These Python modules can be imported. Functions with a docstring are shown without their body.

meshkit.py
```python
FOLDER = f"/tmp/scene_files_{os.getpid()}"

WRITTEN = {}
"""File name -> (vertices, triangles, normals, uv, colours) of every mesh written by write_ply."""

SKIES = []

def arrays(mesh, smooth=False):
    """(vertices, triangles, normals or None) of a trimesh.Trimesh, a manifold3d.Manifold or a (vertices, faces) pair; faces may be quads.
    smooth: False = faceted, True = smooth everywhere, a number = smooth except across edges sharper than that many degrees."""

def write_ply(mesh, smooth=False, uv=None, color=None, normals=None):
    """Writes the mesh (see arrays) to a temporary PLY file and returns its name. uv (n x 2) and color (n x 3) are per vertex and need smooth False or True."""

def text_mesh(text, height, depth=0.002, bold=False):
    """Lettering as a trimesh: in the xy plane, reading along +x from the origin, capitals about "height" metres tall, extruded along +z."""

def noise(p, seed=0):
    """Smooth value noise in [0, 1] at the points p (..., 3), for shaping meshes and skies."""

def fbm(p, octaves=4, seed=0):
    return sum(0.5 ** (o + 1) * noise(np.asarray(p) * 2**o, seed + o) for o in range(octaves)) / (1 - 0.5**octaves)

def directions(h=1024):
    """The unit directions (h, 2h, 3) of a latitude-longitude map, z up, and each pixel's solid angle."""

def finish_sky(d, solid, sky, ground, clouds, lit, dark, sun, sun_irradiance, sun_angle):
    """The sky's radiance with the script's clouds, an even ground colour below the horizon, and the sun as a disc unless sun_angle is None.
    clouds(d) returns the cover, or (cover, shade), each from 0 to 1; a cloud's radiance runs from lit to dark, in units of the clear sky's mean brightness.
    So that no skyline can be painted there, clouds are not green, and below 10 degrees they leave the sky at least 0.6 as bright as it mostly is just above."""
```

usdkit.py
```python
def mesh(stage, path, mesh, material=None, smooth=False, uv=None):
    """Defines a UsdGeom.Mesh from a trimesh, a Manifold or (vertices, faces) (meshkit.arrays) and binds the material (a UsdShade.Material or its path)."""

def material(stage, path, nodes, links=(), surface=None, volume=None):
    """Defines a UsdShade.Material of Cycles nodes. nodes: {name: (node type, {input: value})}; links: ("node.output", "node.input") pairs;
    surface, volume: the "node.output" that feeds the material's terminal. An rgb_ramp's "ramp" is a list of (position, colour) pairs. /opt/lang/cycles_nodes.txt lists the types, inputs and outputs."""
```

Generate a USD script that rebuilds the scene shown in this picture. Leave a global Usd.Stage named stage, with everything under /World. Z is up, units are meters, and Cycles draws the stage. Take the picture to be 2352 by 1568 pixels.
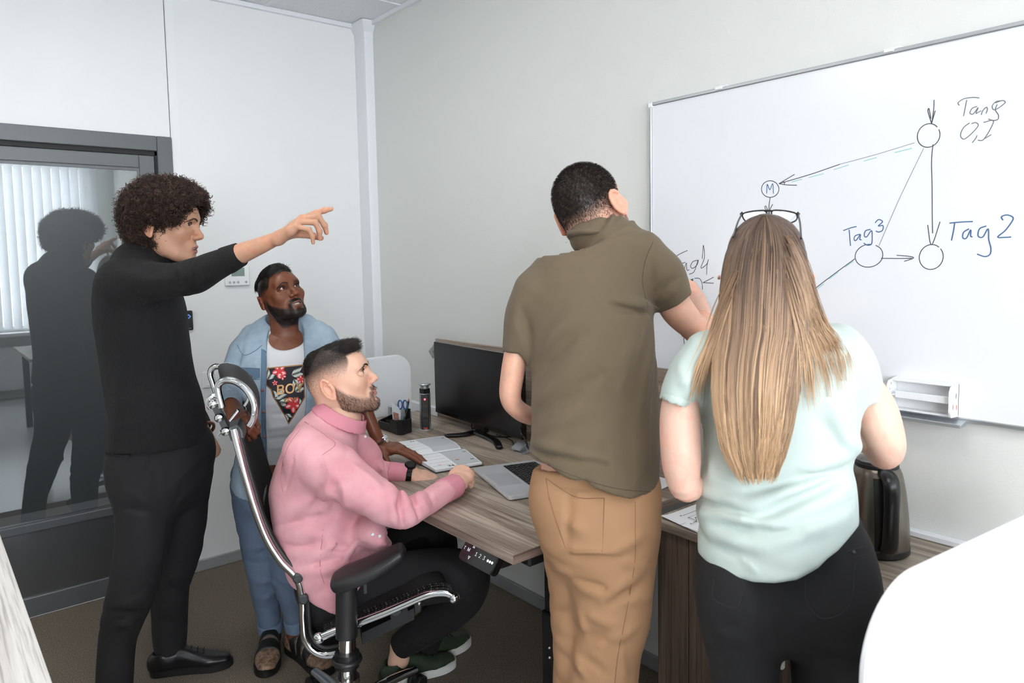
"""A meeting in a small office: five people around a desk and a whiteboard."""
import math, random
import numpy as np
import trimesh
import manifold3d
import shapely
from shapely.geometry import Polygon, LineString, Point, box as sbox
from shapely import affinity
from scipy.spatial import cKDTree
import usdkit, meshkit
from pxr import Usd, UsdGeom, UsdLux, UsdShade, Gf, Sdf, Vt

stage = Usd.Stage.CreateInMemory()
UsdGeom.Xform.Define(stage, '/World')
UsdGeom.Scope.Define(stage, '/World/Looks')
T = Sdf.ValueTypeNames
rng = np.random.default_rng(7)
random.seed(7)

# ------------------------------------------------------------------ camera
FPX, CXP, CYP = 1665.3, 1176.0, 713.8            # focal length and principal point, in pixels of a 2352 x 1568 picture
YAW, PITCH, ROLL = np.radians([50.28, -4.28, -1.068])
EYE = np.array([0.0, 0.0, 1.52])
def cam_axes():
    cy, sy, cp, sp, cr, sr = math.cos(YAW), math.sin(YAW), math.cos(PITCH), math.sin(PITCH), math.cos(ROLL), math.sin(ROLL)
    fwd = np.array([cp * cy, cp * sy, sp]); right = np.array([sy, -cy, 0.0]); up = np.cross(right, fwd)
    return np.array([cr * right + sr * up, -sr * right + cr * up, fwd])
CAM = cam_axes()
cam = UsdGeom.Camera.Define(stage, '/World/camera')
m4 = np.eye(4); m4[0, :3] = CAM[0]; m4[1, :3] = CAM[1]; m4[2, :3] = -CAM[2]; m4[3, :3] = EYE
cam.AddTransformOp().Set(Gf.Matrix4d(*m4.ravel().tolist()))
cam.CreateHorizontalApertureAttr(36.0)
cam.CreateVerticalApertureAttr(24.0)
cam.CreateFocalLengthAttr(36.0 * FPX / 2352)
cam.CreateVerticalApertureOffsetAttr(-(784 - CYP) / 2352 * 36.0)
cam.CreateFStopAttr(5.0)
cam.CreateFocusDistanceAttr(2.3)
cam.CreateExposureAttr(0.20)

# ------------------------------------------------------------------ daylight through the window behind the camera
WIN_Y, WIN_X0, WIN_X1, WIN_Z0, WIN_Z1 = -2.7, -2.6, 1.80, 0.76, 2.72
dome = UsdLux.DomeLight.Define(stage, '/World/daylight')
dome.CreateIntensityAttr(1.0)
dome.CreateColorAttr(Gf.Vec3f(0.93, 0.97, 1.0))
win = UsdLux.RectLight.Define(stage, '/World/window_daylight')
win.CreateWidthAttr(WIN_X1 - WIN_X0); win.CreateHeightAttr(WIN_Z1 - WIN_Z0)
win.CreateIntensityAttr(10.0); win.CreateColorAttr(Gf.Vec3f(0.95, 0.98, 1.0))
win.AddTranslateOp().Set(Gf.Vec3d((WIN_X0 + WIN_X1) / 2, WIN_Y - 0.10, (WIN_Z0 + WIN_Z1) / 2))
win.AddRotateXOp().Set(90.0)                     # shines along +y into the room
# added fill lamps, no known source, are built with the ceiling

# ------------------------------------------------------------------ helpers: places
def ray(px, py):
    return CAM.T @ np.array([(px - CXP) / FPX, -(py - CYP) / FPX, 1.0])
def at(px, py, d):            # the point seen at a pixel, d metres deep
    return EYE + ray(px, py) * d
def on(px, py, axis, v):      # the point seen at a pixel, on the plane axis = v
    r = ray(px, py); return EYE + r * (v - EYE[axis]) / r[axis]
def depth(p):
    return float((CAM @ (np.asarray(p, float) - EYE))[2])
def unit(v):
    v = np.asarray(v, float); return v / max(np.linalg.norm(v), 1e-12)

# ------------------------------------------------------------------ helpers: prims
used = {}
def numbered(parent, name):
    k = (parent, name); n = used.get(k, 0); used[k] = n + 1
    return name if n == 0 else f'{name}_{n:03d}'
def tag(p, label=None, cat=None, group=None, kind=None):
    p = p.GetPrim() if hasattr(p, 'GetPrim') else p
    for k, v in (('label', label), ('category', cat), ('group', group), ('kind', kind)):
        if v: p.SetCustomDataByKey(k, v)
    return p
def thing(name, label, cat, loc=(0, 0, 0), rotz=0, group=None, kind=None):
    path = '/World/' + numbered('/World', name)
    x = UsdGeom.Xform.Define(stage, path)
    x.AddTranslateOp().Set(Gf.Vec3d(*map(float, loc)))
    if rotz: x.AddRotateZOp().Set(float(rotz))
    return tag(x, label, cat, group, kind)
ORIGIN = {}
def obj(name, mesh, m, parent=None, label=None, smooth=30, col=None, kind=None, world=True):
    """One Mesh. World coordinates are brought into the frame of the parent's top-level thing."""
    pp = str(parent.GetPath()) if parent is not None else '/World'
    path = pp + '/' + numbered(pp, name)
    v, f, n = meshkit.arrays(mesh, True if col is not None else smooth)
    if world and parent is not None:
        top = stage.GetPrimAtPath('/'.join(pp.split('/')[:3]))
        mat = np.array(UsdGeom.Xformable(top).GetLocalTransformation())
        inv = np.linalg.inv(mat)
        v = v @ inv[:3, :3] + inv[3, :3]
        if n is not None: n = n @ inv[:3, :3]
    p = UsdGeom.Mesh.Define(stage, path)
    p.CreatePointsAttr(Vt.Vec3fArray.FromNumpy(v.astype(np.float32)))
    p.CreateFaceVertexCountsAttr(Vt.IntArray.FromNumpy(np.full(len(f), 3, np.int32)))
    p.CreateFaceVertexIndicesAttr(Vt.IntArray.FromNumpy(f.astype(np.int32).ravel()))
    p.CreateSubdivisionSchemeAttr('none')
    if n is not None:
        p.CreateNormalsAttr(Vt.Vec3fArray.FromNumpy(n.astype(np.float32))); p.SetNormalsInterpolation('vertex')
    if col is not None:
        UsdGeom.PrimvarsAPI(p).CreatePrimvar('tint', T.Color3fArray, 'vertex').Set(Vt.Vec3fArray.FromNumpy(np.asarray(col, np.float32)))
    UsdShade.MaterialBindingAPI.Apply(p.GetPrim()).Bind(m)
    return tag(p, label, kind=kind)
def curves(name, strands, widths, m, parent, col=None, label=None, kind='stuff'):
    """Hair: strands is (n, k, 3) in world coordinates; widths a number, or (k,)."""
    pp = str(parent.GetPath()); path = pp + '/' + numbered(pp, name)
    s = np.asarray(strands, float); n, k = s.shape[:2]
    top = stage.GetPrimAtPath('/'.join(pp.split('/')[:3]))
    inv = np.linalg.inv(np.array(UsdGeom.Xformable(top).GetLocalTransformation()))
    v = s.reshape(-1, 3) @ inv[:3, :3] + inv[3, :3]
    c = UsdGeom.BasisCurves.Define(stage, path)
    c.CreateTypeAttr('linear')
    c.CreatePointsAttr(Vt.Vec3fArray.FromNumpy(v.astype(np.float32)))
    c.CreateCurveVertexCountsAttr(Vt.IntArray.FromNumpy(np.full(n, k, np.int32)))
    w = np.broadcast_to(np.asarray(widths, float), (n, k)).ravel()
    c.CreateWidthsAttr(Vt.FloatArray.FromNumpy(w.astype(np.float32))); c.SetWidthsInterpolation('vertex')
    if col is not None:
        UsdGeom.PrimvarsAPI(c).CreatePrimvar('tint', T.Color3fArray, 'vertex').Set(Vt.Vec3fArray.FromNumpy(np.asarray(col, np.float32).reshape(-1, 3)))
    UsdShade.MaterialBindingAPI.Apply(c.GetPrim()).Bind(m)
    return tag(c, label, kind=kind)
def copy_of(src, loc, rotz, label):
    name = src.GetName()
    x = UsdGeom.Xform.Define(stage, '/World/' + numbered('/World', name)).GetPrim()
    return x

# ------------------------------------------------------------------ helpers: materials
def lin(c):
    """sRGB bytes to the linear values that the shader takes."""
    c = np.asarray(c, float) / 255.0
    return tuple(np.where(c <= 0.04045, c / 12.92, ((c + 0.055) / 1.055) ** 2.4))
LOOKS = {}
def mat(name, color=None, rough=0.5, metal=0.0, bump=None, vary=None, tint=False, **extra):
    """A principled material. color in sRGB bytes; bump = (scale, strength, distance[, stretch]); vary = (scale, other colour[, stretch]); tint: colour from the mesh."""
    if name in LOOKS: return LOOKS[name]
    nodes = {'p': ('principled_bsdf', dict(roughness=rough, metallic=metal, **extra))}
    links = []
    if color is not None: nodes['p'][1]['base_color'] = lin(color)
    if bump or vary: nodes['tc'] = ('texture_coordinate', {})
    if tint:
        nodes['a'] = ('attribute', {'attribute': 'tint'}); links.append(('a.color', 'p.base_color'))
    if vary:
        sc = vary[2] if len(vary) > 2 else (1, 1, 1)
        nodes['vm'] = ('mapping', {'scale': sc}); nodes['vn'] = ('noise_texture', {'scale': vary[0], 'detail': 5.0, 'roughness': 0.6})
        links += [('tc.object', 'vm.vector'), ('vm.vector', 'vn.vector')]
        if tint:
            nodes['vx'] = ('mix_color', {'blend_type': 'multiply', 'fac': 1.0})
            nodes['vr'] = ('rgb_ramp', {'ramp': [(0.3, tuple(vary[1])), (0.7, (1, 1, 1))]})
            links = [l for l in links if l[1] != 'p.base_color'] + [('vn.fac', 'vr.fac'), ('a.color', 'vx.a'), ('vr.color', 'vx.b'), ('vx.result', 'p.base_color')]
        else:
            nodes['vr'] = ('rgb_ramp', {'ramp': [(0.32, lin(color)), (0.68, lin(vary[1]))]})
            links += [('vn.fac', 'vr.fac'), ('vr.color', 'p.base_color')]
    if bump:
        sc = bump[3] if len(bump) > 3 else (1, 1, 1)
        nodes['bm'] = ('mapping', {'scale': sc}); nodes['bn'] = ('noise_texture', {'scale': bump[0], 'detail': 4.0})
        nodes['b'] = ('bump', {'strength': bump[1], 'distance': bump[2]})
        links += [('tc.object', 'bm.vector'), ('bm.vector', 'bn.vector'), ('bn.fac', 'b.height'), ('b.normal', 'p.normal')]
    LOOKS[name] = usdkit.material(stage, '/World/Looks/' + name, nodes, links, surface='p.BSDF')
    return LOOKS[name]
def wood(name, along, c0, c1, c2, rough=0.45):
    """Ash-brown laminate with long streaks along one axis (0, 1 or 2)."""
    if name in LOOKS: return LOOKS[name]
    s1 = [9.0, 9.0, 9.0]; s1[along] = 0.55
    s2 = [60.0, 60.0, 60.0]; s2[along] = 1.2
    nodes = {'g': ('geometry', {}), 'm1': ('mapping', {'scale': s1}), 'm2': ('mapping', {'scale': s2}),
             'n1': ('noise_texture', {'scale': 1.6, 'detail': 6.0, 'roughness': 0.62, 'distortion': 0.5}),
             'n2': ('noise_texture', {'scale': 3.0, 'detail': 3.0, 'roughness': 0.6}),
             'r1': ('rgb_ramp', {'ramp': [(0.33, lin(c0)), (0.47, lin(c1)), (0.62, lin(c2)), (0.75, lin(c1))]}),
             'r2': ('rgb_ramp', {'ramp': [(0.34, (0.62, 0.6, 0.58)), (0.5, (1, 1, 1)), (0.7, (1.1, 1.1, 1.1))]}),
             'x': ('mix_color', {'blend_type': 'multiply', 'fac': 1.0, 'use_clamp': False}),
             'b': ('bump', {'strength': 0.12, 'distance': 0.001}),
             'p': ('principled_bsdf', {'roughness': rough, 'specular_ior_level': 0.4})}
    links = [('g.position', 'm1.vector'), ('g.position', 'm2.vector'), ('m1.vector', 'n1.vector'), ('m2.vector', 'n2.vector'), ('n1.fac', 'r1.fac'), ('n2.fac', 'r2.fac'),
             ('r1.color', 'x.a'), ('r2.color', 'x.b'), ('x.result', 'p.base_color'), ('n2.fac', 'b.height'), ('b.normal', 'p.normal')]
    LOOKS[name] = usdkit.material(stage, '/World/Looks/' + name, nodes, links, surface='p.BSDF')
    return LOOKS[name]

# ------------------------------------------------------------------ helpers: shapes
def hull(points):
    return trimesh.convex.convex_hull(np.asarray(points, float))
def bx(x0, x1, y0, y1, z0, z1, c=0.0):
    """A box between two corners, its edges chamfered by c."""
    x0, x1 = min(x0, x1), max(x0, x1); y0, y1 = min(y0, y1), max(y0, y1); z0, z1 = min(z0, z1), max(z0, z1)
    if c <= 0:
        m = trimesh.creation.box((x1 - x0, y1 - y0, z1 - z0)); m.apply_translation(((x0 + x1) / 2, (y0 + y1) / 2, (z0 + z1) / 2)); return m
    c = min(c, (x1 - x0) * .49, (y1 - y0) * .49, (z1 - z0) * .49)
    pts = []
    for sx in (0, 1):
        for sy in (0, 1):
            for sz in (0, 1):
                X, Y, Z = (x0, x1)[sx], (y0, y1)[sy], (z0, z1)[sz]
                dx, dy, dz = (c, -c)[sx], (c, -c)[sy], (c, -c)[sz]
                pts += [(X, Y + dy, Z + dz), (X + dx, Y, Z + dz), (X + dx, Y + dy, Z)]
    return hull(pts)
def join(*ms):
    out = []
    for m in ms: out += list(m) if isinstance(m, (list, tuple)) else [m]
    return trimesh.util.concatenate(out)
def extrude(poly, h):
    """Polygon(s) in the xy plane raised to z = h."""
    ps = getattr(poly, 'geoms', [poly])
    return trimesh.util.concatenate([trimesh.creation.extrude_polygon(p, h, engine='earcut') for p in ps if p.area > 0])
def rrect(w, h, r, n=8):
    return sbox(-w / 2 + r, -h / 2 + r, w / 2 - r, h / 2 - r).buffer(r, quad_segs=n)
def slab(poly, t, c=0.0, n=1):
    """Extruded polygon of thickness t (z from 0 to t), its rims rounded by c."""
    if c <= 0: return extrude(poly, t)
    cs = manifold3d.CrossSection([np.asarray(poly.exterior.coords)[:-1]] + [np.asarray(i.coords)[:-1] for i in poly.interiors], manifold3d.FillRule.EvenOdd)
    parts = []
    for k in range(n):
        a0 = math.pi / 2 * k / n; a1 = math.pi / 2 * (k + 1) / n
        parts.append((c * (1 - math.sin(a1)), c * (1 - math.cos(a0)) if False else c * (1 - math.cos(a1))))
    m = manifold3d.Manifold.extrude(cs, t - 2 * c).translate((0, 0, c))
    for inset, d in parts: pass
    for k in range(1, n + 1):
        a = math.pi / 2 * k / n
        ins, up = c * (1 - math.cos(a)), c * math.sin(a)
        lay = manifold3d.Manifold.extrude(cs.offset(-ins, manifold3d.JoinType.Round), t - 2 * c + 2 * up).translate((0, 0, c - up))
        m = m + lay
    g = m.to_mesh(); return trimesh.Trimesh(g.vert_properties[:, :3], g.tri_verts, process=False)
def tm(m):
    g = m.to_mesh(); return trimesh.Trimesh(g.vert_properties[:, :3], g.tri_verts, process=False)
def mf(m):
    return manifold3d.Manifold(manifold3d.Mesh(np.asarray(m.vertices, np.float32), np.asarray(m.faces, np.uint32)))
def place(mesh, o, ex, ey, ez=None):
    """Maps the mesh's x, y, z onto the directions ex, ey, ez at the point o."""
    ex, ey = unit(ex), np.asarray(ey, float)
    if ez is None: ez = np.cross(ex, ey)
    ez = unit(ez); ey = unit(np.cross(ez, ex)) if True else ey
    R = np.stack([ex, ey, ez], 1)
    m = mesh.copy(); m.vertices = np.asarray(m.vertices) @ R.T + np.asarray(o, float)
    return m
def moved(mesh, d):
    m = mesh.copy(); m.apply_translation(d); return m
def smooth_path(pts, n=8, closed=False):
    """Catmull-Rom through points (any number of columns)."""
    P = np.asarray(pts, float)
    P = np.vstack([P[-1], P, P[:2]]) if closed else np.vstack([2 * P[0] - P[1], P, 2 * P[-1] - P[-2]])
    out = []
    for i in range(1, len(P) - 2):
        t = np.linspace(0, 1, n, endpoint=False)[:, None]
        a, b, c, d = P[i - 1], P[i], P[i + 1], P[i + 2]
        out.append(0.5 * (2 * b + (c - a) * t + (2 * a - 5 * b + 4 * c - d) * t ** 2 + (3 * b - a - 3 * c + d) * t ** 3))
    out = np.vstack(out)
    return out if closed else np.vstack([out, P[-2]])
def frames(P, closed=False):
    t = np.gradient(P, axis=0) if not closed else np.roll(P, -1, 0) - np.roll(P, 1, 0)
    t /= np.linalg.norm(t, axis=1, keepdims=True) + 1e-12
    n = np.cross(t[0], [0, 0, 1.0] if abs(t[0][2]) < 0.9 else [1.0, 0, 0]); n = unit(n)
    N = [n]
    for k in range(1, len(P)):
        n = n - t[k] * np.dot(n, t[k]); n = unit(n); N.append(n)
    N = np.array(N); return t, N, np.cross(t, N)
def tube(path, r, sides=10, closed=False, cap=True, flat=1.0, normal=None):
    """A round (or flattened) tube along a path; r a number or one per point."""
    P = np.asarray(path, float); t, N, B = frames(P, closed)
    if normal is not None:
        N = np.cross(np.broadcast_to(normal, P.shape), t); N /= np.linalg.norm(N, axis=1, keepdims=True); B = np.cross(t, N)
    r = np.broadcast_to(np.asarray(r, float), (len(P),))
    a = np.linspace(0, 2 * math.pi, sides, endpoint=False)
    V = P[:, None] + r[:, None, None] * (np.cos(a)[None, :, None] * N[:, None] + flat * np.sin(a)[None, :, None] * B[:, None])
    n = len(P); V = V.reshape(-1, 3); F = []
    i = np.arange(n if closed else n - 1)[:, None]; j = np.arange(sides)[None]
    a0 = (i * sides + j); a1 = (i * sides + (j + 1) % sides); i2 = (i + 1) % n
    b0 = (i2 * sides + j); b1 = (i2 * sides + (j + 1) % sides)
    F = np.concatenate([np.stack([a0, a1, b1], -1).reshape(-1, 3), np.stack([a0, b1, b0], -1).reshape(-1, 3)])
    if cap and not closed:
        V = np.vstack([V, P[0], P[-1]])
        c0 = np.stack([np.full(sides, n * sides), (np.arange(sides) + 1) % sides, np.arange(sides)], 1)
        o = (n - 1) * sides
        c1 = np.stack([np.full(sides, n * sides + 1), o + np.arange(sides), o + (np.arange(sides) + 1) % sides], 1)
        F = np.vstack([F, c0, c1])
    m = trimesh.Trimesh(V, F, process=False)
    return m
def lathe(profile, n=32):
    """(r, z) pairs from bottom to top turned about z."""
    m = trimesh.creation.revolve(np.asarray(profile, float), sections=n); return m
def ball(c, r, n=2, s=(1, 1, 1)):
    m = trimesh.creation.icosphere(n, r); m.apply_scale(s); m.apply_translation(c); return m
def rod(a, b, r, n=12, r2=None):
    a, b = np.asarray(a, float), np.asarray(b, float)
    return tube([a, b], [r, r if r2 is None else r2], n)
def text(s, h, d=0.001, bold=False, centre=True):
    m = meshkit.text_mesh(s, h, d, bold)
    if centre: m.apply_translation((-(m.bounds[0][0] + m.bounds[1][0]) / 2, -h / 2, 0))
    return m
# ================================================================== the room
WA, WB, WL, WN, HC = 3.68, 2.02, -3.0, WIN_Y, 2.80        # far wall y, right wall x, left wall x, near wall y, ceiling z
m_wall_a = mat('white_wall_panel', (234, 235, 235), 0.55, bump=(900, 0.05, 0.001))
m_wall_b = mat('painted_wall', (222, 223, 220), 0.7, bump=(260, 0.35, 0.002))
m_white = mat('white_plastic', (236, 238, 240), 0.35)
m_trim = mat('white_trim', (232, 234, 238), 0.4)
m_base = mat('grey_baseboard', (150, 151, 152), 0.5)
m_frame = mat('grey_door_metal', (92, 95, 98), 0.32, specular_ior_level=0.6)
m_gasket = mat('black_rubber', (14, 14, 15), 0.6)
m_kick = mat('dark_glossy_metal', (126, 129, 133), 0.27, metal=0.85)
m_alu = mat('aluminium', (190, 194, 198), 0.35, metal=0.85)
m_chrome = mat('chrome', (215, 216, 218), 0.07, metal=1.0)
m_black = mat('black_plastic', (20, 20, 21), 0.42)
m_black_soft = mat('soft_black_plastic', (24, 24, 25), 0.5, bump=(700, 0.1, 0.0005))
m_dark = mat('dark_grey_plastic', (52, 54, 56), 0.45)

def speckle_floor():
    nodes = {'g': ('geometry', {}), 'n1': ('noise_texture', {'scale': 330.0, 'detail': 2.0}), 'n2': ('noise_texture', {'scale': 260.0, 'detail': 2.0}), 'n3': ('noise_texture', {'scale': 2.2, 'detail': 3.0}),
             'm2': ('mapping', {'location': (3.1, 7.7, 1.0)}),
             'r1': ('rgb_ramp', {'ramp': [(0.36, lin((80, 74, 67))), (0.47, lin((124, 118, 109))), (0.55, lin((132, 112, 97))), (0.66, lin((160, 156, 146)))]}),
             'r2': ('rgb_ramp', {'ramp': [(0.4, (0.75, 0.86, 0.8)), (0.6, (1.12, 1.02, 0.98))]}),
             'x': ('mix_color', {'blend_type': 'multiply', 'fac': 1.0, 'use_clamp': False}),
             'b': ('bump', {'strength': 0.7, 'distance': 0.003}), 'p': ('principled_bsdf', {'roughness': 0.95, 'specular_ior_level': 0.15})}
    links = [('g.position', 'n1.vector'), ('g.position', 'm2.vector'), ('m2.vector', 'n2.vector'), ('n1.fac', 'r1.fac'), ('n2.fac', 'r2.fac'), ('r1.color', 'x.a'), ('r2.color', 'x.b'),
             ('x.result', 'p.base_color'), ('n1.fac', 'b.height'), ('b.normal', 'p.normal')]
    return usdkit.material(stage, '/World/Looks/carpet', nodes, links, surface='p.BSDF')
m_floor = speckle_floor()

tag(obj('floor', bx(WL, WB, WN, WA, -0.05, 0), m_floor), 'dark brown speckled office carpet', kind='structure')

# far wall of white panels with the door opening (door outer frame x -0.10 .. 0.99, z 0 .. 2.107)
wf = thing('wall_far', 'white panelled far wall with a vertical joint beside the grey door', None, (0, WA, 0), kind='structure')
obj('panel', bx(-0.10, 0.988, WA, WA + 0.10, 2.107, HC), m_wall_a, wf)
obj('panel', bx(0.992, WB + 0.1, WA, WA + 0.10, 0, HC), m_wall_a, wf)
obj('panel', bx(WL - 0.1, -0.10, WA, WA + 0.10, 0, HC), m_wall_a, wf)
obj('joint_strip', bx(0.995, 1.03, WA - 0.002, WA + 0.01, 0.055, HC), m_white, wf)
tag(obj('wall_right', bx(WB, WB + 0.1, WN - 0.1, WA + 0.1, 0, HC), m_wall_b), 'light grey painted wall that carries the whiteboard', kind='structure')
tag(obj('wall_left', bx(WL - 0.1, WL, WN - 0.1, WA + 0.1, 0, HC), m_wall_b), 'plain wall behind the left foreground desk', kind='structure')
tag(obj('wall_near', join(bx(WL - 0.1, WIN_X0, WN - 0.1, WN, 0, HC), bx(WIN_X1, WB, WN - 0.1, WN, 0, HC), bx(WIN_X0, WIN_X1, WN - 0.1, WN, 0, WIN_Z0), bx(WIN_X0, WIN_X1, WN - 0.1, WN, WIN_Z1, HC)), m_wall_b),
    'window wall behind the camera', kind='structure')

# ceiling: a grid of mineral tiles
m_tile = mat('mineral_tile', (240, 242, 243), 0.9, bump=(150, 0.5, 0.002), vary=(95, (228, 231, 233)))
ce = thing('ceiling', 'suspended ceiling of pale mineral tiles in a white grid', None, (0, 0, HC), kind='structure')
obj('deck', bx(WL - 0.1, WB + 0.1, WN - 0.1, WA + 0.1, HC + 0.03, HC + 0.08), m_tile, ce)
gx = [1.466 + 0.6 * k for k in range(-9, 2)]; gy = [3.255 - 0.6 * k for k in range(-1, 11)]
for x in gx:
    if WL < x < WB: obj('grid_bar', bx(x - 0.012, x + 0.012, WN, WA, HC - 0.004, HC + 0.02), m_trim, ce)
for y in gy:
    if WN < y < WA: obj('grid_bar', bx(WL, WB, y - 0.012, y + 0.012, HC - 0.0035, HC + 0.02), m_trim, ce)
FILL_LAMPS = []  # unseen panel lamps, added to fill the far part of the room
for i, x in enumerate(gx):
    for j, y in enumerate(gy):
        x0, x1, y0, y1 = max(x, WL), min(x + 0.6, WB), max(y - 0.6, WN), min(y, WA)
        if x1 - x0 < 0.05 or y1 - y0 < 0.05: continue
        if (i, j) in ((4, 2), (7, 2), (4, 5), (7, 5)): FILL_LAMPS.append((x0, x1, y0, y1)); continue
        obj('ceiling_tile', bx(x0 + 0.010, x1 - 0.010, y0 + 0.010, y1 - 0.010, HC + 0.002, HC + 0.02, 0.003), m_tile, ce)
for nm, q in (('trim', bx(WL, WB, WA - 0.022, WA, HC - 0.022, HC)), ('trim', bx(WB - 0.022, WB, WN, WA, HC - 0.022, HC))):
    obj('edge_trim', q, m_trim, ce)
m_fill_lamp = usdkit.material(stage, '/World/Looks/added_lamp_panel', {'e': ('emission', {'color': (1.0, 0.98, 0.95), 'strength': 10.0})}, [], surface='e.emission')
for n, (x0, x1, y0, y1) in enumerate(FILL_LAMPS):
    t = thing('added_ceiling_light', 'unseen square lamp panel added in the tile grid to fill the room with light', 'added fill light', ((x0 + x1) / 2, (y0 + y1) / 2, HC), group='added fill lamp panels in the ceiling')
    obj('frame', join(bx(x0 + .012, x1 - .012, y0 + .012, y0 + .03, HC - .006, HC + .02), bx(x0 + .012, x1 - .012, y1 - .03, y1 - .012, HC - .006, HC + .02), bx(x0 + .012, x0 + .03, y0 + .03, y1 - .03, HC - .006, HC + .02), bx(x1 - .03, x1 - .012, y0 + .03, y1 - .03, HC - .006, HC + .02)), m_trim, t)
    obj('diffuser', bx(x0 + .03, x1 - .03, y0 + .03, y1 - .03, HC - .003, HC + .01), m_fill_lamp, t)

# corner duct, baseboards
duct = thing('trim_1', 'white cable duct in the room corner from floor to ceiling', None, (WB, WA, 0), kind='structure')
dp = Polygon([(1.967, WA), (1.967, 3.585), (1.971, 3.574), (1.982, 3.570), (WB, 3.570), (WB, WA)])
obj('duct', extrude(dp, HC - 0.07), m_trim, duct, smooth=50)
cap = [np.array([(x + (x - WB) * s, y + (y - WA) * s * .6, z) for x, y in list(dp.exterior.coords)[:-1]]) for s, z in ((0.03, HC - 0.085), (0.05, HC - 0.055), (0.5, HC - 0.012), (0.5, HC - 0.001))]
obj('top_cap', hull(np.vstack(cap)[:]) if False else join(*[hull(np.vstack([cap[k], cap[k + 1]])) for k in range(3)]), m_trim, duct)
tag(obj('baseboard_far', bx(1.0, 1.967, WA - 0.014, WA, 0, 0.056, 0.003), m_base), 'grey baseboard on the far wall', kind='structure')
tag(obj('baseboard_right', bx(WB - 0.014, WB, WN, 3.57, 0, 0.056, 0.003), m_base), 'grey baseboard on the right wall', kind='structure')
tag(obj('trim_2', bx(WB - 0.026, WB, 1.4, 3.57, 0.715, 0.772, 0.004), m_trim), 'white cable channel along the right wall behind the desk', kind='structure')

# ---- glazed door
door = thing('door_1', 'grey metal framed glass door with a dark lower panel', 'door', (0.45, WA, 0), kind='structure')
XR, XL, ZT = 0.99, -0.10, 2.107
obj('door_frame', join(bx(XR - 0.066, XR, WA - 0.018, WA + 0.10, 0, ZT, 0.003), bx(XL, XL + 0.066, WA - 0.018, WA + 0.10, 0, ZT, 0.003), bx(XL + 0.066, XR - 0.066, WA - 0.0175, WA + 0.10, 2.038, ZT - .0002, 0.003)), m_frame, door)
obj('gasket', join(bx(XR - 0.076, XR - 0.066, WA - 0.006, WA + 0.05, 0.01, 2.037), bx(XL + 0.066, XL + 0.076, WA - 0.006, WA + 0.05, 0.01, 2.037), bx(XL + .066, XR - .066, WA - 0.006, WA + 0.05, 2.018, 2.038)), m_gasket, door)
lx0, lx1, lz0, lz1 = XL + 0.078, XR - 0.078, 0.004, 2.016
st = 0.066
leaf = obj('leaf_frame', join(bx(lx1 - st, lx1, WA - 0.008, WA + 0.05, lz0, lz1, 0.003), bx(lx0, lx0 + st, WA - 0.008, WA + 0.05, lz0, lz1, 0.003), bx(lx0 + st, lx1 - st, WA - 0.0078, WA + 0.05, 1.957, lz1, 0.003),
       bx(lx0 + st, lx1 - st, WA - 0.0078, WA + 0.05, 0.375, 0.412, 0.003), bx(lx0 + st, lx1 - st, WA - 0.0078, WA + 0.05, lz0, 0.090, 0.003)), m_frame, door)
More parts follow.
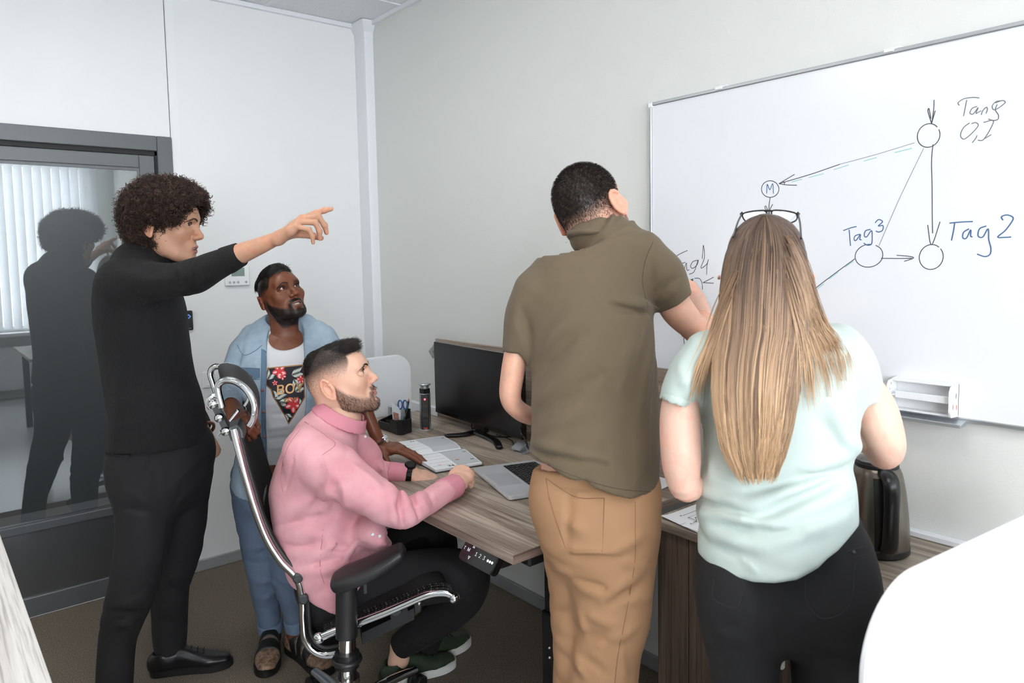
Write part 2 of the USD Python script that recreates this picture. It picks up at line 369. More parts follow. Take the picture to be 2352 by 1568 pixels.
bead = [bx(lx0 + st, lx1 - st, WA - 0.003, WA + 0.012, 1.945, 1.957), bx(lx0 + st, lx1 - st, WA - 0.003, WA + 0.012, 0.412, 0.420), bx(lx1 - st - 0.008, lx1 - st, WA - 0.003, WA + 0.012, 0.420, 1.945), bx(lx0 + st, lx0 + st + 0.008, WA - 0.003, WA + 0.012, 0.420, 1.945)]
obj('glazing_bead', join(*bead), m_frame, leaf)
m_glass = usdkit.material(stage, '/World/Looks/door_glass', {'f': ('fresnel', {'IOR': 1.95}), 't': ('transparent_bsdf', {'color': (0.62, 0.64, 0.64)}), 'g': ('glossy_bsdf', {'color': (0.97, 0.99, 1.0), 'roughness': 0.0}), 'x': ('mix_closure', {})},
                          [('f.fac', 'x.fac'), ('t.BSDF', 'x.closure1'), ('g.BSDF', 'x.closure2')], surface='x.closure')
obj('glass_pane', bx(lx0 + st, lx1 - st, WA + 0.004, WA + 0.010, 0.414, 1.955), m_glass, door)
obj('kick_panel', bx(lx0 + st, lx1 - st, WA + 0.004, WA + 0.03, 0.090, 0.375), m_kick, door)
obj('door_handle', join(tube(smooth_path([(0.02, WA - 0.008, 1.02), (0.02, WA - 0.055, 1.02), (0.03, WA - 0.062, 1.02), (0.14, WA - 0.062, 1.02)], 5), 0.009), tm(manifold3d.Manifold.cylinder(0.012, 0.026)).apply_transform(trimesh.transformations.rotation_matrix(math.pi / 2, (1, 0, 0))).apply_translation((0.02, WA - 0.006, 1.02))), m_alu, door)
m_hall = mat('corridor_paint', (120, 122, 124), 0.8)
hy = WA + 0.1
tag(obj('wall_corridor', join(bx(-1.3, 2.2, hy + 1.5, hy + 1.6, 0, 2.8), bx(-1.4, -1.3, hy, hy + 1.6, 0, 2.8), bx(2.2, 2.3, hy, hy + 1.6, 0, 2.8), bx(-1.3, 2.2, hy, hy + 1.5, 2.75, 2.8), bx(-1.3, 2.2, hy, hy + 1.5, -0.05, 0.0)), m_hall), 'corridor behind the glass door, brightened by an added lamp', kind='structure')
cl = UsdLux.RectLight.Define(stage, '/World/added_corridor_fill'); cl.CreateWidthAttr(0.6); cl.CreateHeightAttr(0.6); cl.CreateIntensityAttr(40); cl.AddTranslateOp().Set(Gf.Vec3d(0.3, hy + 0.9, 2.72))  # added lamp that lifts the dark tone seen through the door glass

# ---- window and vertical blind on the wall behind the camera (mirrored in the door glass)
w1 = thing('window_1', 'wide office window behind a vertical blind', 'window', ((WIN_X0 + WIN_X1) / 2, WN, 0), kind='structure')
fr = []
for a in (WIN_X0, (WIN_X0 * 2 + WIN_X1) / 3 - .03, (WIN_X0 + WIN_X1 * 2) / 3 - .03, WIN_X1 - .06): fr.append(bx(a, a + 0.06, WN - 0.09, WN - 0.03, WIN_Z0, WIN_Z1, 0.004))
fr += [bx(WIN_X0, WIN_X1, WN - 0.089, WN - 0.031, WIN_Z0, WIN_Z0 + 0.06, 0.004), bx(WIN_X0, WIN_X1, WN - 0.089, WN - 0.031, WIN_Z1 - 0.06, WIN_Z1, 0.004)]
obj('window_frame', join(*fr), m_white, w1)
obj('window_sill', bx(WIN_X0 - 0.05, WIN_X1 + 0.05, WN - 0.03, WN + 0.20, WIN_Z0 - 0.04, WIN_Z0, 0.006), m_white, w1)
m_slat = usdkit.material(stage, '/World/Looks/blind_fabric', {'d': ('diffuse_bsdf', {'color': (0.82, 0.84, 0.86)}), 't': ('translucent_bsdf', {'color': (0.86, 0.88, 0.9)}), 'x': ('mix_closure', {'fac': 0.68})},
                         [('d.BSDF', 'x.closure1'), ('t.BSDF', 'x.closure2')], surface='x.closure')
vb = thing('vertical_blind', 'pale vertical blind of hanging fabric slats on a top rail', 'blind', ((WIN_X0 + WIN_X1) / 2, WN + 0.10, 0))
obj('rail', bx(WIN_X0 - .05, WIN_X1 + .05, WN + 0.07, WN + 0.12, 2.735, 2.775, 0.004), m_white, vb)
ang = math.radians(38)
k = 0; x = WIN_X0 + 0.04
while x < WIN_X1 + 0.01:
    sx, sy = 0.0445 * math.cos(ang), 0.0445 * math.sin(ang)
    q = trimesh.creation.box((0.102, 0.0012, 1.93)); q.apply_transform(trimesh.transformations.rotation_matrix(ang + 0.03 * math.sin(k * 2.1), (0, 0, 1))); q.apply_translation((x, WN + 0.115, 1.765))
    obj('slat', q, m_slat, vb, smooth=False); x += 0.092; k += 1
rad = thing('radiator', 'white ribbed panel radiator under the window', 'radiator', (0.2, WN + 0.05, 0.10))
obj('panel', bx(-0.9, 1.3, WN + 0.03, WN + 0.10, 0.10, 0.58, 0.01), m_white, rad)
for k in range(44): obj('rib', bx(-0.88 + k * 0.049, -0.855 + k * 0.049, WN + 0.10, WN + 0.108, 0.13, 0.55, 0.003), m_white, rad)
obj('grille', bx(-0.9, 1.3, WN + 0.028, WN + 0.102, 0.58, 0.592, 0.003), m_trim, rad)

# ---- small fittings on the far wall
sw = thing('light_switch', 'white square light switch on the far wall behind the chair headrest', 'light switch', (1.115, WA, 0.945))
obj('plate', bx(1.075, 1.155, WA - 0.009, WA, 0.905, 0.985, 0.003), m_white, sw)
obj('rocker', bx(1.090, 1.113, WA - 0.013, WA - 0.008, 0.915, 0.975, 0.002), m_white, sw)
obj('rocker', bx(1.115, 1.140, WA - 0.013, WA - 0.008, 0.915, 0.975, 0.002), m_white, sw)
th = thing('thermostat', 'white wall control with a small grey display and round buttons', 'thermostat', (1.265, WA, 1.44))
obj('case', bx(1.205, 1.325, WA - 0.020, WA, 1.400, 1.500, 0.004), m_white, th)
obj('display', bx(1.235, 1.300, WA - 0.0215, WA - 0.019, 1.448, 1.490, 0.001), mat('lcd_green', (120, 140, 132), 0.25), th)
m_print = mat('grey_print', (165, 168, 172), 0.6)
for bxp in (1.226, 1.246, 1.266, 1.306):
    q = lathe([(0, 0), (0.006, 0), (0.006, 0.002), (0.0045, 0.003), (0, 0.003)], 16); q.apply_transform(trimesh.transformations.rotation_matrix(math.pi / 2, (1, 0, 0))); q.apply_translation((bxp, WA - 0.0195, 1.418)); obj('button', q, m_print, th)
rd = thing('card_reader', 'black wall card reader with a blue diamond beside the door frame', 'card reader', (1.012, WA, 1.24))
q = slab(rrect(0.048, 0.095, 0.006), 0.016, 0.003, 2); q = place(q, (1.020, WA, 1.2425), (1, 0, 0), (0, 0, 1), (0, -1, 0)); obj('case', q, m_black, rd)
dia = Polygon([(0, .0115), (.0115, 0), (0, -.0115), (-.0115, 0)]).difference(Polygon([(0, .006), (.006, 0), (0, -.006), (-.006, 0)]))
obj('diamond_mark', place(extrude(dia, 0.0008), (1.024, WA - 0.0158, 1.262), (1, 0, 0), (0, 0, 1), (0, -1, 0)), mat('blue_mark', (110, 158, 250), 0.4, emission_color=lin((110, 158, 250)), emission_strength=0.25), rd)
obj('lettering', place(text('reader', 0.003, 0.0005), (1.018, WA - 0.0158, 1.205), (1, 0, 0), (0, 0, 1), (0, -1, 0)), m_print, rd) if False else None
obj('print_line', place(extrude(sbox(-.008, -.0008, .008, .0008), 0.0004), (1.026, WA - 0.0158, 1.206), (1, 0, 0), (0, 0, 1), (0, -1, 0)), m_print, rd)
# ================================================================== furniture
Z_D = 0.79                                                # sit-stand desk top
w_top = wood('ash_laminate', 1, (150, 136, 122), (176, 163, 149), (128, 113, 100))
w_edge = wood('ash_edge_across', 0, (150, 132, 118), (178, 160, 146), (118, 100, 90))
w_front = wood('ash_edge_along', 1, (146, 130, 116), (170, 154, 140), (112, 96, 86))
w_dark = wood('dark_ash_panel', 2, (92, 76, 66), (112, 94, 82), (70, 57, 50), 0.5)
w_pale = wood('pale_laminate', 1, (222, 218, 214), (228, 225, 221), (212, 207, 202), 0.4)
m_pwhite = mat('matt_white_panel', (238, 240, 243), 0.45)
m_whiteboard = mat('whiteboard_enamel', (232, 235, 240), 0.22, coat_weight=0.3, coat_roughness=0.15)
m_leg = mat('black_powder_coat', (18, 18, 19), 0.5)

# ---- sit-stand desk with the computer
DX0, DX1, DY0, DY1 = 1.098, 1.845, 1.335, 2.95
desk = thing('desk', 'ash laminate sit-stand desk with black legs and a laptop on it', 'desk', ((DX0 + DX1) / 2, (DY0 + DY1) / 2, 0))
obj('desktop', bx(DX0 + .001, DX1, DY0 + .001, DY1, Z_D - 0.025, Z_D, 0.0012), w_top, desk)
obj('edge_band', bx(DX0, DX0 + .0012, DY0 + .001, DY1, Z_D - 0.0245, Z_D - .0006), w_front, desk)
obj('edge_band', bx(DX0 + .001, DX1, DY0, DY0 + .0012, Z_D - 0.0245, Z_D - .0006), w_edge, desk)
for yy in (1.545, 2.72):
    obj('leg', join(bx(1.40, 1.48, yy - .03, yy + .03, 0.03, 0.46, .004), bx(1.408, 1.472, yy - .024, yy + .024, 0.46, 0.755, .003)), m_leg, desk)
    obj('foot', bx(1.16, 1.72, yy - .035, yy + .035, 0.002, 0.032, .006), m_leg, desk)
    obj('bracket', bx(1.20, 1.74, yy - .025, yy + .025, 0.742, Z_D - .026, .003), m_leg, desk)
obj('crossbar', bx(1.40, 1.48, 1.52, 2.74, 0.735, 0.764, .003), m_leg, desk)
obj('cable_box', bx(1.185, 1.245, 1.375, 1.455, 0.718, Z_D - .0255, .006), m_leg, desk)
obj('cable', tube(smooth_path([(1.245, 1.42, 0.735), (1.29, 1.43, 0.71), (1.36, 1.48, 0.712), (1.41, 1.53, 0.73)], 6), 0.0045, 8), m_leg, desk)
obj('cable', tube(smooth_path([(1.40, 1.52, 0.70), (1.375, 1.50, 0.52), (1.37, 1.495, 0.36), (1.385, 1.51, 0.2), (1.42, 1.55, 0.04)], 6), 0.004, 8), m_leg, desk)
for zz in (0.36, 0.33): obj('bolt', ball((1.397, 1.535, zz), 0.006, 2, (1, 1, 1)), m_chrome, desk)

# height control under the front edge
c0, c1 = on(1075, 1258, 2, Z_D - .026), on(1196, 1313, 2, Z_D - .026)
hc = thing('height_control', 'black touch control hanging under the front edge of the desk', 'control panel', (1.115, 1.53, Z_D - .025))
fx, fz = unit((-.82, 0, .57)), unit((-.57, 0, -.82))
q = slab(rrect(0.150, 0.056, 0.014), 0.022, 0.006, 3)
cpos = np.array((1.090, 1.470, 0.722))
obj('case', place(q, cpos + np.array((.02, 0, .012)), (0, -1, 0), unit(np.cross((-.80, 0, .60), (0, -1, 0))) , (-.80, 0, .60)), mat('gloss_black', (12, 12, 13), 0.12), hc)
obj('mount', bx(1.115, 1.17, 1.405, 1.535, 0.725, Z_D - .0255, .004), m_black, hc)
m_glow = usdkit.material(stage, '/World/Looks/lit_marks', {'e': ('emission', {'color': (0.85, 0.92, 1.0), 'strength': 0.75})}, [], surface='e.emission')
m_glow2 = usdkit.material(stage, '/World/Looks/lit_marks_bright', {'e': ('emission', {'color': (0.9, 0.95, 1.0), 'strength': 2.2})}, [], surface='e.emission')
HX = np.array((0, -1.0, 0)); HZ = unit((-.80, 0, .60)); HY = np.cross(HZ, HX); HO = cpos + np.array((.02, 0, .012)) + HZ * 0.0223
def mark(u, v, shape, m=None, nm='mark'): obj(nm, place(shape, HO + HX * u + HY * v, HX, HY, HZ), m or m_glow, hc)
tri = Polygon([(-.0045, -.004), (.0045, -.004), (0, .005)]); tri = tri.difference(tri.buffer(-0.0013))
mark(-0.062, 0.004, text('T', 0.009, 0.0004), nm='letter'); mark(-0.044, 0.004, text('M', 0.009, 0.0004), nm='letter'); mark(-0.030, 0.017, extrude(tri, 0.0004), nm='arrow')
mark(-0.030, -0.015, extrude(affinity.rotate(tri, 180), 0.0004), nm='arrow')
for u, s in ((-0.010, '1'), (0.006, '2'), (0.023, '3')): mark(u, 0.002, text(s, 0.010, 0.0004), nm='digit')
for u in (0.040, 0.049, 0.058): mark(u, 0.0, extrude(Point(0, 0).buffer(0.0032), 0.0004), m_glow2, nm='indicator')

# ---- screen panel at the back of the desk, white divider at its end
sp = thing('screen_panel', 'ash laminate privacy panel behind the monitor along the desk back', 'panel', (1.86, 2.07, 0.76))
obj('board', bx(1.852, 1.868, 1.352, 2.787, 0.765, 1.150, .001), w_front, sp)
def rounded_panel(name, label, P0, P1, z0, z1, r, t, m):
    """A white panel standing between P0 and P1, its upper corner at P1 rounded."""
    P0, P1 = np.asarray(P0, float), np.asarray(P1, float); L = np.linalg.norm(P1 - P0); ex = unit(P1 - P0)
    a = np.linspace(0, math.pi / 2, 14)
    pts = [(0, z0), (L, z0)] + [(L - r + r * math.cos(u), z1 - r + r * math.sin(u)) for u in a] + [(r - r * math.sin(u), z1 - r + r * math.cos(u)) for u in a]
    th_ = thing(name, label, 'panel', (*((P0 + P1) / 2)[:2], z0))
    q = slab(Polygon(pts), t, t * 0.45, 4)
    ez = np.cross(np.append(ex, 0), (0, 0, 1))
    obj('board', place(q, np.append(P0, 0) - ez * t / 2, np.append(ex, 0), (0, 0, 1), ez), m, th_, smooth=40)
    return th_, ez
wp, _ = rounded_panel('desk_divider', 'white rounded desk divider at the far end of the desk', (1.10, 2.985), (1.835, 2.985), 0.60, 1.066, 0.085, 0.018, m_pwhite)
[obj('clamp', join(bx(a, a + .05, 2.9505, 2.9755, 0.735, 0.83, .003), bx(a, a + .05, 2.915, 2.952, Z_D + .0005, Z_D + .012, .003), bx(a, a + .05, 2.915, 2.952, 0.750, Z_D - .0255, .003)), m_alu, wp) for a in (1.2, 1.70)]

# ---- counter of cabinets below the whiteboard
ZC = 0.762
CX0, CY0, CY1 = 1.612, -0.70, 1.315
ct = obj('counter_top', join(bx(CX0 - .012, WB - .004, CY0, CY1, ZC - .026, ZC, .0012)), w_top)
tag(ct, 'long ash laminate counter top carrying the kettle', 'counter top')
for k, (y0, y1) in enumerate(((0.757, 1.305), (0.30, 0.755), (-0.16, 0.298), (-0.62, -0.162))):
    cb = thing('cabinet', ['dark ash base cabinet between the brown-trousered man and the woman', 'dark ash base cabinet under the kettle', 'dark ash base cabinet behind the foreground divider', 'dark ash base cabinet farthest right along the wall'][k], 'cabinet', (1.81, (y0 + y1) / 2, 0), group=None)
    obj('body', bx(CX0 + .018, WB - .016, y0, y1, 0.06, ZC - .027, .001), w_dark, cb)
    obj('plinth', bx(CX0 + .05, WB - .016, y0 + .002, y1 - .002, 0.0, 0.06), m_leg, cb)
    ym = (y0 + y1) / 2 if k else 1.196
    for a, b in ((y0, ym), (ym, y1)): obj('door', bx(CX0, CX0 + .0175, a + .0015, b - .0015, 0.065, ZC - .030, .0012), w_dark, cb)
tab = thing('tablet', 'white-framed dark tablet fixed to the cabinet front between the woman\'s legs', 'tablet', (CX0 - .004, 1.0, 0.486))
q = slab(rrect(0.205, 0.15, 0.008), 0.0085, 0.002, 2); TX, TY, TZ = (0, -1, 0), (0, 0, 1), (-1, 0, 0)
obj('case', place(q, (CX0 - .0004, 1.0075, 0.561), TX, TY, TZ), mat('white_tablet', (226, 224, 218), 0.35), tab)
obj('screen', place(slab(rrect(0.185, 0.115, 0.002), 0.0008), (CX0 - .0086, 1.0095, 0.5665), TX, TY, TZ), mat('black_glass', (22, 22, 27), 0.12), tab)
yn = obj('paper_note', bx(CX0 - .0016, CX0 - .0004, 0.902, 0.965, 0.640, 0.675), mat('yellow_paper', (196, 172, 92), 0.8)); tag(yn, 'small yellow note on the cabinet front above the tablet', 'note')
tag(obj('trim_3', bx(WB - .024, WB, CY0, CY1, ZC + .0004, 0.780, .003), m_trim), 'white strip along the wall at the back of the counter', kind='structure')

# ---- whiteboard
XW = 2.000
wb = thing('whiteboard', 'large aluminium framed whiteboard with a marker diagram of circles and arrows', 'whiteboard', (WB, 0.72, 1.088))
BY0, BY1, BZ0, BZ1 = -0.16, 1.645, 1.088, 2.037
obj('board', bx(XW, WB - .003, BY0 + .006, BY1 - .006, BZ0 + .006, BZ1 - .006), m_whiteboard, wb)
f = 0.011
obj('frame', join(bx(XW - .006, WB - .0005, BY0 + .012, BY1 - .012, BZ1 - f, BZ1, .002), bx(XW - .006, WB - .0005, BY0 + .012, BY1 - .012, BZ0, BZ0 + f, .002), bx(XW - .006, WB - .0005, BY1 - f, BY1, BZ0 + .012, BZ1 - .012, .002), bx(XW - .006, WB - .0005, BY0, BY0 + f, BZ0 + .012, BZ1 - .012, .002)), m_alu, wb)
for y, z, sy, sz in ((BY1, BZ1, -1, -1), (BY0, BZ1, 1, -1), (BY1, BZ0, -1, 1), (BY0, BZ0, 1, 1)):
    obj('corner_cap', bx(XW - .0085, WB - .0003, y - sy * .0006, y + sy * .0165, z - sz * .0006, z + sz * .0165, .0025), m_white, wb)
for px_, pz_ in ((2040, 122), (1650, 207)):
    c = on(px_, pz_, 0, XW - .006); obj('clip', join(bx(XW - .010, WB - .001, c[1] - .014, c[1] + .010, BZ1 - .006, BZ1 + .004, .001), bx(XW - .003, WB - .001, c[1] - .030, c[1] - .008, BZ1 + .0005, BZ1 + .005, .001)), m_white, wb)
tp = Polygon([(0, 0), (0, .010), (-.040, .002), (-.052, .008), (-.054, .006), (-.042, -.004), (-.004, -.004)])
tr = place(extrude(tp, 0.56), (XW - .004, 1.205, BZ0 - .004), (1, 0, 0), (0, 0, 1), (0, -1, 0)); obj('pen_tray', tr, m_alu, wb)

# handwriting: thin marker strokes on the board
m_ink = mat('black_marker', (74, 78, 84), 0.5); m_inkb = mat('blue_marker', (72, 104, 146), 0.5); m_inkc = mat('teal_marker', (150, 205, 208), 0.5); m_inkv = mat('faded_marker', (150, 152, 166), 0.5)
def stroke(pts, m, w=0.0011, n=6, closed=False):
    P = smooth_path(pts, n, closed) if len(pts) > 2 else np.asarray(pts, float)
    W = np.array([on(x, y, 0, XW - .0004) for x, y in P])
    return tube(W, w, 6, closed, flat=0.25, normal=(1, 0, 0))
def ring(cx, cy, rx, ry, rot=0, open_=0.0, a0=0.3):
    a = np.linspace(a0, a0 + 2 * math.pi - open_, 18); c, s = math.cos(rot), math.sin(rot)
    return [(cx + rx * math.cos(u) * c - ry * math.sin(u) * s, cy + rx * math.cos(u) * s + ry * math.sin(u) * c) for u in a]
W_ = {}
def write(name, m, *ss, w=0.0011): obj(name, join(*[stroke(s, m, w) for s in ss]), m, wb)
cz = lambda X, Y: (1480 + X * .40824, 60 + Y * .40816)
Z2 = lambda pts: [cz(*p) for p in pts]
write('drawn_circle', m_ink, ring(2133, 311, 25, 28, .6, .25, -1.1)); write('drawn_circle', m_ink, ring(1769, 434, 20, 19, 0, -.2, -1.2)); write('drawn_circle', m_ink, ring(1996, 587, 32, 26, -.2, .3, -.9)); write('drawn_circle', m_ink, ring(2139, 590, 27, 29, .5, .2, -1.2))
write('drawn_letter', m_inkb, Z2([(688, 942), (692, 890), (706, 920), (722, 886), (726, 942)]), w=.0012)
write('drawn_arrow', m_ink, Z2([(1630, 415), (1628, 470), (1616, 548)]), Z2([(1616, 548), (1596, 480), (1602, 465), (1612, 520)]), Z2([(1616, 548), (1637, 475)]))
write('drawn_arrow', m_ink, Z2([(1100, 777), (930, 835), (757, 886)]), Z2([(845, 834), (757, 886)]), Z2([(757, 886), (800, 893), (858, 895)]), Z2([(778, 872), (790, 880), (786, 890)]))
write('drawn_line', m_inkv, Z2([(1520, 656), (1310, 720), (1100, 777)]), w=.0009)
write('drawn_line', m_inkv, Z2([(1572, 686), (1440, 960), (1320, 1235)]), w=.0009)
write('drawn_arrow', m_ink, Z2([(1624, 665), (1616, 760), (1619, 900), (1620, 1060), (1622, 1165)]), Z2([(1594, 1118), (1616, 1230), (1664, 1100)]))
write('drawn_arrow', m_ink, Z2([(1332, 1306), (1420, 1307), (1505, 1306)]), Z2([(1420, 1289), (1490, 1295), (1514, 1305), (1462, 1323)]))
write('drawn_line', m_ink, Z2([(1184, 1309), (1060, 1400), (925, 1503)]))
write('dashed_line', m_inkc, *[Z2(s) for s in (((1505, 687), (1408, 711)), ((1307, 739), (1234, 759)), ((1150, 781), (1066, 807)), ((1008, 830), (925, 851)), ((888, 860), (829, 876)))], w=.0011)
write('dashed_line', m_inkc, *[Z2(s) for s in (((1175, 1323), (1130, 1355)), ((1090, 1385), (1040, 1422)), ((1010, 1450), (950, 1495)))], w=.0011)
write('drawn_arrow', m_ink, Z2([(708, 962), (702, 1010), (704, 1058)]), Z2([(690, 1056), (678, 1018), (686, 1016), (700, 1058)]), Z2([(704, 1058), (708, 1030), (722, 1002)]))
# Tag 0,1
write('handwriting', mat('grey_marker', (112, 116, 124), 0.5), Z2([(1772, 446), (1766, 430), (1800, 408), (1850, 401), (1885, 404)]), Z2([(1814, 415), (1806, 455), (1796, 506)]), Z2([(1872, 452), (1845, 462), (1832, 488), (1850, 494), (1878, 458), (1866, 490), (1880, 484), (1896, 476)]),
      Z2([(1895, 500), (1905, 474), (1925, 456), (1930, 470), (1922, 492)]), Z2([(2010, 420), (1980, 424), (1958, 448), (1965, 470), (1990, 462), (2020, 440), (2031, 428), (2015, 418), (1975, 432)]), Z2([(1985, 440), (1975, 470), (1992, 500), (1988, 525), (1960, 530), (1935, 522)]))
write('handwriting', LOOKS['grey_marker'], Z2([(1830, 544), (1795, 572), (1779, 615), (1800, 635), (1845, 600), (1878, 560), (1866, 543), (1840, 548)]), Z2([(1872, 614), (1864, 632), (1845, 656)]), Z2([(1876, 642), (1912, 634), (1965, 535), (1908, 541)]), Z2([(1912, 634), (1952, 610)]))
# Tag 3
write('handwriting', m_inkb, Z2([(1119, 1150), (1160, 1135), (1194, 1127)]), Z2([(1152, 1145), (1156, 1190), (1160, 1236)]), Z2([(1214, 1170), (1186, 1180), (1180, 1200), (1192, 1204), (1216, 1172), (1212, 1198), (1222, 1202)]), Z2([(1272, 1143), (1244, 1152), (1238, 1180), (1252, 1184), (1278, 1150), (1282, 1190), (1278, 1225), (1255, 1232), (1234, 1220)]),
      Z2([(1298, 1106), (1318, 1088), (1340, 1100), (1316, 1124), (1342, 1122), (1340, 1148), (1318, 1158), (1302, 1152)]), w=.0014)
# Tag 2
write('handwriting', m_inkb, Z2([(1716, 1108), (1780, 1102), (1848, 1099)]), Z2([(1746, 1106), (1740, 1150), (1728, 1206)]), Z2([(1826, 1140), (1796, 1160), (1792, 1190), (1812, 1192), (1836, 1146), (1836, 1180), (1846, 1186)]), Z2([(1924, 1124), (1886, 1140), (1878, 1180), (1904, 1186), (1934, 1140), (1938, 1200), (1950, 1250), (1944, 1284), (1915, 1296), (1872, 1282)]),
      Z2([(2018, 1092), (2010, 1072), (2040, 1062), (2072, 1074), (2070, 1096), (2030, 1150), (1988, 1186), (2030, 1188), (2064, 1186)]), w=.0015)
# Tag 4, partly behind the woman and the hand
write('handwriting', m_ink, Z2([(160, 1310), (195, 1284), (242, 1262)]), Z2([(186, 1318), (192, 1350), (196, 1388)]), Z2([(230, 1328), (206, 1340), (204, 1372), (222, 1374), (236, 1332), (240, 1372), (252, 1370)]), Z2([(300, 1316), (272, 1326), (260, 1352), (274, 1362), (298, 1340), (302, 1316), (280, 1380), (252, 1396)]),
      Z2([(326, 1310), (332, 1232), (338, 1300), (318, 1360), (350, 1340), (360, 1312), (352, 1350), (350, 1398)]))
write('drawn_arrow', m_ink, Z2([(330, 1443), (390, 1412)]), Z2([(330, 1443), (390, 1446)]), Z2([(282, 1418), (310, 1420), (324, 1445), (328, 1482)]))
write('drawn_line', m_ink, [(1572, 790), (1571, 775), (1577, 762)])
sm = on(2195, 170, 0, XW)

# ---- marker holder on the board
hd = thing('marker_holder', 'empty white plastic marker holder on the lower part of the whiteboard', 'marker holder', (XW - .03, 0.735, 1.10))
hy1, hy0, hz0, hz1 = 0.812, 0.665, 1.100, 1.186
side = Polygon([(0, 0), (.050, .004), (.058, .018), (.058, .066), (.050, .080), (0, .086)])
side = side.buffer(-.006).buffer(.006)
holes = [Point(.046 if i in (0, 3) else .050, v).buffer(.0058) for i, v in enumerate((.014, .028, .054, .068))]
s1 = side
for h_ in [Point(.040, .013).buffer(.005), Point(.047, .026).buffer(.005), Point(.047, .056).buffer(.005), Point(.040, .070).buffer(.005)]: s1 = s1.difference(h_)
obj('end_plate', place(extrude(s1, .004), (XW, hy1, hz0), (-1, 0, 0), (0, 0, 1), (0, 1, 0)), m_white, hd)
obj('end_plate', place(extrude(side, .004), (XW, hy0, hz0), (-1, 0, 0), (0, 0, 1), (0, 1, 0)), m_white, hd)
obj('back', bx(XW - .006, XW - .0003, hy0, hy1, hz0 + .002, hz1 - .002, .001), m_white, hd)
obj('shelf', bx(XW - .040, XW - .003, hy0 + .003, hy1, hz0 + .040, hz0 + .044, .001), m_white, hd)
obj('shelf', bx(XW - .030, XW - .003, hy0 + .003, hy1, hz0 + .001, hz0 + .006, .001), m_white, hd)
obj('lip', bx(XW - .044, XW - .038, hy0 + .003, hy1 - .012, hz0 + .036, hz0 + .054, .001), m_white, hd)
obj('lip', bx(XW - .034, XW - .003, hy0 + .003, hy1, hz1 - .008, hz1 - .003, .001), m_white, hd)
lab = Polygon([(.030 + .017 * math.cos(a), .043 + .026 * math.sin(a)) for a in np.linspace(0, 2 * math.pi, 28)])
e0 = obj('sticker', place(extrude(lab, .0004), (XW, hy0 - .0005, hz0), (-1, 0, 0), (0, 0, 1), (0, 1, 0)), mat('pale_green_sticker', (206, 226, 214), 0.5), hd)
for (u, v, c) in ((.040, .030, 'red'), (.018, .026, 'red'), (.022, .055, 'grey')):
    q = Polygon([(u + .003 * math.cos(a), v + .007 * math.sin(a)) for a in np.linspace(0, 2 * math.pi, 14)])
    obj('sticker_mark', place(extrude(q, .0004), (XW, hy0 - .0009, hz0), (-1, 0, 0), (0, 0, 1), (0, 1, 0)), mat('sticker_' + c, (214, 120, 116) if c == 'red' else (120, 124, 130), 0.5), hd)

# ---- kettle
kx, ky = 1.845, 0.795
ke = thing('kettle', 'dark grey steel electric kettle with a black handle on the counter', 'kettle', (kx, ky, ZC))
m_steel = mat('dark_steel', (128, 122, 114), 0.30, metal=0.9, bump=(30, 0.02, 0.001))
H = 0.232
prof = [(0.0, .020), (.0765, .020), (.0775, .026), (.0765, .060), (.0735, .10), (.068, .15), (.060, .195), (.054, .212), (.050, .218), (0, .218)]
def kt(m): return moved(m, (kx, ky, ZC))
obj('body', kt(lathe(smooth_path([(p[0], p[1]) for p in prof[1:8]], 5).tolist() + [(.050, .218), (0, .218)], 48)), m_steel, ke, smooth=40)
obj('base', kt(lathe([(0, .001), (.074, .001), (.079, .006), (.079, .019), (.0768, .022), (0, .022)], 48)), m_black, ke)
obj('lid', kt(lathe([(0, .216), (.051, .217), (.0505, .226), (.046, .230), (.040, .231), (0, .2305)], 40)), m_black, ke)
obj('lid_ring', kt(lathe([(.040, .229), (.047, .2315), (.0475, .2345), (.040, .236), (0, .237), (0, .229)], 40)), mat('brushed_steel', (178, 178, 178), 0.25, metal=1.0), ke)
hd_ = unit(np.array((-.74, -.672, 0))); hn = np.cross((0, 0, 1), hd_)
def kp(r, z, s=0): return np.array((kx, ky, ZC)) + hd_ * r + hn * s + np.array((0, 0, z))
hp = smooth_path([kp(.056, .214), kp(.082, .212), kp(.100, .196), kp(.1045, .160), kp(.103, .110), kp(.100, .060), kp(.090, .036), kp(.072, .034)], 8)
obj('handle', tube(hp, np.interp(np.linspace(0, 1, len(hp)), [0, .15, .5, .85, 1], [.012, .014, .0125, .0135, .014]), 14, normal=(hn[0], hn[1], 0), flat=1.45), mat('satin_black', (17, 17, 18), 0.3), ke, smooth=60)
strip = Polygon([(-.030, .0), (.030, .0), (.026, .175), (.018, .186), (-.018, .186), (-.026, .175)])
pan = [kp(np.interp(z, [.022, .06, .10, .15, .2], [.0765, .0762, .0735, .0675, .0585]) + .002 - .0045 * (u / .026) ** 2 * 1.0, z, u) for z in np.linspace(.024, .2, 12) for u in np.linspace(-.027, .027, 7)]
V = np.array(pan); F = []
for i in range(11):
    for j in range(6): a = i * 7 + j; F += [(a, a + 1, a + 8), (a, a + 8, a + 7)]
obj('handle_panel', trimesh.Trimesh(V, F, process=False), LOOKS['satin_black'], ke, smooth=True)
V = np.array([kp(np.interp(z, [.06, .10, .15, .2], [.0762, .0735, .0675, .0585]) + .0035 - .0045 * (u / .026) ** 2, z, u) for z in np.linspace(.075, .165, 7) for u in (.006, .012, .018)]); F = []
for i in range(6):
    for j in range(2): a = i * 3 + j; F += [(a, a + 1, a + 4), (a, a + 4, a + 3)]
obj('water_gauge', trimesh.Trimesh(V, F, process=False), mat('clear_grey_gauge', (172, 178, 184), 0.2), ke, smooth=True)
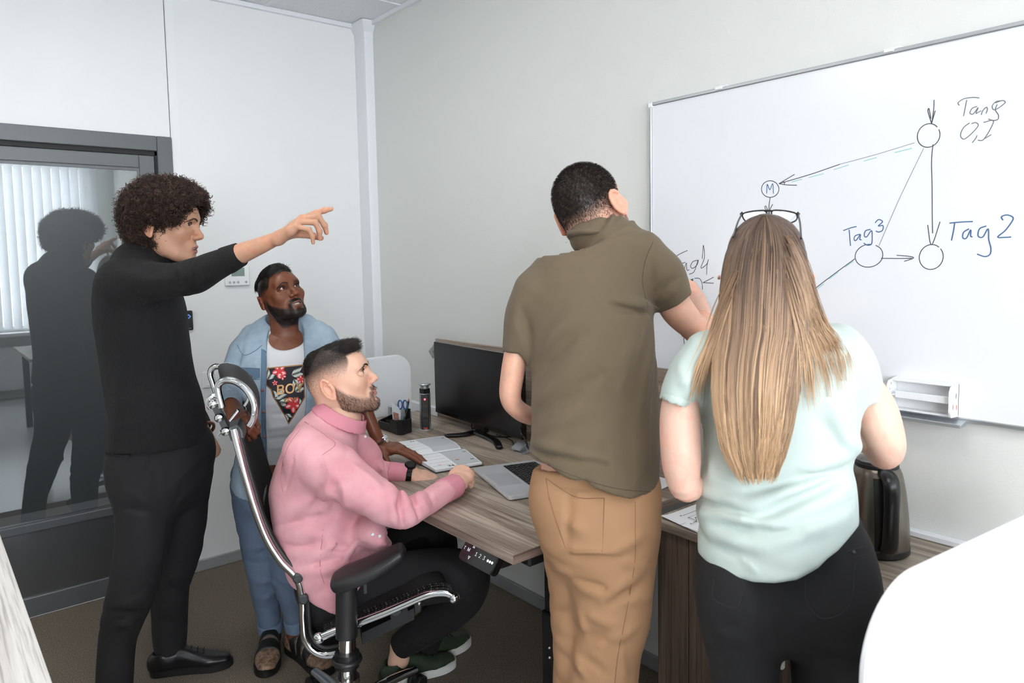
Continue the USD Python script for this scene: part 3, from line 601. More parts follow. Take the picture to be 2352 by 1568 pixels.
obj('button', hull([kp(.098, .20, -.012), kp(.098, .20, .012), kp(.110, .188, -.012), kp(.110, .188, .012), kp(.106, .203, -.010), kp(.106, .203, .010)]), LOOKS['satin_black'], ke)
obj('switch', place(slab(rrect(.026, .016, .004), .010, .003, 2), kp(.079, .036), hn, (0, 0, 1), hd_), mat('smoky_clear', (150, 152, 154), 0.15), ke)
obj('plug_lead', tube(smooth_path([kp(-.02, .012, .079), (1.845, .89, ZC + .01), (1.86, .93, ZC + .03), (1.90, .96, ZC + .03), (1.99, .97, ZC + .05)], 6), .004, 8), m_black, ke)

# ---- white divider and desk in the right foreground, pale desk in the left foreground
pa, pb = on(2094, 1307.5, 2, 1.07), on(2352, 1187.4, 2, 1.07)
ex = unit(pb - pa)
p0_ = pa[:2] - ex[:2] * 0.115
fg, ez = rounded_panel('desk_divider', 'large white rounded desk divider in the right foreground', p0_ , p0_ + ex[:2] * 0.80, 0.7635, 1.07, 0.125, 0.020, m_pwhite)
nrm = np.array(ez) if np.dot(ez, -pa) > 0 else -np.array(ez)
hc_ = on(2372, 1470, 0, 9) ; rr = ray(2376, 1470); tt = np.dot(np.append(p0_, 1.0) - EYE, nrm) / np.dot(rr, nrm); hcn = EYE + rr * tt
obj('recess_ring', tube(np.array([hcn + nrm * .010 + np.append(ex[:2], 0) * .026 * math.cos(a) + np.array((0, 0, 1)) * .075 * math.sin(a) for a in np.linspace(0, 2 * math.pi, 36, endpoint=False)]), .004, 8, closed=True), mat('soft_grey_plastic', (176, 182, 190), 0.5), fg)
d2 = thing('desk', 'ash laminate desk below the white divider in the right foreground', 'desk', (1.2, -0.1, 0))
dpoly = Polygon([(0.72, -0.85), (1.58, -0.85), (1.58, (p0_ + ex[:2] * 0.62)[1] - .03), (p0_[0] - .02, p0_[1] - .03), (0.72, p0_[1] - .06)])
obj('desktop', moved(slab(dpoly, .025, .0012), (0, 0, .735)), w_top, d2)
for x, y in ((.80, -.75), (1.50, -.75), (.80, .15), (1.50, .15)): obj('leg', bx(x - .025, x + .025, y - .025, y + .025, 0, .735, .003), m_leg, d2)
obj('clamp', hull([np.append(p0_ + ex[:2] * s + nrm[:2] * o, z) for s in (.3, .36) for o in (.0105, .05) for z in (.7632, .80)]), m_alu, fg)
d3 = thing('desk', 'pale laminate desk with a squared edge in the left foreground', 'desk', (-.28, 1.7, 0))
e0_, e1_ = on(0, 1225, 2, Z_D), on(121, 1568, 2, Z_D)
dv = (e0_ - e1_)[:2]; a_ = e1_[:2] - dv * .7; b_ = e0_[:2] + dv * .30
dpoly = Polygon([tuple(a_), tuple(b_), (b_[0] - .8, b_[1]), (a_[0] - .8, a_[1])])
obj('desktop', moved(slab(dpoly, .025, .003, 2), (0, 0, Z_D - .025)), w_pale, d3)
for x, y in ((a_[0] - .1, a_[1] + .1), (a_[0] - .7, a_[1] + .1), (b_[0] - .1, b_[1] - .1), (b_[0] - .7, b_[1] - .1)): obj('leg', bx(x - .03, x + .03, y - .03, y + .03, 0, Z_D - .025, .003), m_leg, d3)

fm = obj('added_floor_mat', moved(slab(affinity.translate(rrect(0.95, 4.5, .06), .52, -.28), .0012), (0, 0, .0002)), mat('pale_reflecting_mat', (196, 200, 204), 0.22, coat_weight=.5, coat_roughness=.15)); tag(fm, 'unseen pale glossy mat added on the carpet to brighten the reflection in the door glass', 'added mat')  # mat added out of view so the door glass mirrors a bright floor
# ================================================================== things on the desk
# ---- monitor
mo = thing('monitor', 'black flat monitor with a crescent stand on the desk', 'monitor', (1.74, 2.33, Z_D))
MX = 1.765; A0, A1 = on(1000, 946, 0, MX), on(1199, 984, 0, MX - .045)
mdir = unit((A1 - A0) * np.array((1, 1, 0))); mn = np.cross(mdir, (0, 0, 1)); mn = mn if mn[0] < 0 else -mn; mup = np.array((0, 0, 1.0))
MW = np.linalg.norm((A1 - A0)[:2]); zb = A0[2]; zt = on(1007, 786, 0, MX)[2]
def mpt(u, v, w=0): return np.array((A0[0], A0[1], zb)) + mdir * u + mup * v + mn * w
MH = zt - zb
q = slab(sbox(0, 0, MW, MH).buffer(-.004).buffer(.004), .022, .003, 2)
obj('casing', place(q, mpt(0, 0, -.022), mdir, mup, mn), mat('gloss_bezel', (13, 13, 14), 0.2), mo)
obj('screen', place(extrude(sbox(.008, .016, MW - .008, MH - .008), .0006), mpt(0, 0, .0001), mdir, mup, mn), mat('dark_screen', (9, 9, 11), 0.28, specular_ior_level=0.5), mo)
obj('back_bulge', place(slab(rrect(MW * .6, MH * .6, .03), .02, .008, 2), mpt(MW / 2, MH / 2, -.042), mdir, mup, mn), m_black, mo)
nk = mpt(MW * .50, 0, -.030)
obj('neck', hull([nk + mdir * s * w + mn * o + np.array((0, 0, z)) for s in (-1, 1) for w, o, z in ((.032, -.010, .06), (.032, .008, .06), (.038, -.012, Z_D + .018 - zb), (.038, .010, Z_D + .018 - zb))]), mat('gloss_bezel2', (14, 14, 15), 0.22), mo)
fl, fm, fr_ = on(1022, 1000, 2, Z_D + .008), nk * np.array((1, 1, 0)) + np.array((0.0, 0, Z_D + .008)), on(1147, 1028, 2, Z_D + .008)
fp = smooth_path([fl, fl * .5 + fm * .5 + np.array((-.004, .0, 0)), fm + np.array((-.012, .03, 0)), fm + np.array((-.012, -.03, 0)), fr_ * .5 + fm * .5 + np.array((.006, -.028, 0)), fr_], 8)
ft = tube(fp, np.interp(np.linspace(0, 1, len(fp)), [0, .5, 1], [.013, .021, .014]), 12, normal=(0, 0, 1), flat=0.48); obj('foot', ft, LOOKS['gloss_bezel2'], mo, smooth=50)
for e, d in ((fl, fl - fm), (fr_, fr_ - fm)): obj('foot_pad', ball(e + np.array((0, 0, .0048)), .0085, 2, (1, 1, .25)) if False else moved(ball((0, 0, 0), .0085, 2, (1, 1, .3)), e + np.array((0, 0, .0045)) - unit(d) * .003), m_dark, mo)
obj('cable', tube(smooth_path([mpt(MW * .36, .05, -.045), mpt(MW * .33, -.04, -.055), mpt(MW * .40, -.10, -.050) * np.array((1, 1, 0)) + np.array((0, 0, Z_D + .02)), mpt(MW * .62, 0, -.03) * np.array((1, 1, 0)) + np.array((0, 0, Z_D + .012)), mpt(MW * .86, 0, -.04) * np.array((1, 1, 0)) + np.array((0, 0, Z_D + .04)), mpt(MW * .95, .03, -.045)], 8), .0032, 8), m_black, mo)
obj('cable', tube(smooth_path([mpt(MW * .88, .03, -.045), on(1197, 995, 2, Z_D + .10), on(1207, 1010, 2, Z_D + .05), on(1212, 1030, 2, Z_D + .012)], 8), .0034, 8), m_black, mo)

# ---- aluminium hub in front of the monitor
hb = thing('hub', 'small folded aluminium stand on the desk beside the monitor foot', 'stand', on(1195, 1033, 2, Z_D))
m_sil = mat('silver', (196, 200, 205), 0.3, metal=0.7)
hpts = [on(1176, 1036, 2, Z_D + .001), on(1198, 1044, 2, Z_D + .001), on(1232, 1036, 2, Z_D + .001), on(1214, 1022, 2, Z_D + .001)]
obj('plate', hull([p + np.array((0, 0, z)) for p in hpts for z in (0, .004)]), m_sil, hb)
tp_ = [on(1174, 1031, 2, Z_D + .012), on(1194, 1036, 2, Z_D + .012), on(1210, 1020, 2, Z_D + .030), on(1190, 1014, 2, Z_D + .030)]
obj('plate', hull([p + np.array((0, 0, z)) for p in tp_ for z in (0, .005)]), m_sil, hb)
obj('spine', hull([p for p in (tp_[2] + (0, 0, .002), tp_[3] + (0, 0, .002), tp_[2] * (1, 1, 0) + (0, 0, Z_D + .004), tp_[3] * (1, 1, 0) + (0, 0, Z_D + .004), tp_[2] * (1, 1, 0) + (.01, 0, Z_D + .004), tp_[3] * (1, 1, 0) + (.01, 0, Z_D + .004))]), m_sil, hb)
obj('lead', tube(smooth_path([on(1190, 1016, 2, Z_D + .02), on(1181, 1022, 2, Z_D + .003), on(1176, 1012, 2, Z_D + .003), on(1160, 1004, 2, Z_D + .003), on(1140, 998, 2, Z_D + .02)], 8), .0018, 6), m_black, hb)

# ---- laptop
lp = thing('laptop', 'open silver laptop with a black keyboard beside the brown-shirted man', 'laptop', (1.52, 1.80, Z_D))
LA, LB = on(1086, 1073, 2, Z_D + .015), on(1168, 1140, 2, Z_D + .015)
ly = unit(LA - LB); lxd = np.array((ly[1], -ly[0], 0)); LW = np.linalg.norm(LA - LB); LD = 0.245
if lxd[0] < 0: lxd = -lxd
# local: u along the front edge (from LB to LA), v towards the hinge
def lpt(u, v, w=0): return LB + ly * u + lxd * v + np.array((0, 0, w))
q = slab(affinity.translate(rrect(LW, LD, .012), LW / 2, LD / 2), .013, .004, 3)
obj('base', place(q, lpt(0, 0, -.013), ly, lxd, (0, 0, 1)) if np.cross(ly, lxd)[2] > 0 else place(q, lpt(LW, 0, -.013), -ly, lxd, (0, 0, 1)), mat('laptop_silver', (208, 210, 214), 0.32, metal=0.35), lp)
obj('foot_strip', hull([lpt(u, v, w) for u in (.01, LW - .01) for v in (.01, LD - .01) for w in (-.0145, -.0125)]), m_black, lp)
kb = [lpt(u, v, w) for u in (.030, LW - .030) for v in (.098, .220) for w in (-.001, .0003)]
obj('key_well', hull(kb), mat('key_well', (150, 152, 156), 0.4, metal=0.3), lp)
m_key = mat('black_keys', (14, 14, 15), 0.45); m_leg_ = mat('key_legend', (150, 160, 158), 0.5)
K0, K1 = .031, LW - .031
rows = [(.100, [1, 1, 1, 1.2, 5, 1.2, 1, 1, 1, 1]), (.120, [2.3] + [1] * 10 + [2.3]), (.140, [1.8] + [1] * 11 + [1.8]), (.160, [1.5] + [1] * 12 + [1.2]), (.180, [1] * 13 + [1.5]), (.200, [1] * 14)]
legends = []
for v0, ws in rows:
    tot = sum(ws); u = K1
    for w_ in ws:
        ku = (K1 - K0) * w_ / tot
        obj('key', hull([lpt(a, b, c) for a in (u - ku + .001, u - .001) for b in (v0, v0 + .0175) for c in (.0003, .0016)] ), m_key, lp)
        legends.append(hull([lpt(a, b, .0017) + np.array((0, 0, c)) for a in (u - ku * .5 - .0018, u - ku * .5 + .0018) for b in (v0 + .006, v0 + .011) for c in (0, .0001)]))
        u -= ku
obj('key_legends', join(*legends), m_leg_, lp, kind='stuff')
obj('trackpad', hull([lpt(u, v, w) for u in (LW / 2 - .065, LW / 2 + .065) for v in (.010, .088) for w in (-.0005, .0002)]), mat('trackpad', (200, 202, 207), 0.25, metal=0.3), lp)
tilt = math.radians(112); sdir = lxd * math.cos(math.pi - tilt) * -1 * -1 + np.array((0, 0, 1)) * math.sin(tilt); sdir = unit(lxd * math.cos(math.radians(180 - 112)) + np.array((0, 0, math.sin(math.radians(68)))))
sn = unit(np.cross(ly, sdir)); sn = sn if np.dot(sn, lxd) < 0 else -sn
base_h = lpt(0, LD - .004, .004)
lid_pts = [base_h + ly * u + sdir * v - sn * w for u in (0, LW) for v in (0, LD - .01) for w in (0, .006)]
obj('lid', hull(lid_pts), LOOKS['laptop_silver'], lp)
obj('screen', hull([base_h + ly * u + sdir * v + sn * w for u in (.008, LW - .008) for v in (.012, LD - .018) for w in (0, .0006)]), LOOKS['black_glass'], lp)

# ---- pop-up socket tower
us = on(978, 986, 2, Z_D)
so = thing('socket_tower', 'silver and black pop-up socket tower standing on the desk by the wall', 'socket tower', us)
HT = .205
def st_(m): return moved(m, us)
obj('flange', st_(lathe([(0, 0), (.031, 0), (.031, .002), (.028, .004), (0, .004)], 32)), m_alu, so)
obj('column', st_(lathe([(0, .004), (.0235, .004), (.0235, .155), (.022, .157), (0, .157)], 32)), m_alu, so)
sd = unit((EYE - us) * (1, 1, 0) + np.array((-.1, .0, 0))); sr_ = np.cross((0, 0, 1), sd)
obj('socket_face', hull([us + sd * o + sr_ * s * w + np.array((0, 0, z)) for s in (-1, 1) for w, o in ((.0165, .018), (.0135, .0245)) for z in (.006, .156)]), m_black_soft, so)
obj('neck', st_(hull([(x, y, z) for x in (-.016, .016) for y in (-.016, .016) for z in (.157, .178)])), m_black, so)
obj('cap', st_(lathe([(0, .178), (.017, .178), (.018, .190), (0, .190)], 28)), m_alu, so)
obj('lid', st_(lathe([(0, .193), (.025, .193), (.026, .196), (.024, .199), (0, .1995)], 32)), m_alu, so)
m_red = usdkit.material(stage, '/World/Looks/red_led', {'e': ('emission', {'color': (1.0, 0.10, 0.12), 'strength': 2.5})}, [], surface='e.emission')
obj('power_light', ball(us + sd * .0245 + np.array((0, 0, .135)), .0045, 2), m_red, so)
obj('power_light', hull([us + sd * o + sr_ * s * .008 + np.array((0, 0, z)) for o in (.02, .025) for s in (-1, 1) for z in (.008, .014)]), mat('red_plastic', (200, 50, 40), 0.4), so)
for zz in (.035, .065, .095):
    obj('socket', place(lathe([(0, 0), (.0115, 0), (.0125, .0008), (.0125, .0012), (0, .0004)], 24), us + sd * .0246 + np.array((0, 0, zz + .012)), sr_, (0, 0, 1), sd), m_black, so)
    obj('socket_pin', ball(us + sd * .0252 + sr_ * .004 + np.array((0, 0, zz + .012)), .0017, 1), mat('brass', (150, 90, 60), 0.4, metal=0.8), so)

# ---- pen holder and what stands in it
ph = np.array((1.575, 2.665, Z_D))
pn = thing('pen_holder', 'black plastic desk organiser in front of the white divider', 'pen holder', ph)
pu = unit(on(946, 985, 2, Z_D) - on(872, 985, 2, Z_D)); pv = np.array((-pu[1], pu[0], 0))
PA = on(925, 1001, 2, Z_D)
cyl = lambda poly, h0: poly
fp_ = [on(869, 983, 2, Z_D), on(912, 999, 2, Z_D), on(925, 1000, 2, Z_D), on(946, 992, 2, Z_D), on(944, 968, 2, Z_D), on(905, 966, 2, Z_D)]
poly = Polygon([(p[0], p[1]) for p in fp_]).convex_hull; c_ = np.array(poly.centroid.coords[0])
inner = poly.buffer(-.004)
wall = mf(slab(poly, .060, .002)) - mf(moved(slab(inner, .07), (0, 0, .004)))
cut = Polygon([(-.2, .030), (-.02, .036), (.0, .062), (.2, .062), (.2, .2), (-.2, .2)])
cutm = place(extrude(cut, .4), np.array((c_[0], c_[1], 0)) - np.array((pv[0], pv[1], 0)) * .2, pu, (0, 0, 1), pv if np.cross(pu, (0, 0, 1)) @ pv > 0 else -pv)
if np.cross(pu, (0, 0, 1)) @ pv < 0: cutm = place(extrude(cut, .4), np.array((c_[0], c_[1], 0)) + np.array((pv[0], pv[1], 0)) * .2, pu, (0, 0, 1), -pv)
wall = wall - mf(cutm)
obj('tray', moved(tm(wall), (0, 0, Z_D)), m_black_soft, pn)
cc = np.array((c_[0], c_[1], Z_D))
obj('partition', hull([cc + pu * u + pv * v + np.array((0, 0, z)) for u in (-.002, .002) for v in (-.035, .035) for z in (.003, .035)]), m_black_soft, pn)
obj('partition', hull([cc + pu * u + pv * v + np.array((0, 0, z)) for u in (-.05, .045) for v in (-.006, -.002) for z in (.003, .034)]), m_black_soft, pn)
# scissors
sc = thing('scissors', 'scissors with blue looped handles standing in the desk organiser', 'scissors', cc)
sb = cc + pu * .020 + pv * .012
m_blue = mat('blue_plastic', (62, 96, 146), 0.35)
for s in (-1, 1):
    o = sb + pu * s * .011 + np.array((0, 0, .098))
    obj('handle', tube(np.array([o + pu * .009 * math.cos(a) + np.array((0, 0, .019 * math.sin(a))) for a in np.linspace(0, 2 * math.pi, 22, endpoint=False)]), .0034, 8, closed=True), m_blue, sc)
    obj('blade', hull([sb + pu * (s * .004 + t * .005) + pv * (.001 * s) + np.array((0, 0, z)) for t in (-1, 1) for z in (.010, .080)] + [sb + pu * s * .004 + pv * .002 * s + np.array((0, 0, .01))]), m_sil, sc)
# pens
def pen(name, label, a, b, r, m, capm):
    t = thing(name, label, 'pen', a)
    a, b = np.asarray(a, float), np.asarray(b, float); d = unit(b - a); L = np.linalg.norm(b - a)
    obj('barrel', rod(a, a + d * L * .9, r, 14), m, t); obj('tip', rod(a + d * L * .9, b, r * .8, 12, r * .35), capm, t)
pb_ = cc + pu * .024 + pv * .004
pen('pen', 'black marker pen leaning in the desk organiser', pb_ + (0, 0, .012), on(939, 916, 1, pb_[1] + .02), .0052, m_black, mat('copper_tip', (170, 110, 80), 0.4, metal=0.6))
# card with a picture, clear ruler
ph_c = cc + pu * -.002 + pv * .006
cd = thing('photo_card', 'small pale card with an orange print standing in the desk organiser', 'card', ph_c)
obj('card', hull([ph_c + pu * u + pv * v + np.array((0, 0, z)) for u, z in ((-.022, .03), (.010, .02), (.008, .085), (-.026, .110)) for v in (0, .0006)]), mat('card_face', (206, 208, 212), 0.35), cd)
obj('print', hull([ph_c + pu * u + pv * v + np.array((0, 0, z)) for u, z in ((-.018, .036), (.006, .030), (.004, .060), (-.020, .068)) for v in (-.0004, .0007)]), mat('orange_print', (196, 140, 112), 0.4, vary=(60, (120, 90, 90))), cd)
nb = thing('note_block', 'white paper slip behind the scissors in the desk organiser', 'paper', cc + pv * .02)
obj('sheet', hull([cc + pu * u + pv * v + np.array((0, 0, z)) for u in (.002, .020) for v in (.018, .019) for z in (.02, .09)]), mat('paper_white', (238, 240, 242), 0.7), nb)

# ---- planner lying open
pz = Z_D
cor = dict(FL=on(887, 1024, 2, pz), FR=on(1018, 1006, 2, pz), NR=on(1107, 1068, 2, pz), NL=on(1001, 1086, 2, pz))
pl = thing('planner', 'open dated planner with grey and white pages under the dark hand', 'planner', (cor['FL'] + cor['NR']) / 2)
m_page = mat('planner_page', (232, 234, 237), 0.7); m_pageg = mat('planner_page_grey', (190, 193, 198), 0.7); m_cover = mat('planner_cover', (44, 42, 44), 0.5); m_inkp = mat('planner_print', (78, 80, 84), 0.7); m_inkr = mat('planner_print_red', (222, 142, 130), 0.7)
def bil(s, t):      # s from near-left..near-right / far-left..far-right, t from near to far
    return (cor['NL'] * (1 - s) + cor['NR'] * s) * (1 - t) + (cor['FL'] * (1 - s) + cor['FR'] * s) * t
def page_z(t):      # the two halves arch up beside the gutter at t = .5
    u = abs(t - .5) * 2
    return .0035 + .012 * (math.sin(min(u * 3.2, 1.0) * math.pi / 2) * (1 - .45 * u)) + .004 * (1 - u)
def page_sheet(s0, s1, t0, t1, lift=0.0, n=14):
    S, Tt = np.linspace(s0, s1, 5), np.linspace(t0, t1, n); V = []; F = []
    for a in S:
        for b in Tt: V.append(bil(a, b) + np.array((0, 0, page_z(b) + lift)))
    for i in range(4):
        for j in range(n - 1): q = i * n + j; F += [(q, q + n, q + n + 1), (q, q + n + 1, q + 1)]
    base = len(V)
    for a in S:
        for b in Tt: V.append(bil(a, b) + np.array((0, 0, max(.0025, page_z(b) - .02) if lift == 0 else page_z(b) + lift - .0004)))
    for i in range(4):
        for j in range(n - 1): q = base + i * n + j; F += [(q, q + n + 1, q + n), (q, q + 1, q + n + 1)]
    # rims
    def rim(ids):
        for a, b in zip(ids[:-1], ids[1:]): F.extend([(a, b, base + b), (a, base + b, base + a)])
    rim([j for j in range(n)]); rim([4 * n + j for j in range(n)][::-1]); rim([i * n for i in range(5)][::-1]); rim([i * n + n - 1 for i in range(5)])
    m = trimesh.Trimesh(np.array(V), F, process=False); trimesh.repair.fix_normals(m); return m
obj('cover', hull([bil(s, t) + np.array((0, 0, z)) for s in (-.02, 1.02) for t in (-.02, 1.02) for z in (.0003, .0028)]), m_cover, pl)
obj('page_block', page_sheet(0, 1, 0, .497), m_page, pl, smooth=40); obj('page_block', page_sheet(0, 1, .503, 1), m_page, pl, smooth=40)
obj('grey_field', page_sheet(.50, .985, .02, .480, .0003), m_pageg, pl, smooth=40); obj('grey_field', page_sheet(.48, .985, .52, .98, .0003), m_pageg, pl, smooth=40)
for t in (.08, .16, .24, .32, .40, .60, .70, .80): obj('ruled_line', page_sheet(.04, .46, t, t + .004, .0005, 2), m_pageg, pl)
for (s, t, txt, hgt, mm) in ((.38, .045, '26', .014, m_inkp), (.93, .33, '27', .008, m_inkp), (.90, .12, '28', .008, m_inkp), (.62, .16, '30', .009, m_inkr), (.20, .10, '31', .008, m_inkr), (.40, .93, '24', .011, m_inkp), (.93, .90, '25', .008, m_inkp)):
    o = bil(s, t) + np.array((0, 0, page_z(t) + .0006)); ex_ = unit(bil(s, t + .05) - bil(s, t)); obj('printed_number', place(text(txt, hgt, .0003, True), o, unit(bil(s + .05, t) - bil(s, t)), np.cross((0, 0, 1), unit(bil(s + .05, t) - bil(s, t))), (0, 0, 1)), mm, pl)

# ---- papers on the counter and on the desk's right end
def sheet(name, label, pts, z, mtl=None, marks=None):
    V = np.array([on(x, y, 2, z) for x, y in pts]); t = thing(name, label, 'paper', V.mean(0))
    S = np.linspace(0, 1, 9); G = []; F = []
    for a in S:
        for b in S:
            p = (V[0] * (1 - a) + V[1] * a) * (1 - b) + (V[3] * (1 - a) + V[2] * a) * b
            G.append(p + np.array((0, 0, .001 + .006 * (max(0, .25 - a) * 4) ** 2 * (1 - b) + .0015 * math.sin(a * 5) ** 2 * b)))
    for i in range(8):
        for j in range(8): q = i * 9 + j; F += [(q, q + 9, q + 10), (q, q + 10, q + 1)]
    n = len(G); G2 = [g - np.array((0, 0, .0006)) for g in G]
    F2 = [(a + n, c + n, b + n) for a, b, c in F]; rim = []
    ids = [i * 9 for i in range(9)] + [72 + j for j in range(1, 9)] + [i * 9 + 8 for i in range(7, -1, -1)] + [j for j in range(7, 0, -1)]
    for a, b in zip(ids, ids[1:] + ids[:1]): rim += [(a, a + n, b + n), (a, b + n, b)]
    m = trimesh.Trimesh(np.array(G + G2), F + F2 + rim, process=False); trimesh.repair.fix_normals(m)
    obj('sheet', m, mtl or LOOKS['paper_white'], t, smooth=40)
    return t, V
pc, PV = sheet('paper_sheet', 'printed white sheet with a small diagram on the counter by the woman', [(1517, 1189), (1628, 1147), (1720, 1190), (1620, 1232)], ZC)
def onp(x, y): return on(x, y, 2, ZC + .0052)
def pline(nm, pts, w=.0009): obj(nm, tube(np.array([onp(x, y) for x, y in pts]), w, 6, normal=(0, 0, 1), flat=.3), m_inkp, pc)
pline('printed_line', [(1568, 1184), (1612, 1167)], .0011); pline('printed_line', [(1584, 1188), (1600, 1196)]); pline('printed_line', [(1598, 1189), (1600, 1196)]); pline('printed_line', [(1590, 1202), (1600, 1196)]); pline('printed_line', [(1583, 1187), (1608, 1178)], .0006); pline('printed_line', [(1561, 1206), (1575, 1200)], .0006); pline('printed_line', [(1562, 1206), (1604, 1221)], .0012)
for x, y in ((1564, 1184), (1582, 1188), (1598, 1188), (1587, 1202), (1599, 1197), (1607, 1179)): obj('printed_dot', moved(ball((0, 0, 0), .0026, 1, (1.3, 1, .15)), onp(x, y)), m_inkp, pc)
p2_, _ = sheet('paper_sheet', 'white sheet with fine print on the desk behind the brown shirt', [(1440, 1040), (1516, 1056), (1535, 1118), (1455, 1150)], Z_D)
for k in range(7):
    a, b = on(1480, 1068 + 5 * k, 2, Z_D + .0022), on(1518, 1062 + 5 * k, 2, Z_D + .0022); obj('printed_line', tube(np.array([a, b]), .0008, 5, normal=(0, 0, 1), flat=.3), m_pageg, p2_)
# ---- banknote tucked in the panel edge
bn = thing('banknote', 'crumpled pale banknote clipped to the end of the privacy panel', 'banknote', on(995, 805, 0, 1.85))
note = [on(x, y, 0, 1.849 - d) for x, y, d in ((1000, 784, 0), (1006, 800, .004), (1003, 818, .010), (994, 824, .016), (984, 806, .022), (992, 796, .012))]
V = np.array(note + [np.mean(note, 0) + (-.006, 0, 0)]); V = np.vstack([V, V + (.0008, 0, 0)])
F = [(6, i, (i + 1) % 6) for i in range(6)] + [(13, 7 + (i + 1) % 6, 7 + i) for i in range(6)] + [(i, 7 + i, 7 + (i + 1) % 6) for i in range(6)] + [(i, 7 + (i + 1) % 6, (i + 1) % 6) for i in range(6)]
obj('note', trimesh.Trimesh(V, F, process=False), mat('note_print', (170, 172, 166), 0.7, vary=(90, (112, 114, 110))), bn, smooth=False)
obj('portrait', moved(ball((0, 0, 0), .008, 2, (.15, 1, 1.2)), on(995, 808, 0, 1.849 - .017)), mat('note_dark', (120, 120, 116), 0.7), bn)
# ================================================================== figures: smooth solids meshed from signed distances
class Field:
    """Solids blended one after another. Each entry: (distance function, lower corner, upper corner, op, blend)."""
    def __init__(self): self.e = []
    def add(self, s, op='u', k=0.02):
        self.e.append((*s, op, k)); return self
    def u(self, s, k=0.02): return self.add(s, 'u', k)
    def cut(self, s, k=0.01): return self.add(s, 's', k)
    def clip(self, s, k=0.004): return self.add(s, 'i', k)
    def shift(self, fn): self.e.append((fn, None, None, 'd', 0)); return self
    def box(self):
        lo = np.min([x[1] for x in self.e if x[3] == 'u'], 0); hi = np.max([x[2] for x in self.e if x[3] == 'u'], 0); return lo, hi
    def __call__(self, P, far=0.05):
        P = np.asarray(P, float); return self.run(P[:, None, :], P, far)[:, 0]
    def run(self, P, ctr, far):
        """P: (blocks, points, 3); ctr: the blocks' centres; far: how far from its corners a shape still matters to a block."""
        nb, n = P.shape[:2]; d = np.full((nb, n), 0.25)
        cx, cy, cz = np.ascontiguousarray(ctr.T)
        for fn, lo, hi, op, k in self.e:
            if op == 'd':
                i = np.nonzero(np.abs(d) < 0.045)
                if len(i[0]): d[i] -= fn(P[i])
                continue
            if lo is None: i = np.arange(nb)
            else:
                m = k + far
                i = np.nonzero((cx > lo[0] - m) & (cx < hi[0] + m) & (cy > lo[1] - m) & (cy < hi[1] + m) & (cz > lo[2] - m) & (cz < hi[2] + m))[0]
                if not len(i): continue
            v = fn(P[i].reshape(-1, 3)).reshape(len(i), n); o = d[i]
            if op == 'u':
                h = np.maximum(k - np.abs(o - v), 0) / max(k, 1e-9); d[i] = np.minimum(o, v) - h * h * k * 0.25
            else:
                b = v if op == 'i' else -v
                h = np.maximum(k - np.abs(o - b), 0) / max(k, 1e-9); d[i] = np.maximum(o, b) + h * h * k * 0.25
        return d
def cone(a, b, r0, r1=None):
    a, b = np.asarray(a, float), np.asarray(b, float); r1 = r0 if r1 is None else r1; ba = b - a; L2 = max(ba @ ba, 1e-12)
    def fn(P):
        pa = P - a; t = np.clip(pa @ ba / L2, 0, 1); q = pa - t[:, None] * ba
        return np.sqrt((q * q).sum(1)) - (r0 + t * (r1 - r0))
    r = max(r0, r1); return fn, np.minimum(a, b) - r, np.maximum(a, b) + r
def egg(c, r, R=None):
    c = np.asarray(c, float); r = np.broadcast_to(np.asarray(r, float), 3)
    def fn(P):
        q = P - c
        if R is not None: q = q @ R
        k0 = np.sqrt(((q / r) ** 2).sum(1)); k1 = np.sqrt(((q / r ** 2) ** 2).sum(1))
        return np.where(k1 > 1e-9, k0 * (k0 - 1) / np.maximum(k1, 1e-9), -r.min())
    m = r.max() if R is not None else r
    return fn, c - m, c + m
def half(p, n):
    p, n = np.asarray(p, float), unit(n); return (lambda P: (P - p) @ n), None, None
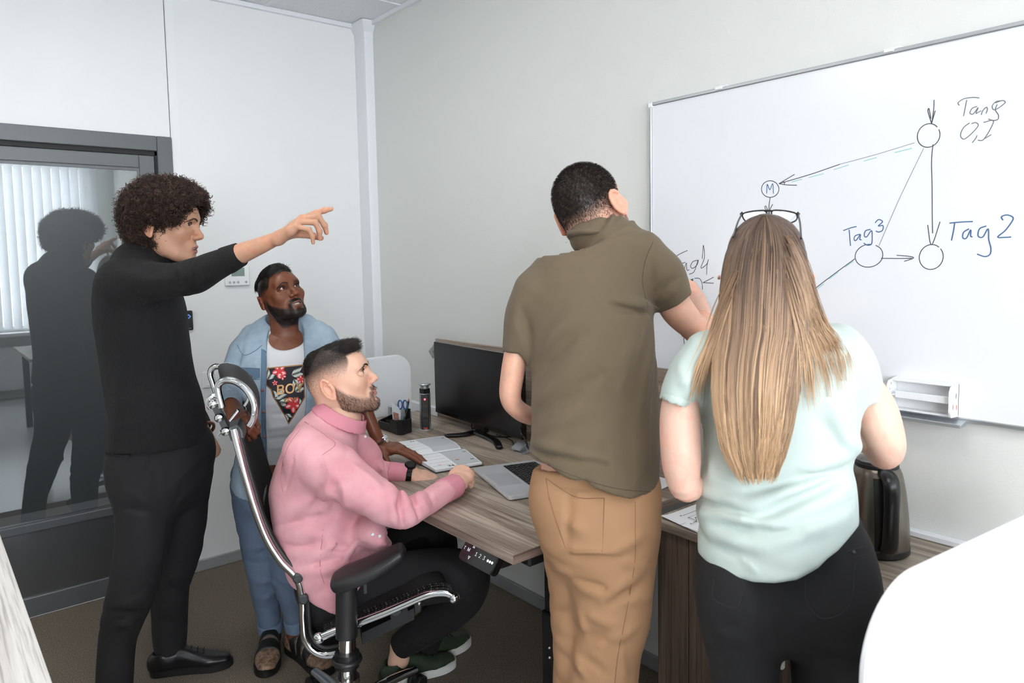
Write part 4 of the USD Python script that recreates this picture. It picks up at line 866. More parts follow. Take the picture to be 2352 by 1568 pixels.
def loft(nodes, side=None, e=2.0, flat=(False, False), n=6):
    """A limb or trunk: nodes are (x, y, z, a, b): a across the picture, b in depth unless side is given."""
    N = np.asarray(nodes, float); Q = smooth_path(N, n) if len(N) > 2 else np.array([N[0] + (N[1] - N[0]) * t for t in np.linspace(0, 1, n + 1)])
    C, A, B = Q[:, :3], np.maximum(Q[:, 3], .004), np.maximum(Q[:, 4], .004)
    t = np.gradient(C, axis=0); t /= np.linalg.norm(t, axis=1, keepdims=True) + 1e-12
    if side is None: s = np.cross(t, unit(C.mean(0) - EYE))
    else:
        s = np.asarray(side, float); s = np.broadcast_to(s, C.shape) if s.ndim == 1 else np.stack([np.interp(np.linspace(0, 1, len(C)), np.linspace(0, 1, len(s)), s[:, k]) for k in range(3)], 1)
        s = s - t * (s * t).sum(1, keepdims=True)
    s = s / (np.linalg.norm(s, axis=1, keepdims=True) + 1e-12); tree = cKDTree(C); last = len(C) - 1
    BA = np.diff(C, axis=0); LEN = np.sqrt((BA * BA).sum(1)) + 1e-12; TG = BA / LEN[:, None]; S0 = unit_rows(s[:-1] + s[1:]); S0 = unit_rows(S0 - TG * (S0 * TG).sum(1, keepdims=True)); W0 = np.cross(TG, S0); dA, dB = np.diff(A), np.diff(B)
    def fn(P):
        j = tree.query(P, workers=-1)[1]; i = np.minimum(j, last - 1); q = P - C[i]; w = np.einsum('ij,ij->i', q, TG[i])
        back = (w < 0) & (i > 0); k_ = np.nonzero(back)[0]
        if len(k_): i[k_] -= 1; q[k_] = P[k_] - C[i[k_]]; w[k_] = np.einsum('ij,ij->i', q[k_], TG[i[k_]])
        raw = w / LEN[i]; tt = np.clip(raw, 0, 1); u = np.einsum('ij,ij->i', q, S0[i]); v = np.einsum('ij,ij->i', q, W0[i]); aa = A[i] + dA[i] * tt; bb = B[i] + dB[i] * tt
        k0 = np.sqrt((u / aa) ** 2 + (v / bb) ** 2) if e == 2.0 else ((np.abs(u) / aa) ** e + (np.abs(v) / bb) ** e) ** (1 / e)
        Lr = np.sqrt(u * u + v * v); c = np.minimum(aa, bb); d = np.where(k0 > 1e-6, Lr * (1 - 1 / np.maximum(k0, 1e-6)), -c)
        for end, out in ((0, (raw < 0) & (i == 0)), (1, (raw > 1) & (i == last - 1))):
            o = np.nonzero(out)[0]
            if not len(o): continue
            wo = w[o] if end == 0 else w[o] - LEN[i[o]]
            if flat[end]: d[o] = np.maximum(d[o], np.abs(wo))
            else: kk = np.sqrt(k0[o] ** 2 + (wo / c[o]) ** 2); LL = np.sqrt(Lr[o] ** 2 + wo * wo); d[o] = np.where(kk > 1e-6, LL * (1 - 1 / np.maximum(kk, 1e-6)), -c[o])
        return np.maximum(d, -c)
    m = np.maximum(A, B).max(); return fn, C.min(0) - m, C.max(0) + m
def surface(f, h, lo=None, hi=None, smooth=1):
    """Surface nets over the cells near the surface."""
    L, H_ = f.box(); lo = L - 0.02 if lo is None else np.maximum(lo, L - .02); hi = H_ + 0.02 if hi is None else np.minimum(hi, H_ + .02)
    Bk = 8; nb = np.ceil((hi - lo) / (Bk * h)).astype(int); n = nb * Bk + 1
    g = [lo[k] + h * Bk * (np.arange(nb[k]) + .5) for k in range(3)]
    ctr = np.stack(np.meshgrid(*g, indexing='ij'), -1).reshape(-1, 3)
    dc = f(ctr); near = np.nonzero(np.abs(dc) < 0.9 * Bk * h + 0.014)[0]
    val = np.repeat(np.repeat(np.repeat(dc.reshape(nb), Bk, 0), Bk, 1), Bk, 2)
    val = np.pad(val, ((0, 1),) * 3, mode='edge').astype(np.float32)
    o = np.arange(Bk + 1); off = np.stack(np.meshgrid(o, o, o, indexing='ij'), -1).reshape(-1, 3)
    bi = np.stack(np.unravel_index(near, nb), -1) * Bk
    idx = bi[:, None] + off[None]
    val.ravel()[np.ravel_multi_index(idx.reshape(-1, 3).T, n)] = f.run(lo + h * idx, ctr[near], .0 + Bk * h * .5 + .006).ravel()
    ins = val < 0; c = np.zeros(tuple(n - 1), np.int8)
    for dx in (0, 1):
        for dy in (0, 1):
            for dz in (0, 1): c += ins[dx:n[0] - 1 + dx, dy:n[1] - 1 + dy, dz:n[2] - 1 + dz]
    cell = np.stack(np.nonzero((c > 0) & (c < 8)), -1); ids = np.full(tuple(n - 1), -1, np.int32); ids[tuple(cell.T)] = np.arange(len(cell))
    S = np.zeros((len(cell), 3)); W = np.zeros(len(cell))
    cr = [(0, 0, 0), (1, 0, 0), (0, 1, 0), (1, 1, 0), (0, 0, 1), (1, 0, 1), (0, 1, 1), (1, 1, 1)]
    for a, b in ((0, 1), (2, 3), (4, 5), (6, 7), (0, 2), (1, 3), (4, 6), (5, 7), (0, 4), (1, 5), (2, 6), (3, 7)):
        A, B2 = np.array(cr[a]), np.array(cr[b]); va = val[tuple((cell + A).T)]; vb = val[tuple((cell + B2).T)]
        x = (va < 0) != (vb < 0); t = np.where(x, va / np.where(x, va - vb, 1), 0)[:, None]
        S += np.where(x[:, None], A + (B2 - A) * t, 0); W += x
    V = lo + h * (cell + S / np.maximum(W, 1)[:, None]); F = []
    for ax in range(3):
        u, v = (ax + 1) % 3, (ax + 2) % 3
        sl0 = [slice(1, -1)] * 3; sl1 = [slice(1, -1)] * 3; sl0[ax] = slice(0, -1); sl1[ax] = slice(1, None)
        e0, e1 = ins[tuple(sl0)], ins[tuple(sl1)]; p = np.stack(np.nonzero(e0 != e1), -1)
        if not len(p): continue
        sgn = e0[tuple(p.T)]; q = p + 1; q[:, ax] -= 1
        def cid(du, dv): r = q.copy(); r[:, u] -= du; r[:, v] -= dv; return ids[tuple(r.T)]
        a, b, c2, d = cid(1, 1), cid(0, 1), cid(0, 0), cid(1, 0); ok = (a >= 0) & (b >= 0) & (c2 >= 0) & (d >= 0)
        quad = np.stack([a, b, c2, d], 1); quad = np.where(sgn[:, None], quad, quad[:, ::-1])[ok]
        F += [quad[:, [0, 1, 2]], quad[:, [0, 2, 3]]]
    m = trimesh.Trimesh(V, np.vstack(F), process=False)
    for _ in range(smooth):
        e = m.edges_unique; s = np.zeros_like(m.vertices); w = np.zeros(len(m.vertices))
        for k in (0, 1): np.add.at(s, e[:, k], m.vertices[e[:, 1 - k]]); np.add.at(w, e[:, k], 1)
        m.vertices = m.vertices * .6 + .4 * s / np.maximum(w, 1)[:, None]
    return m
def keep(m, fn, col):
    """The part of a coloured mesh whose faces satisfy fn(centres)."""
    F = np.asarray(m.faces)[fn(np.asarray(m.triangles_center))]; u, inv = np.unique(F, return_inverse=True)
    return trimesh.Trimesh(np.asarray(m.vertices)[u], inv.reshape(-1, 3), process=False), np.broadcast_to(col, (len(m.vertices), 3))[u]

# ------------------------------------------------------------------ head
class Pose:
    """A local frame: o + R @ (s * p); x the person's right, y forward, z up."""
    def __init__(self, o, R, s=1.0): self.o, self.R, self.s = np.asarray(o, float), np.asarray(R, float), s
    def out(self, p): return self.o + self.s * (np.asarray(p, float) @ self.R.T)
    def inn(self, P): return (np.asarray(P, float) - self.o) @ self.R / self.s
    def d(self, v): return np.asarray(v, float) @ self.R.T
def rot(axis, deg):
    return trimesh.transformations.rotation_matrix(math.radians(deg), axis)[:3, :3]
def facing(px, py, d, phi, pitch=0, roll=0, s=1.0):
    """Frame at a pixel and depth; phi: 0 faces picture right, 90 the camera, -90 away, 180 left. roll > 0 tips the top to picture left."""
    f = ray(px, py) * (1, 1, 0); f = unit(f); r = np.cross(f, (0, 0, 1)); c, s_ = math.cos(math.radians(phi)), math.sin(math.radians(phi))
    fw = r * c - f * s_; rt = np.cross(fw, (0, 0, 1)); R = np.stack([rt, fw, (0, 0, 1)], 1)
    R = R @ rot((1, 0, 0), pitch)
    R = rot(-f, roll) @ R
    return Pose(at(px, py, d), R, s)
def head_field(o):
    """The head in its own frame, origin between the ears. o: options."""
    g = o.get; F = Field(); jw = g('jaw', 1.0); ns = g('nose', 1.0); lipf = g('lips', 1.0)
    F.u(egg((0, .002, .046), (.0755, .094, .084)), .01)
    F.u(egg((0, .038, -.012), (.060 * jw, .058, .086)), .030)
    F.u(egg((0, -.035, .005), (.058, .052, .060)), .03)
    for s in (-1, 1):
        F.u(egg((s * .037 * jw, .034, -.030), (.025, .036, .040)), .03)
        F.u(cone((s * .052 * jw, .008, -.030), (s * .045 * jw, .020, -.064), .017, .015), .03)
        F.u(cone((s * .043 * jw, .020, -.062), (s * .033 * jw, .052, -.080), .0155, .0155), .024); F.u(cone((s * .033 * jw, .052, -.080), (s * .014, .078, -.092), .0155, .0155), .024)
        F.u(egg((s * .047, .066, -.008), (.022, .018, .018)), .026)
        F.u(cone((s * .012, .0925, .033), (s * .044, .079, .036), .0095, .0085), .018)
    F.u(egg((0, .083, -.090), (.025, .017, .017)), .02)
    F.u(egg((0, .080, .045), (.045, .020, .035)), .03)
    for s in (-1, 1): F.cut(egg((s * .0315, .1005, .0172), (.0205, .0165, .0092)), .012)
    # nose
    F.u(cone((0, .0935, .026), (0, .1125 * (1 if ns == 1 else 1) + .004 * (ns - 1), -.014), .0068, .0092 * ns), .012)
    F.u(egg((0, .1145 + .004 * (ns - 1), -.0195), (.0115 * ns, .0105, .0098)), .008)
    for s in (-1, 1):
        F.u(egg((s * .0125 * ns, .1045, -.0235), (.0085 * ns, .010, .0078)), .006)
        F.cut(egg((s * .0062 * ns, .1105, -.0318), (.0036, .0052, .0040)), .003)
    # mouth
    op = g('open', 0.0)
    F.u(egg((0, .086, -.056), (.030, .0165, .022)), .018)
    for s in (-1, 1):
        F.u(cone((0, .1030, -.0515), (s * .013, .0985, -.0530), .0050 * lipf, .0046 * lipf), .004)
        F.u(cone((s * .013, .0985, -.0530), (s * .0245, .0885, -.0575), .0046 * lipf, .0022), .004)
        F.u(cone((0, .1005 - op * .2, -.0645 - op), (s * .012, .0970, -.0635 - op * .9), .0058 * lipf, .0052 * lipf), .004)
        F.u(cone((s * .012, .0970, -.0635 - op * .9), (s * .0245, .0885, -.0578), .0050 * lipf, .0020), .004)
    if op > 0: F.cut(egg((0, .1020, -.0580 - op * .45), (.0175, .020, .0014 + op * .55)), .002)
    else:
        for s in (-1, 1): F.cut(cone((0, .1075, -.0578), (s * .024, .0925, -.0580), .0011, .0008), .003)
    F.cut(egg((0, .1045, -.0765 - op), (.016, .0065, .0040)), .010)
    F.cut(cone((0, .1085, -.036), (0, .1065, -.046), .0022, .0016), .006)
    # eyes: a lid shell over each eyeball with an almond opening
    for s in (-1, 1):
        F.cut(egg((s * .043, .089, .0172), (.013, .015, .0080)), .010)
        ec = np.array((s * .0315, .0800, .0175)); F.u(egg(ec, .0143), .0035)
        def slit(P, ec=ec, s=s, lid=g('lid', 27.0)):
            q = P - ec; az = np.degrees(np.arctan2(q[:, 0] * s, q[:, 1])) - 9.0; el = np.degrees(np.arctan2(q[:, 2], np.sqrt(q[:, 0] ** 2 + q[:, 1] ** 2)))
            u = np.clip(np.abs(az) / 54.0, 0, 1.4); hi = lid * (1 - u ** 2.2) - .04 * (az + 20) * 0; lo = -21.0 * (1 - u ** 2.4); tilt = .055 * az; mid, hf = (hi + lo) / 2 + tilt, (hi - lo) / 2
            d = (np.abs(el - mid) - hf) * math.radians(1) * .0143; r = np.sqrt((q * q).sum(1)); return np.maximum(np.maximum(d, (r - .019)), .0112 - r)
        F.cut((slit, ec - .02, ec + .02), .0007)
    # ears
    for s in (-1, 1):
        tilt = 14; ec = np.array((s * .079, -.014, .004)); out = np.array((s * .90, -.42, 0)); out = unit(out)
        fwd = unit(np.array((s * .42, .90, 0))); upv = np.array((0, 0, 1.0)); c_, s_ = math.cos(math.radians(tilt)), math.sin(math.radians(tilt))
        u_ = upv * c_ - fwd * s_; f_ = fwd * c_ + upv * s_
        R = np.stack([out, f_, u_], 1); k = g('ear', 1.0)
        F.u(egg(ec + out * .004, np.array((.0075, .0165, .029)) * k, R), .008)
        hx = [ec + out * .0105 * k + f_ * (.0165 * k * math.cos(a)) + u_ * (.030 * k * math.sin(a)) + u_ * .001 for a in np.linspace(math.radians(35), math.radians(245), 9)]
        for p, q in zip(hx[:-1], hx[1:]): F.u(cone(p, q, .0042 * k, .0040 * k), .003)
        F.u(egg(ec + out * .006 + f_ * -.001 - u_ * .0285 * k, np.array((.0052, .0085, .0085)) * k, R), .006)
        F.cut(egg(ec + out * .014 + f_ * .0035 - u_ * .003, np.array((.0085, .0085, .0125)) * k, R), .004)
        F.cut(egg(ec + out * .013 - f_ * .002 + u_ * .0145 * k, np.array((.0045, .0085, .0080)) * k, R), .004)
        ah = [ec + out * .0100 * k + f_ * (.0075 * math.cos(a) - .0025) + u_ * (.018 * math.sin(a)) for a in np.linspace(math.radians(75), math.radians(250), 6)]
        for p, q in zip(ah[:-1], ah[1:]): F.u(cone(p, q, .0027), .004)
        F.u(egg(ec + out * .006 + f_ * .0145 - u_ * .004, np.array((.005, .0042, .0065)), R), .005)
    if g('beard'):
        F.shift(lambda P: g('beard') * beard_mask(P, o) * .8)
    return F
def sstep(a, b, x):
    t = np.clip((x - a) / (b - a), 0, 1); return t * t * (3 - 2 * t)
def beard_mask(p, o):
    """Where a beard grows, in head coordinates (0..1)."""
    x, y, z = np.abs(p[:, 0]), p[:, 1], p[:, 2]
    line = np.interp(y, [.0, .03, .055, .075, .10], [.004, -.030, -.050, -.0635, -.072])       # upper edge of the cheek beard
    m = sstep(0.008, -.012, z - line) * sstep(-.012, -.002, y) * sstep(-.135, -.118, z)
    m *= 1 - sstep(.0, .006, .0265 - x) * sstep(-.086, -.081, z) * sstep(.07, .08, y)          # bare around the mouth
    goat = sstep(.013, .008, x) * sstep(-.074, -.078, z) * sstep(.08, .09, y)
    m = np.maximum(m, goat * .8)
    mus = sstep(.030, .025, x) * sstep(-.034, -.039, z) * sstep(-.0505 - .17 * x, -.047 - .17 * x, z) * sstep(.075, .085, y)
    side = sstep(.004, 0.0, np.abs(x - .0285) - .0035) * sstep(-.090, -.082, z) * sstep(-.048, -.054, z) * sstep(.06, .07, y)
    return np.clip(np.maximum(np.maximum(m, mus), side), 0, 1) * ((x < .0765) | (z < -.04))
def lips_mask(p, o):
    x, y, z = np.abs(p[:, 0]), p[:, 1], p[:, 2]; op = o.get('open', 0.0)
    u = np.clip(x / .0255, 0, 1); top = -.0578 + .0098 * (1 - u ** 1.6) - .0010 * np.cos(x * 260) * (1 - u); bot = -.0582 - (.0115 + op) * np.sqrt(1 - u ** 2)
    return sstep(.0255, .022, x) * sstep(top + .0008, top - .0012, z) * sstep(bot - .0012, bot + .001, z) * sstep(.078, .086, y)
def scalp_mask(p, o):
    """Where hair grows, in head coordinates; o['hairline'] raises the front."""
    x, y, z = np.abs(p[:, 0]), p[:, 1], p[:, 2]; hl = o.get('hairline', .085)
    front = np.interp(x, [0, .03, .05, .062, .07, .08], [hl, hl + .002, hl - .008, hl - .035, hl - .06, hl - .07])
    yb = np.interp(y, [-.1, -.02, .002, .022, .04, .06], [-.062, -.052, .030, .028, .050, 0.2])
    edge = np.where(y > .045, front, np.minimum(front + .05 * (y < .02), yb))
    m = sstep(-.004, .006, z - edge)
    ear = (x > .0765) & (np.abs(y + .012) < .03) & (np.abs(z - .004) < .04)
    return np.where(ear, 0, m)
def skin_colour(p, o, base):
    """Vertex colours of a head: lips, warm cheeks and ears, shaved scalp and beard shadow - all of them true colours of the skin and hair."""
    b = np.array(lin(base)); c = np.tile(b, (len(p), 1)); x, y, z = np.abs(p[:, 0]), p[:, 1], p[:, 2]
    red = np.exp(-(((x - .045) / .022) ** 2 + ((z + .02) / .022) ** 2)) * (y > .03) * .5 + np.exp(-(((x) / .016) ** 2 + ((z + .022) / .014) ** 2)) * (y > .09) * .6 + (x > .0775) * .7
    c *= 1 + np.clip(red, 0, 1)[:, None] * (np.array(o.get('blush', (1.10, .82, .80))) - 1)
    L = lips_mask(p, o)[:, None]; c = c * (1 - L) + L * np.array(lin(o.get('lipcol', (176, 104, 98))))
    n = meshkit.fbm(p * 700.0, 2, 5)
    s = scalp_mask(p, o) * o.get('scalp', 1.0)
    if 'fade' in o:
        f0, f1 = o['fade']; s = s * sstep(f0, f1, z - .25 * np.clip(-y - .02, 0, .1) * -1)
    s = np.clip(s * (.75 + .5 * n), 0, 1)[:, None]; hc = np.array(lin(o.get('hair', (30, 24, 22)))); c = c * (1 - s) + hc * s
    bm = np.clip(beard_mask(p, o) * o.get('stubble', 0.0) * (.45 + 1.1 * n), 0, 1)[:, None]; c = c * (1 - bm) + bm * hc
    inner = (lips_mask(p, o) > .2) & (y < .0945) & (x < .016) & (np.abs(z + .058 + o['open'] * .45) < o['open'] * .6 + .001) if o.get('open', 0) else None
    if inner is not None: c[inner] = np.array(lin((70, 30, 30)))
    return c
def eye_parts(pose, o, person, look=(0, 0)):
    """Two eyeballs with iris and pupil, as parts."""
    for s in (-1, 1):
        c = np.array((s * .0315, .0800, .0175)); m = trimesh.creation.icosphere(4, .0124); v = m.vertices
        gz = unit(np.array((math.sin(math.radians(look[0])), math.cos(math.radians(look[0])), math.tan(math.radians(look[1]))))); a = np.degrees(np.arccos(np.clip(v @ gz / .0124, -1, 1)))
        col = np.tile(lin((204, 196, 190)), (len(v), 1)); col[a < 33] = lin(o.get('iris', (64, 42, 30))); col[a < 13] = lin((8, 7, 7)); col[(a > 31) & (a < 35)] = lin((34, 24, 20))
        m.vertices = pose.out(v + c); obj('eye', m, m_eye, person, col=col)
def teeth_part(pose, o, person):
    op = o['open']; P = []
    for k in range(-4, 5): P.append(hull([(k * .0040 + a, .0945 - .00028 * k * k + b, -.0548 + z) for a in (-.0019, .0019) for b in (-.002, .002) for z in (-.0062, .0)]))
    m = join(*P); m.vertices = pose.out(m.vertices); obj('teeth', m, mat('teeth', (222, 216, 206), 0.3), person)
def lash_strands(n=34):
    S = []; r = np.random.default_rng(6)
    for s in (-1, 1):
        ec = np.array((s * .0315, .0800, .0175))
        for k in range(n):
            u = -1 + 2 * (k + r.random()) / n; az = math.radians(9 + 50 * u); el = math.radians(27.0 * (1 - abs(u * .93) ** 2.2) + .055 * (50 * u)); d = np.array((s * math.sin(az) * math.cos(el), math.cos(az) * math.cos(el), math.sin(el)))
            p0 = ec + d * .0141; q = unit(d + np.array((s * .35 * u, 0, .15))); S.append([p0, p0 + q * .003, p0 + q * .0055 + np.array((0, 0, .0012))])
    return np.array(S)
def lashes(hp, t, colour=(18, 13, 12)):
    S = lash_strands(); curves('eyelashes', hp.out(S.reshape(-1, 3)).reshape(S.shape), [.0009, .0006, .0002], m_hair, t, col=np.tile(lin(colour), (S.size // 3, 1)))
def brow_strands(o, n=110):
    S = []; r = np.random.default_rng(3)
    for s in (-1, 1):
        for k in range(n):
            t = r.random(); x = .010 + .036 * t; z = .0330 + .0058 * math.sin(min(t * 1.25, 1) * math.pi * .62) - .006 * max(0, t - .7) * 3 + r.normal() * .0016 * (1 - .6 * t); y = .1035 - .020 * t ** 1.7
            d = np.array((.006 + .002 * t, -.0015 - .004 * t, .0042 * (1 - 1.5 * t))) * (.8 + .4 * r.random()); S.append([(s * x, y, z), (s * (x + d[0] * .5), y + d[1] * .5 + .001, z + d[2] * .6), (s * (x + d[0]), y + d[1], z + d[2])])
    return np.array(S)
def snap(S, f, lift=.0004):
    """Moves the strands' roots to the surface of field f along y, and their other points with them."""
    root = S[:, 0].copy()
    for _ in range(6):
        e = 5e-4; d = f(root); gx = np.stack([(f(root + np.eye(3)[k] * e) - f(root - np.eye(3)[k] * e)) / (2 * e) for k in range(3)], 1)
        root -= gx / (np.linalg.norm(gx, axis=1, keepdims=True) + 1e-9) * (d - lift)[:, None] * .9
    return S + (root - S[:, 0])[:, None]

# ------------------------------------------------------------------ hands
def hand_field(pose, curls, spread=(0, 0, 0, 0), thumb=(30, 20, 20, 25), left=False, scale=1.0, F=None, k=.008):
    """A hand: wrist at the origin, fingers along +y, the palm facing -z, the thumb at -x (right hand). curls: (mcp, pip, dip) per finger in degrees.
    thumb: (out, down, bend1, bend2)."""
    F = F or Field(); sx = -1 if left else 1
    P = lambda p: pose.out(np.asarray(p, float) * (sx, 1, 1) * scale)
    r_ = lambda r: r * scale * pose.s
    mc = [(-.027, .088, .000), (-.0085, .092, .003), (.0105, .087, .002), (.028, .078, -.003)]
    ln = [(.044, .026, .021), (.049, .030, .022), (.046, .028, .022), (.036, .021, .019)]; rad = [.0092, .0094, .0089, .0078]
    for m, w in zip(mc, (.0125, .013, .0125, .0115)):
        F.u(cone(P((m[0] * .62, .004, -.002)), P((m[0] * .95, .055, -.002)), r_(.0155), r_(.014)), .014 * scale)
        F.u(cone(P((m[0] * .95, .055, -.002)), P(m), r_(.0135), r_(w * .92)), .012 * scale)
    F.u(egg(P((-.020, .034, -.012)), np.array((.016, .026, .013)) * scale * pose.s, pose.R @ np.diag((sx, 1, 1)) if not left else pose.R), .014 * scale)
    tips = []
    for i in range(4):
        p = np.array(mc[i]); a = 0; sp = math.radians(spread[i])
        for j in range(3):
            a += math.radians(curls[i][j]); d = np.array((math.sin(sp) * math.cos(a), math.cos(sp) * math.cos(a), -math.sin(a)))
            q = p + d * ln[i][j]; F.u(cone(P(p), P(q), r_(rad[i] * (1.03, .95, .86)[j]), r_(rad[i] * (.96, .88, .74)[j])), .0035 * scale)
            if j: F.u(egg(P(p + np.array((0, 0, .001))), r_(rad[i] * 1.04)), .003)
            tips.append((P(p), P(q), P(q + np.array((0, -math.sin(a) * 0, 0)))) if j == 2 else None); p = q
    b = np.array((-.024, .022, -.008)); o_, dn, b1, b2 = map(math.radians, thumb)
    d = np.array((-math.sin(o_), math.cos(o_), 0)) * math.cos(dn) + np.array((0, 0, -math.sin(dn))); q1 = b + d * .042
    bendax = unit(np.cross(d, (0, 0, -1.0)) * 0 + np.array((0, 0, -1.0)) * .9 + np.array((-math.cos(o_), -math.sin(o_), 0)) * -.45)
    def turn(d, a): return d * math.cos(a) + np.cross(bendax, d) * math.sin(a) * 1.0
    inw = np.array((math.cos(o_), math.sin(o_), -.5)); inw = unit(inw - d * (inw @ d))
    d2 = d * math.cos(b1) + inw * math.sin(b1); q2 = q1 + d2 * .032; d3 = d * math.cos(b1 + b2) + inw * math.sin(b1 + b2); q3 = q2 + d3 * .024
    F.u(cone(P(b), P(q1), r_(.0145), r_(.0115)), .010); F.u(cone(P(q1), P(q2), r_(.0112), r_(.0098)), .004); F.u(cone(P(q2), P(q3), r_(.0100), r_(.0078)), .004)
    return F, [t for t in tips if t]

# ------------------------------------------------------------------ cloth folds
def folds(P, dirv, across, amp, wave, seed=0, warp=.5):
    """Soft ridges running along dirv."""
    d = unit(dirv); c = unit(np.asarray(across, float) - d * (np.asarray(across, float) @ d))
    q = np.stack([P @ c / wave, P @ d / (wave * 4.5), P @ np.cross(c, d) / (wave * 3)], 1)
    q[:, 0] += warp * (meshkit.noise(q * .7 + 11, seed + 3) - .5) * 2
    n = meshkit.noise(q, seed); return amp * (np.abs(n - .5) * 2 - .45)
def ridge(a, b, r, amp, sharp=1.0):
    """A fold from a to b: +amp raises it, -amp sinks it."""
    a, b = np.asarray(a, float), np.asarray(b, float); ba = b - a; L2 = ba @ ba
    def fn(P):
        t = np.clip((P - a) @ ba / L2, 0, 1); q = P - a - t[:, None] * ba; d = np.sqrt((q * q).sum(1))
        return amp * np.exp(-(d / r) ** 2) * np.sin(np.clip(t, .04, .96) * math.pi) ** .5
    return fn
def L(px, py, d, hw, b):
    """A loft node from the picture: centre pixel, depth, half width in pixels, half depth in metres."""
    p = at(px, py, d); return (*p, hw * d / FPX, b)
def gradient(f, P, e=6e-4):
    g = np.stack([f(P + np.eye(3)[k] * e) - f(P - np.eye(3)[k] * e) for k in range(3)], 1); return g / (np.linalg.norm(g, axis=1, keepdims=True) + 1e-9)
def on_surface(f, P, lift=0.0, n=6):
    P = np.array(P, float)
    for _ in range(n): P -= gradient(f, P) * np.clip(f(P) - lift, -.03, .03)[:, None] * .85
    return P
def sample_surface(m, n, seed, weight=None):
    r = np.random.default_rng(seed); A = m.area_faces.copy()
    if weight is not None: A = A * weight(np.asarray(m.triangles_center))
    f = r.choice(len(A), n, p=A / A.sum()); u = r.random((n, 2)); fl = u.sum(1) > 1; u[fl] = 1 - u[fl]
    t = m.triangles[f]; return t[:, 0] + u[:, :1] * (t[:, 1] - t[:, 0]) + u[:, 1:] * (t[:, 2] - t[:, 0]), m.face_normals[f]
def person(name_label, o): return thing('person', name_label, 'person', o)

m_eye = mat('eyeball', None, 0.12, tint=True, specular_ior_level=0.6)
def skin(name, rough=0.48, sss=0.12):
    return mat(name, None, rough, tint=True, bump=(900, 0.06, 0.0006), subsurface_weight=sss, subsurface_scale=0.006, subsurface_radius=(1.0, 0.35, 0.2), specular_ior_level=0.42)
m_skin = skin('skin'); m_skin_dark = skin('dark_skin', .44, .05)
m_hair = mat('hair', None, 0.38, tint=True, specular_ior_level=0.4)
m_hair_matt = mat('curly_hair', None, 0.55, tint=True, specular_ior_level=0.3)

def shoe(parent, heel, toe, m_up, m_sole, laces=None, w=.047, sole_h=.028, name='shoe', lean=(0, 0), collar=.085):
    """A low shoe from heel to toe on the floor; returns its pose (y along the foot)."""
    heel, toe = np.asarray(heel, float), np.asarray(toe, float); y = unit(toe - heel); x = unit(np.cross(y, (0, 0, 1))); z = np.cross(x, y)
    Ls = np.linalg.norm(toe - heel); k = Ls / .285; P = Pose(heel, np.stack([x, y, z], 1), k)
    out = [(0, -.004), (.024, .002), (.033, .03), (.034, .09), (.040, .15), (.049, .205), (.047, .24), (.034, .272), (.010, .287), (-.012, .285), (-.034, .262), (-.044, .22), (-.043, .18), (-.035, .12), (-.031, .06), (-.029, .015)]
    pg = Polygon(smooth_path(np.array(out) * (w / .047, 1), 5, True)).buffer(0); sl = slab(pg, sole_h, .006, 3); sl.vertices = P.out(sl.vertices); so_ = obj(name, None or sl, m_sole, parent, smooth=40)
    F = Field(); kw = w / .047
    F.u(loft([(0, .012, .040, .027 * kw, .040), (0, .06, .050, .031 * kw, .050), (0, .11, .050, .033 * kw, .048), (0, .16, .042, .039 * kw, .036), (.002, .21, .034, .044 * kw, .027), (.001, .262, .028, .032 * kw, .020)], side=(1, 0, 0), e=2.3), .01)
    F.u(cone((0, .045, .055), (0, .042, collar), .040, .036), .02)
    F.clip(half((0, 0, sole_h * .7 / k), (0, 0, -1)), .002); F.clip(half((0, 0, collar), (0, -.25, 1)), .004)
    F.cut(cone((0, .046, collar - .018), (0, .040, collar + .05), .031, .036), .004)
    up = surface(F, .0045); up.vertices = P.out(up.vertices); u_ = obj('upper', up, m_up, so_, smooth=True)
    if laces is not None:
        for j in range(5):
            yy = .105 + .020 * j; a = [np.array((sx, yy + .004 * (sx > 0), 0)) for sx in np.linspace(-.022, .022, 7)]; zz = [.105] * 7
            pts = on_surface(F, np.array([(p[0], p[1], .115 - .010 * j) for p in a]), .001); obj('lace', tube(P.out(pts), .0021 * k, 6), laces, so_)
    return P
def body_mesh(parts, person_, m, label=None):
    """One continuous body: pieces of the same solid meshed at different fineness, joined at places that clothes cover."""
    V, F, C, n = [], [], [], 0
    for mesh, col in parts:
        V.append(mesh.vertices); F.append(np.asarray(mesh.faces) + n); C.append(np.broadcast_to(col, (len(mesh.vertices), 3))); n += len(mesh.vertices)
    return obj('body', (np.vstack(V), np.vstack(F)), m, person_, col=np.vstack(C), label=label)
def tint_noise(m, base, amt=.12, seed=1):
    c = np.array(lin(base)); n = meshkit.fbm(np.asarray(m.vertices) * 38.0, 3, seed); return c * (1 + amt * (n - .5) * 2)[:, None] * np.stack([np.ones(len(n)), 1 - .10 * (n > .56), 1 - .10 * (n > .56)], 1)
def curl_hair(P, N, r, radius, turns, length, k=11, flop=.5):
    """Coils that start at P and wander outward."""
    n = len(P); N = unit_rows(N + r.normal(size=(n, 3)) * flop); A = unit_rows(np.cross(N, r.normal(size=(n, 3)))); B = np.cross(N, A); t = np.linspace(0, 1, k)
    ph = r.random(n)[:, None] * 6.28 + t[None] * 6.28 * (turns * (.7 + .6 * r.random(n)))[:, None]; R = (radius * (.6 + .8 * r.random(n)))[:, None] * (1 - .25 * t); Ln = (length * (.6 + .8 * r.random(n)))[:, None] * t
    return P[:, None] + N[:, None] * Ln[..., None] + A[:, None] * (R * (np.cos(ph) - np.cos(ph[:, :1])))[..., None] + B[:, None] * (R * (np.sin(ph) - np.sin(ph[:, :1])))[..., None]
def unit_rows(a): return a / (np.linalg.norm(a, axis=-1, keepdims=True) + 1e-12)
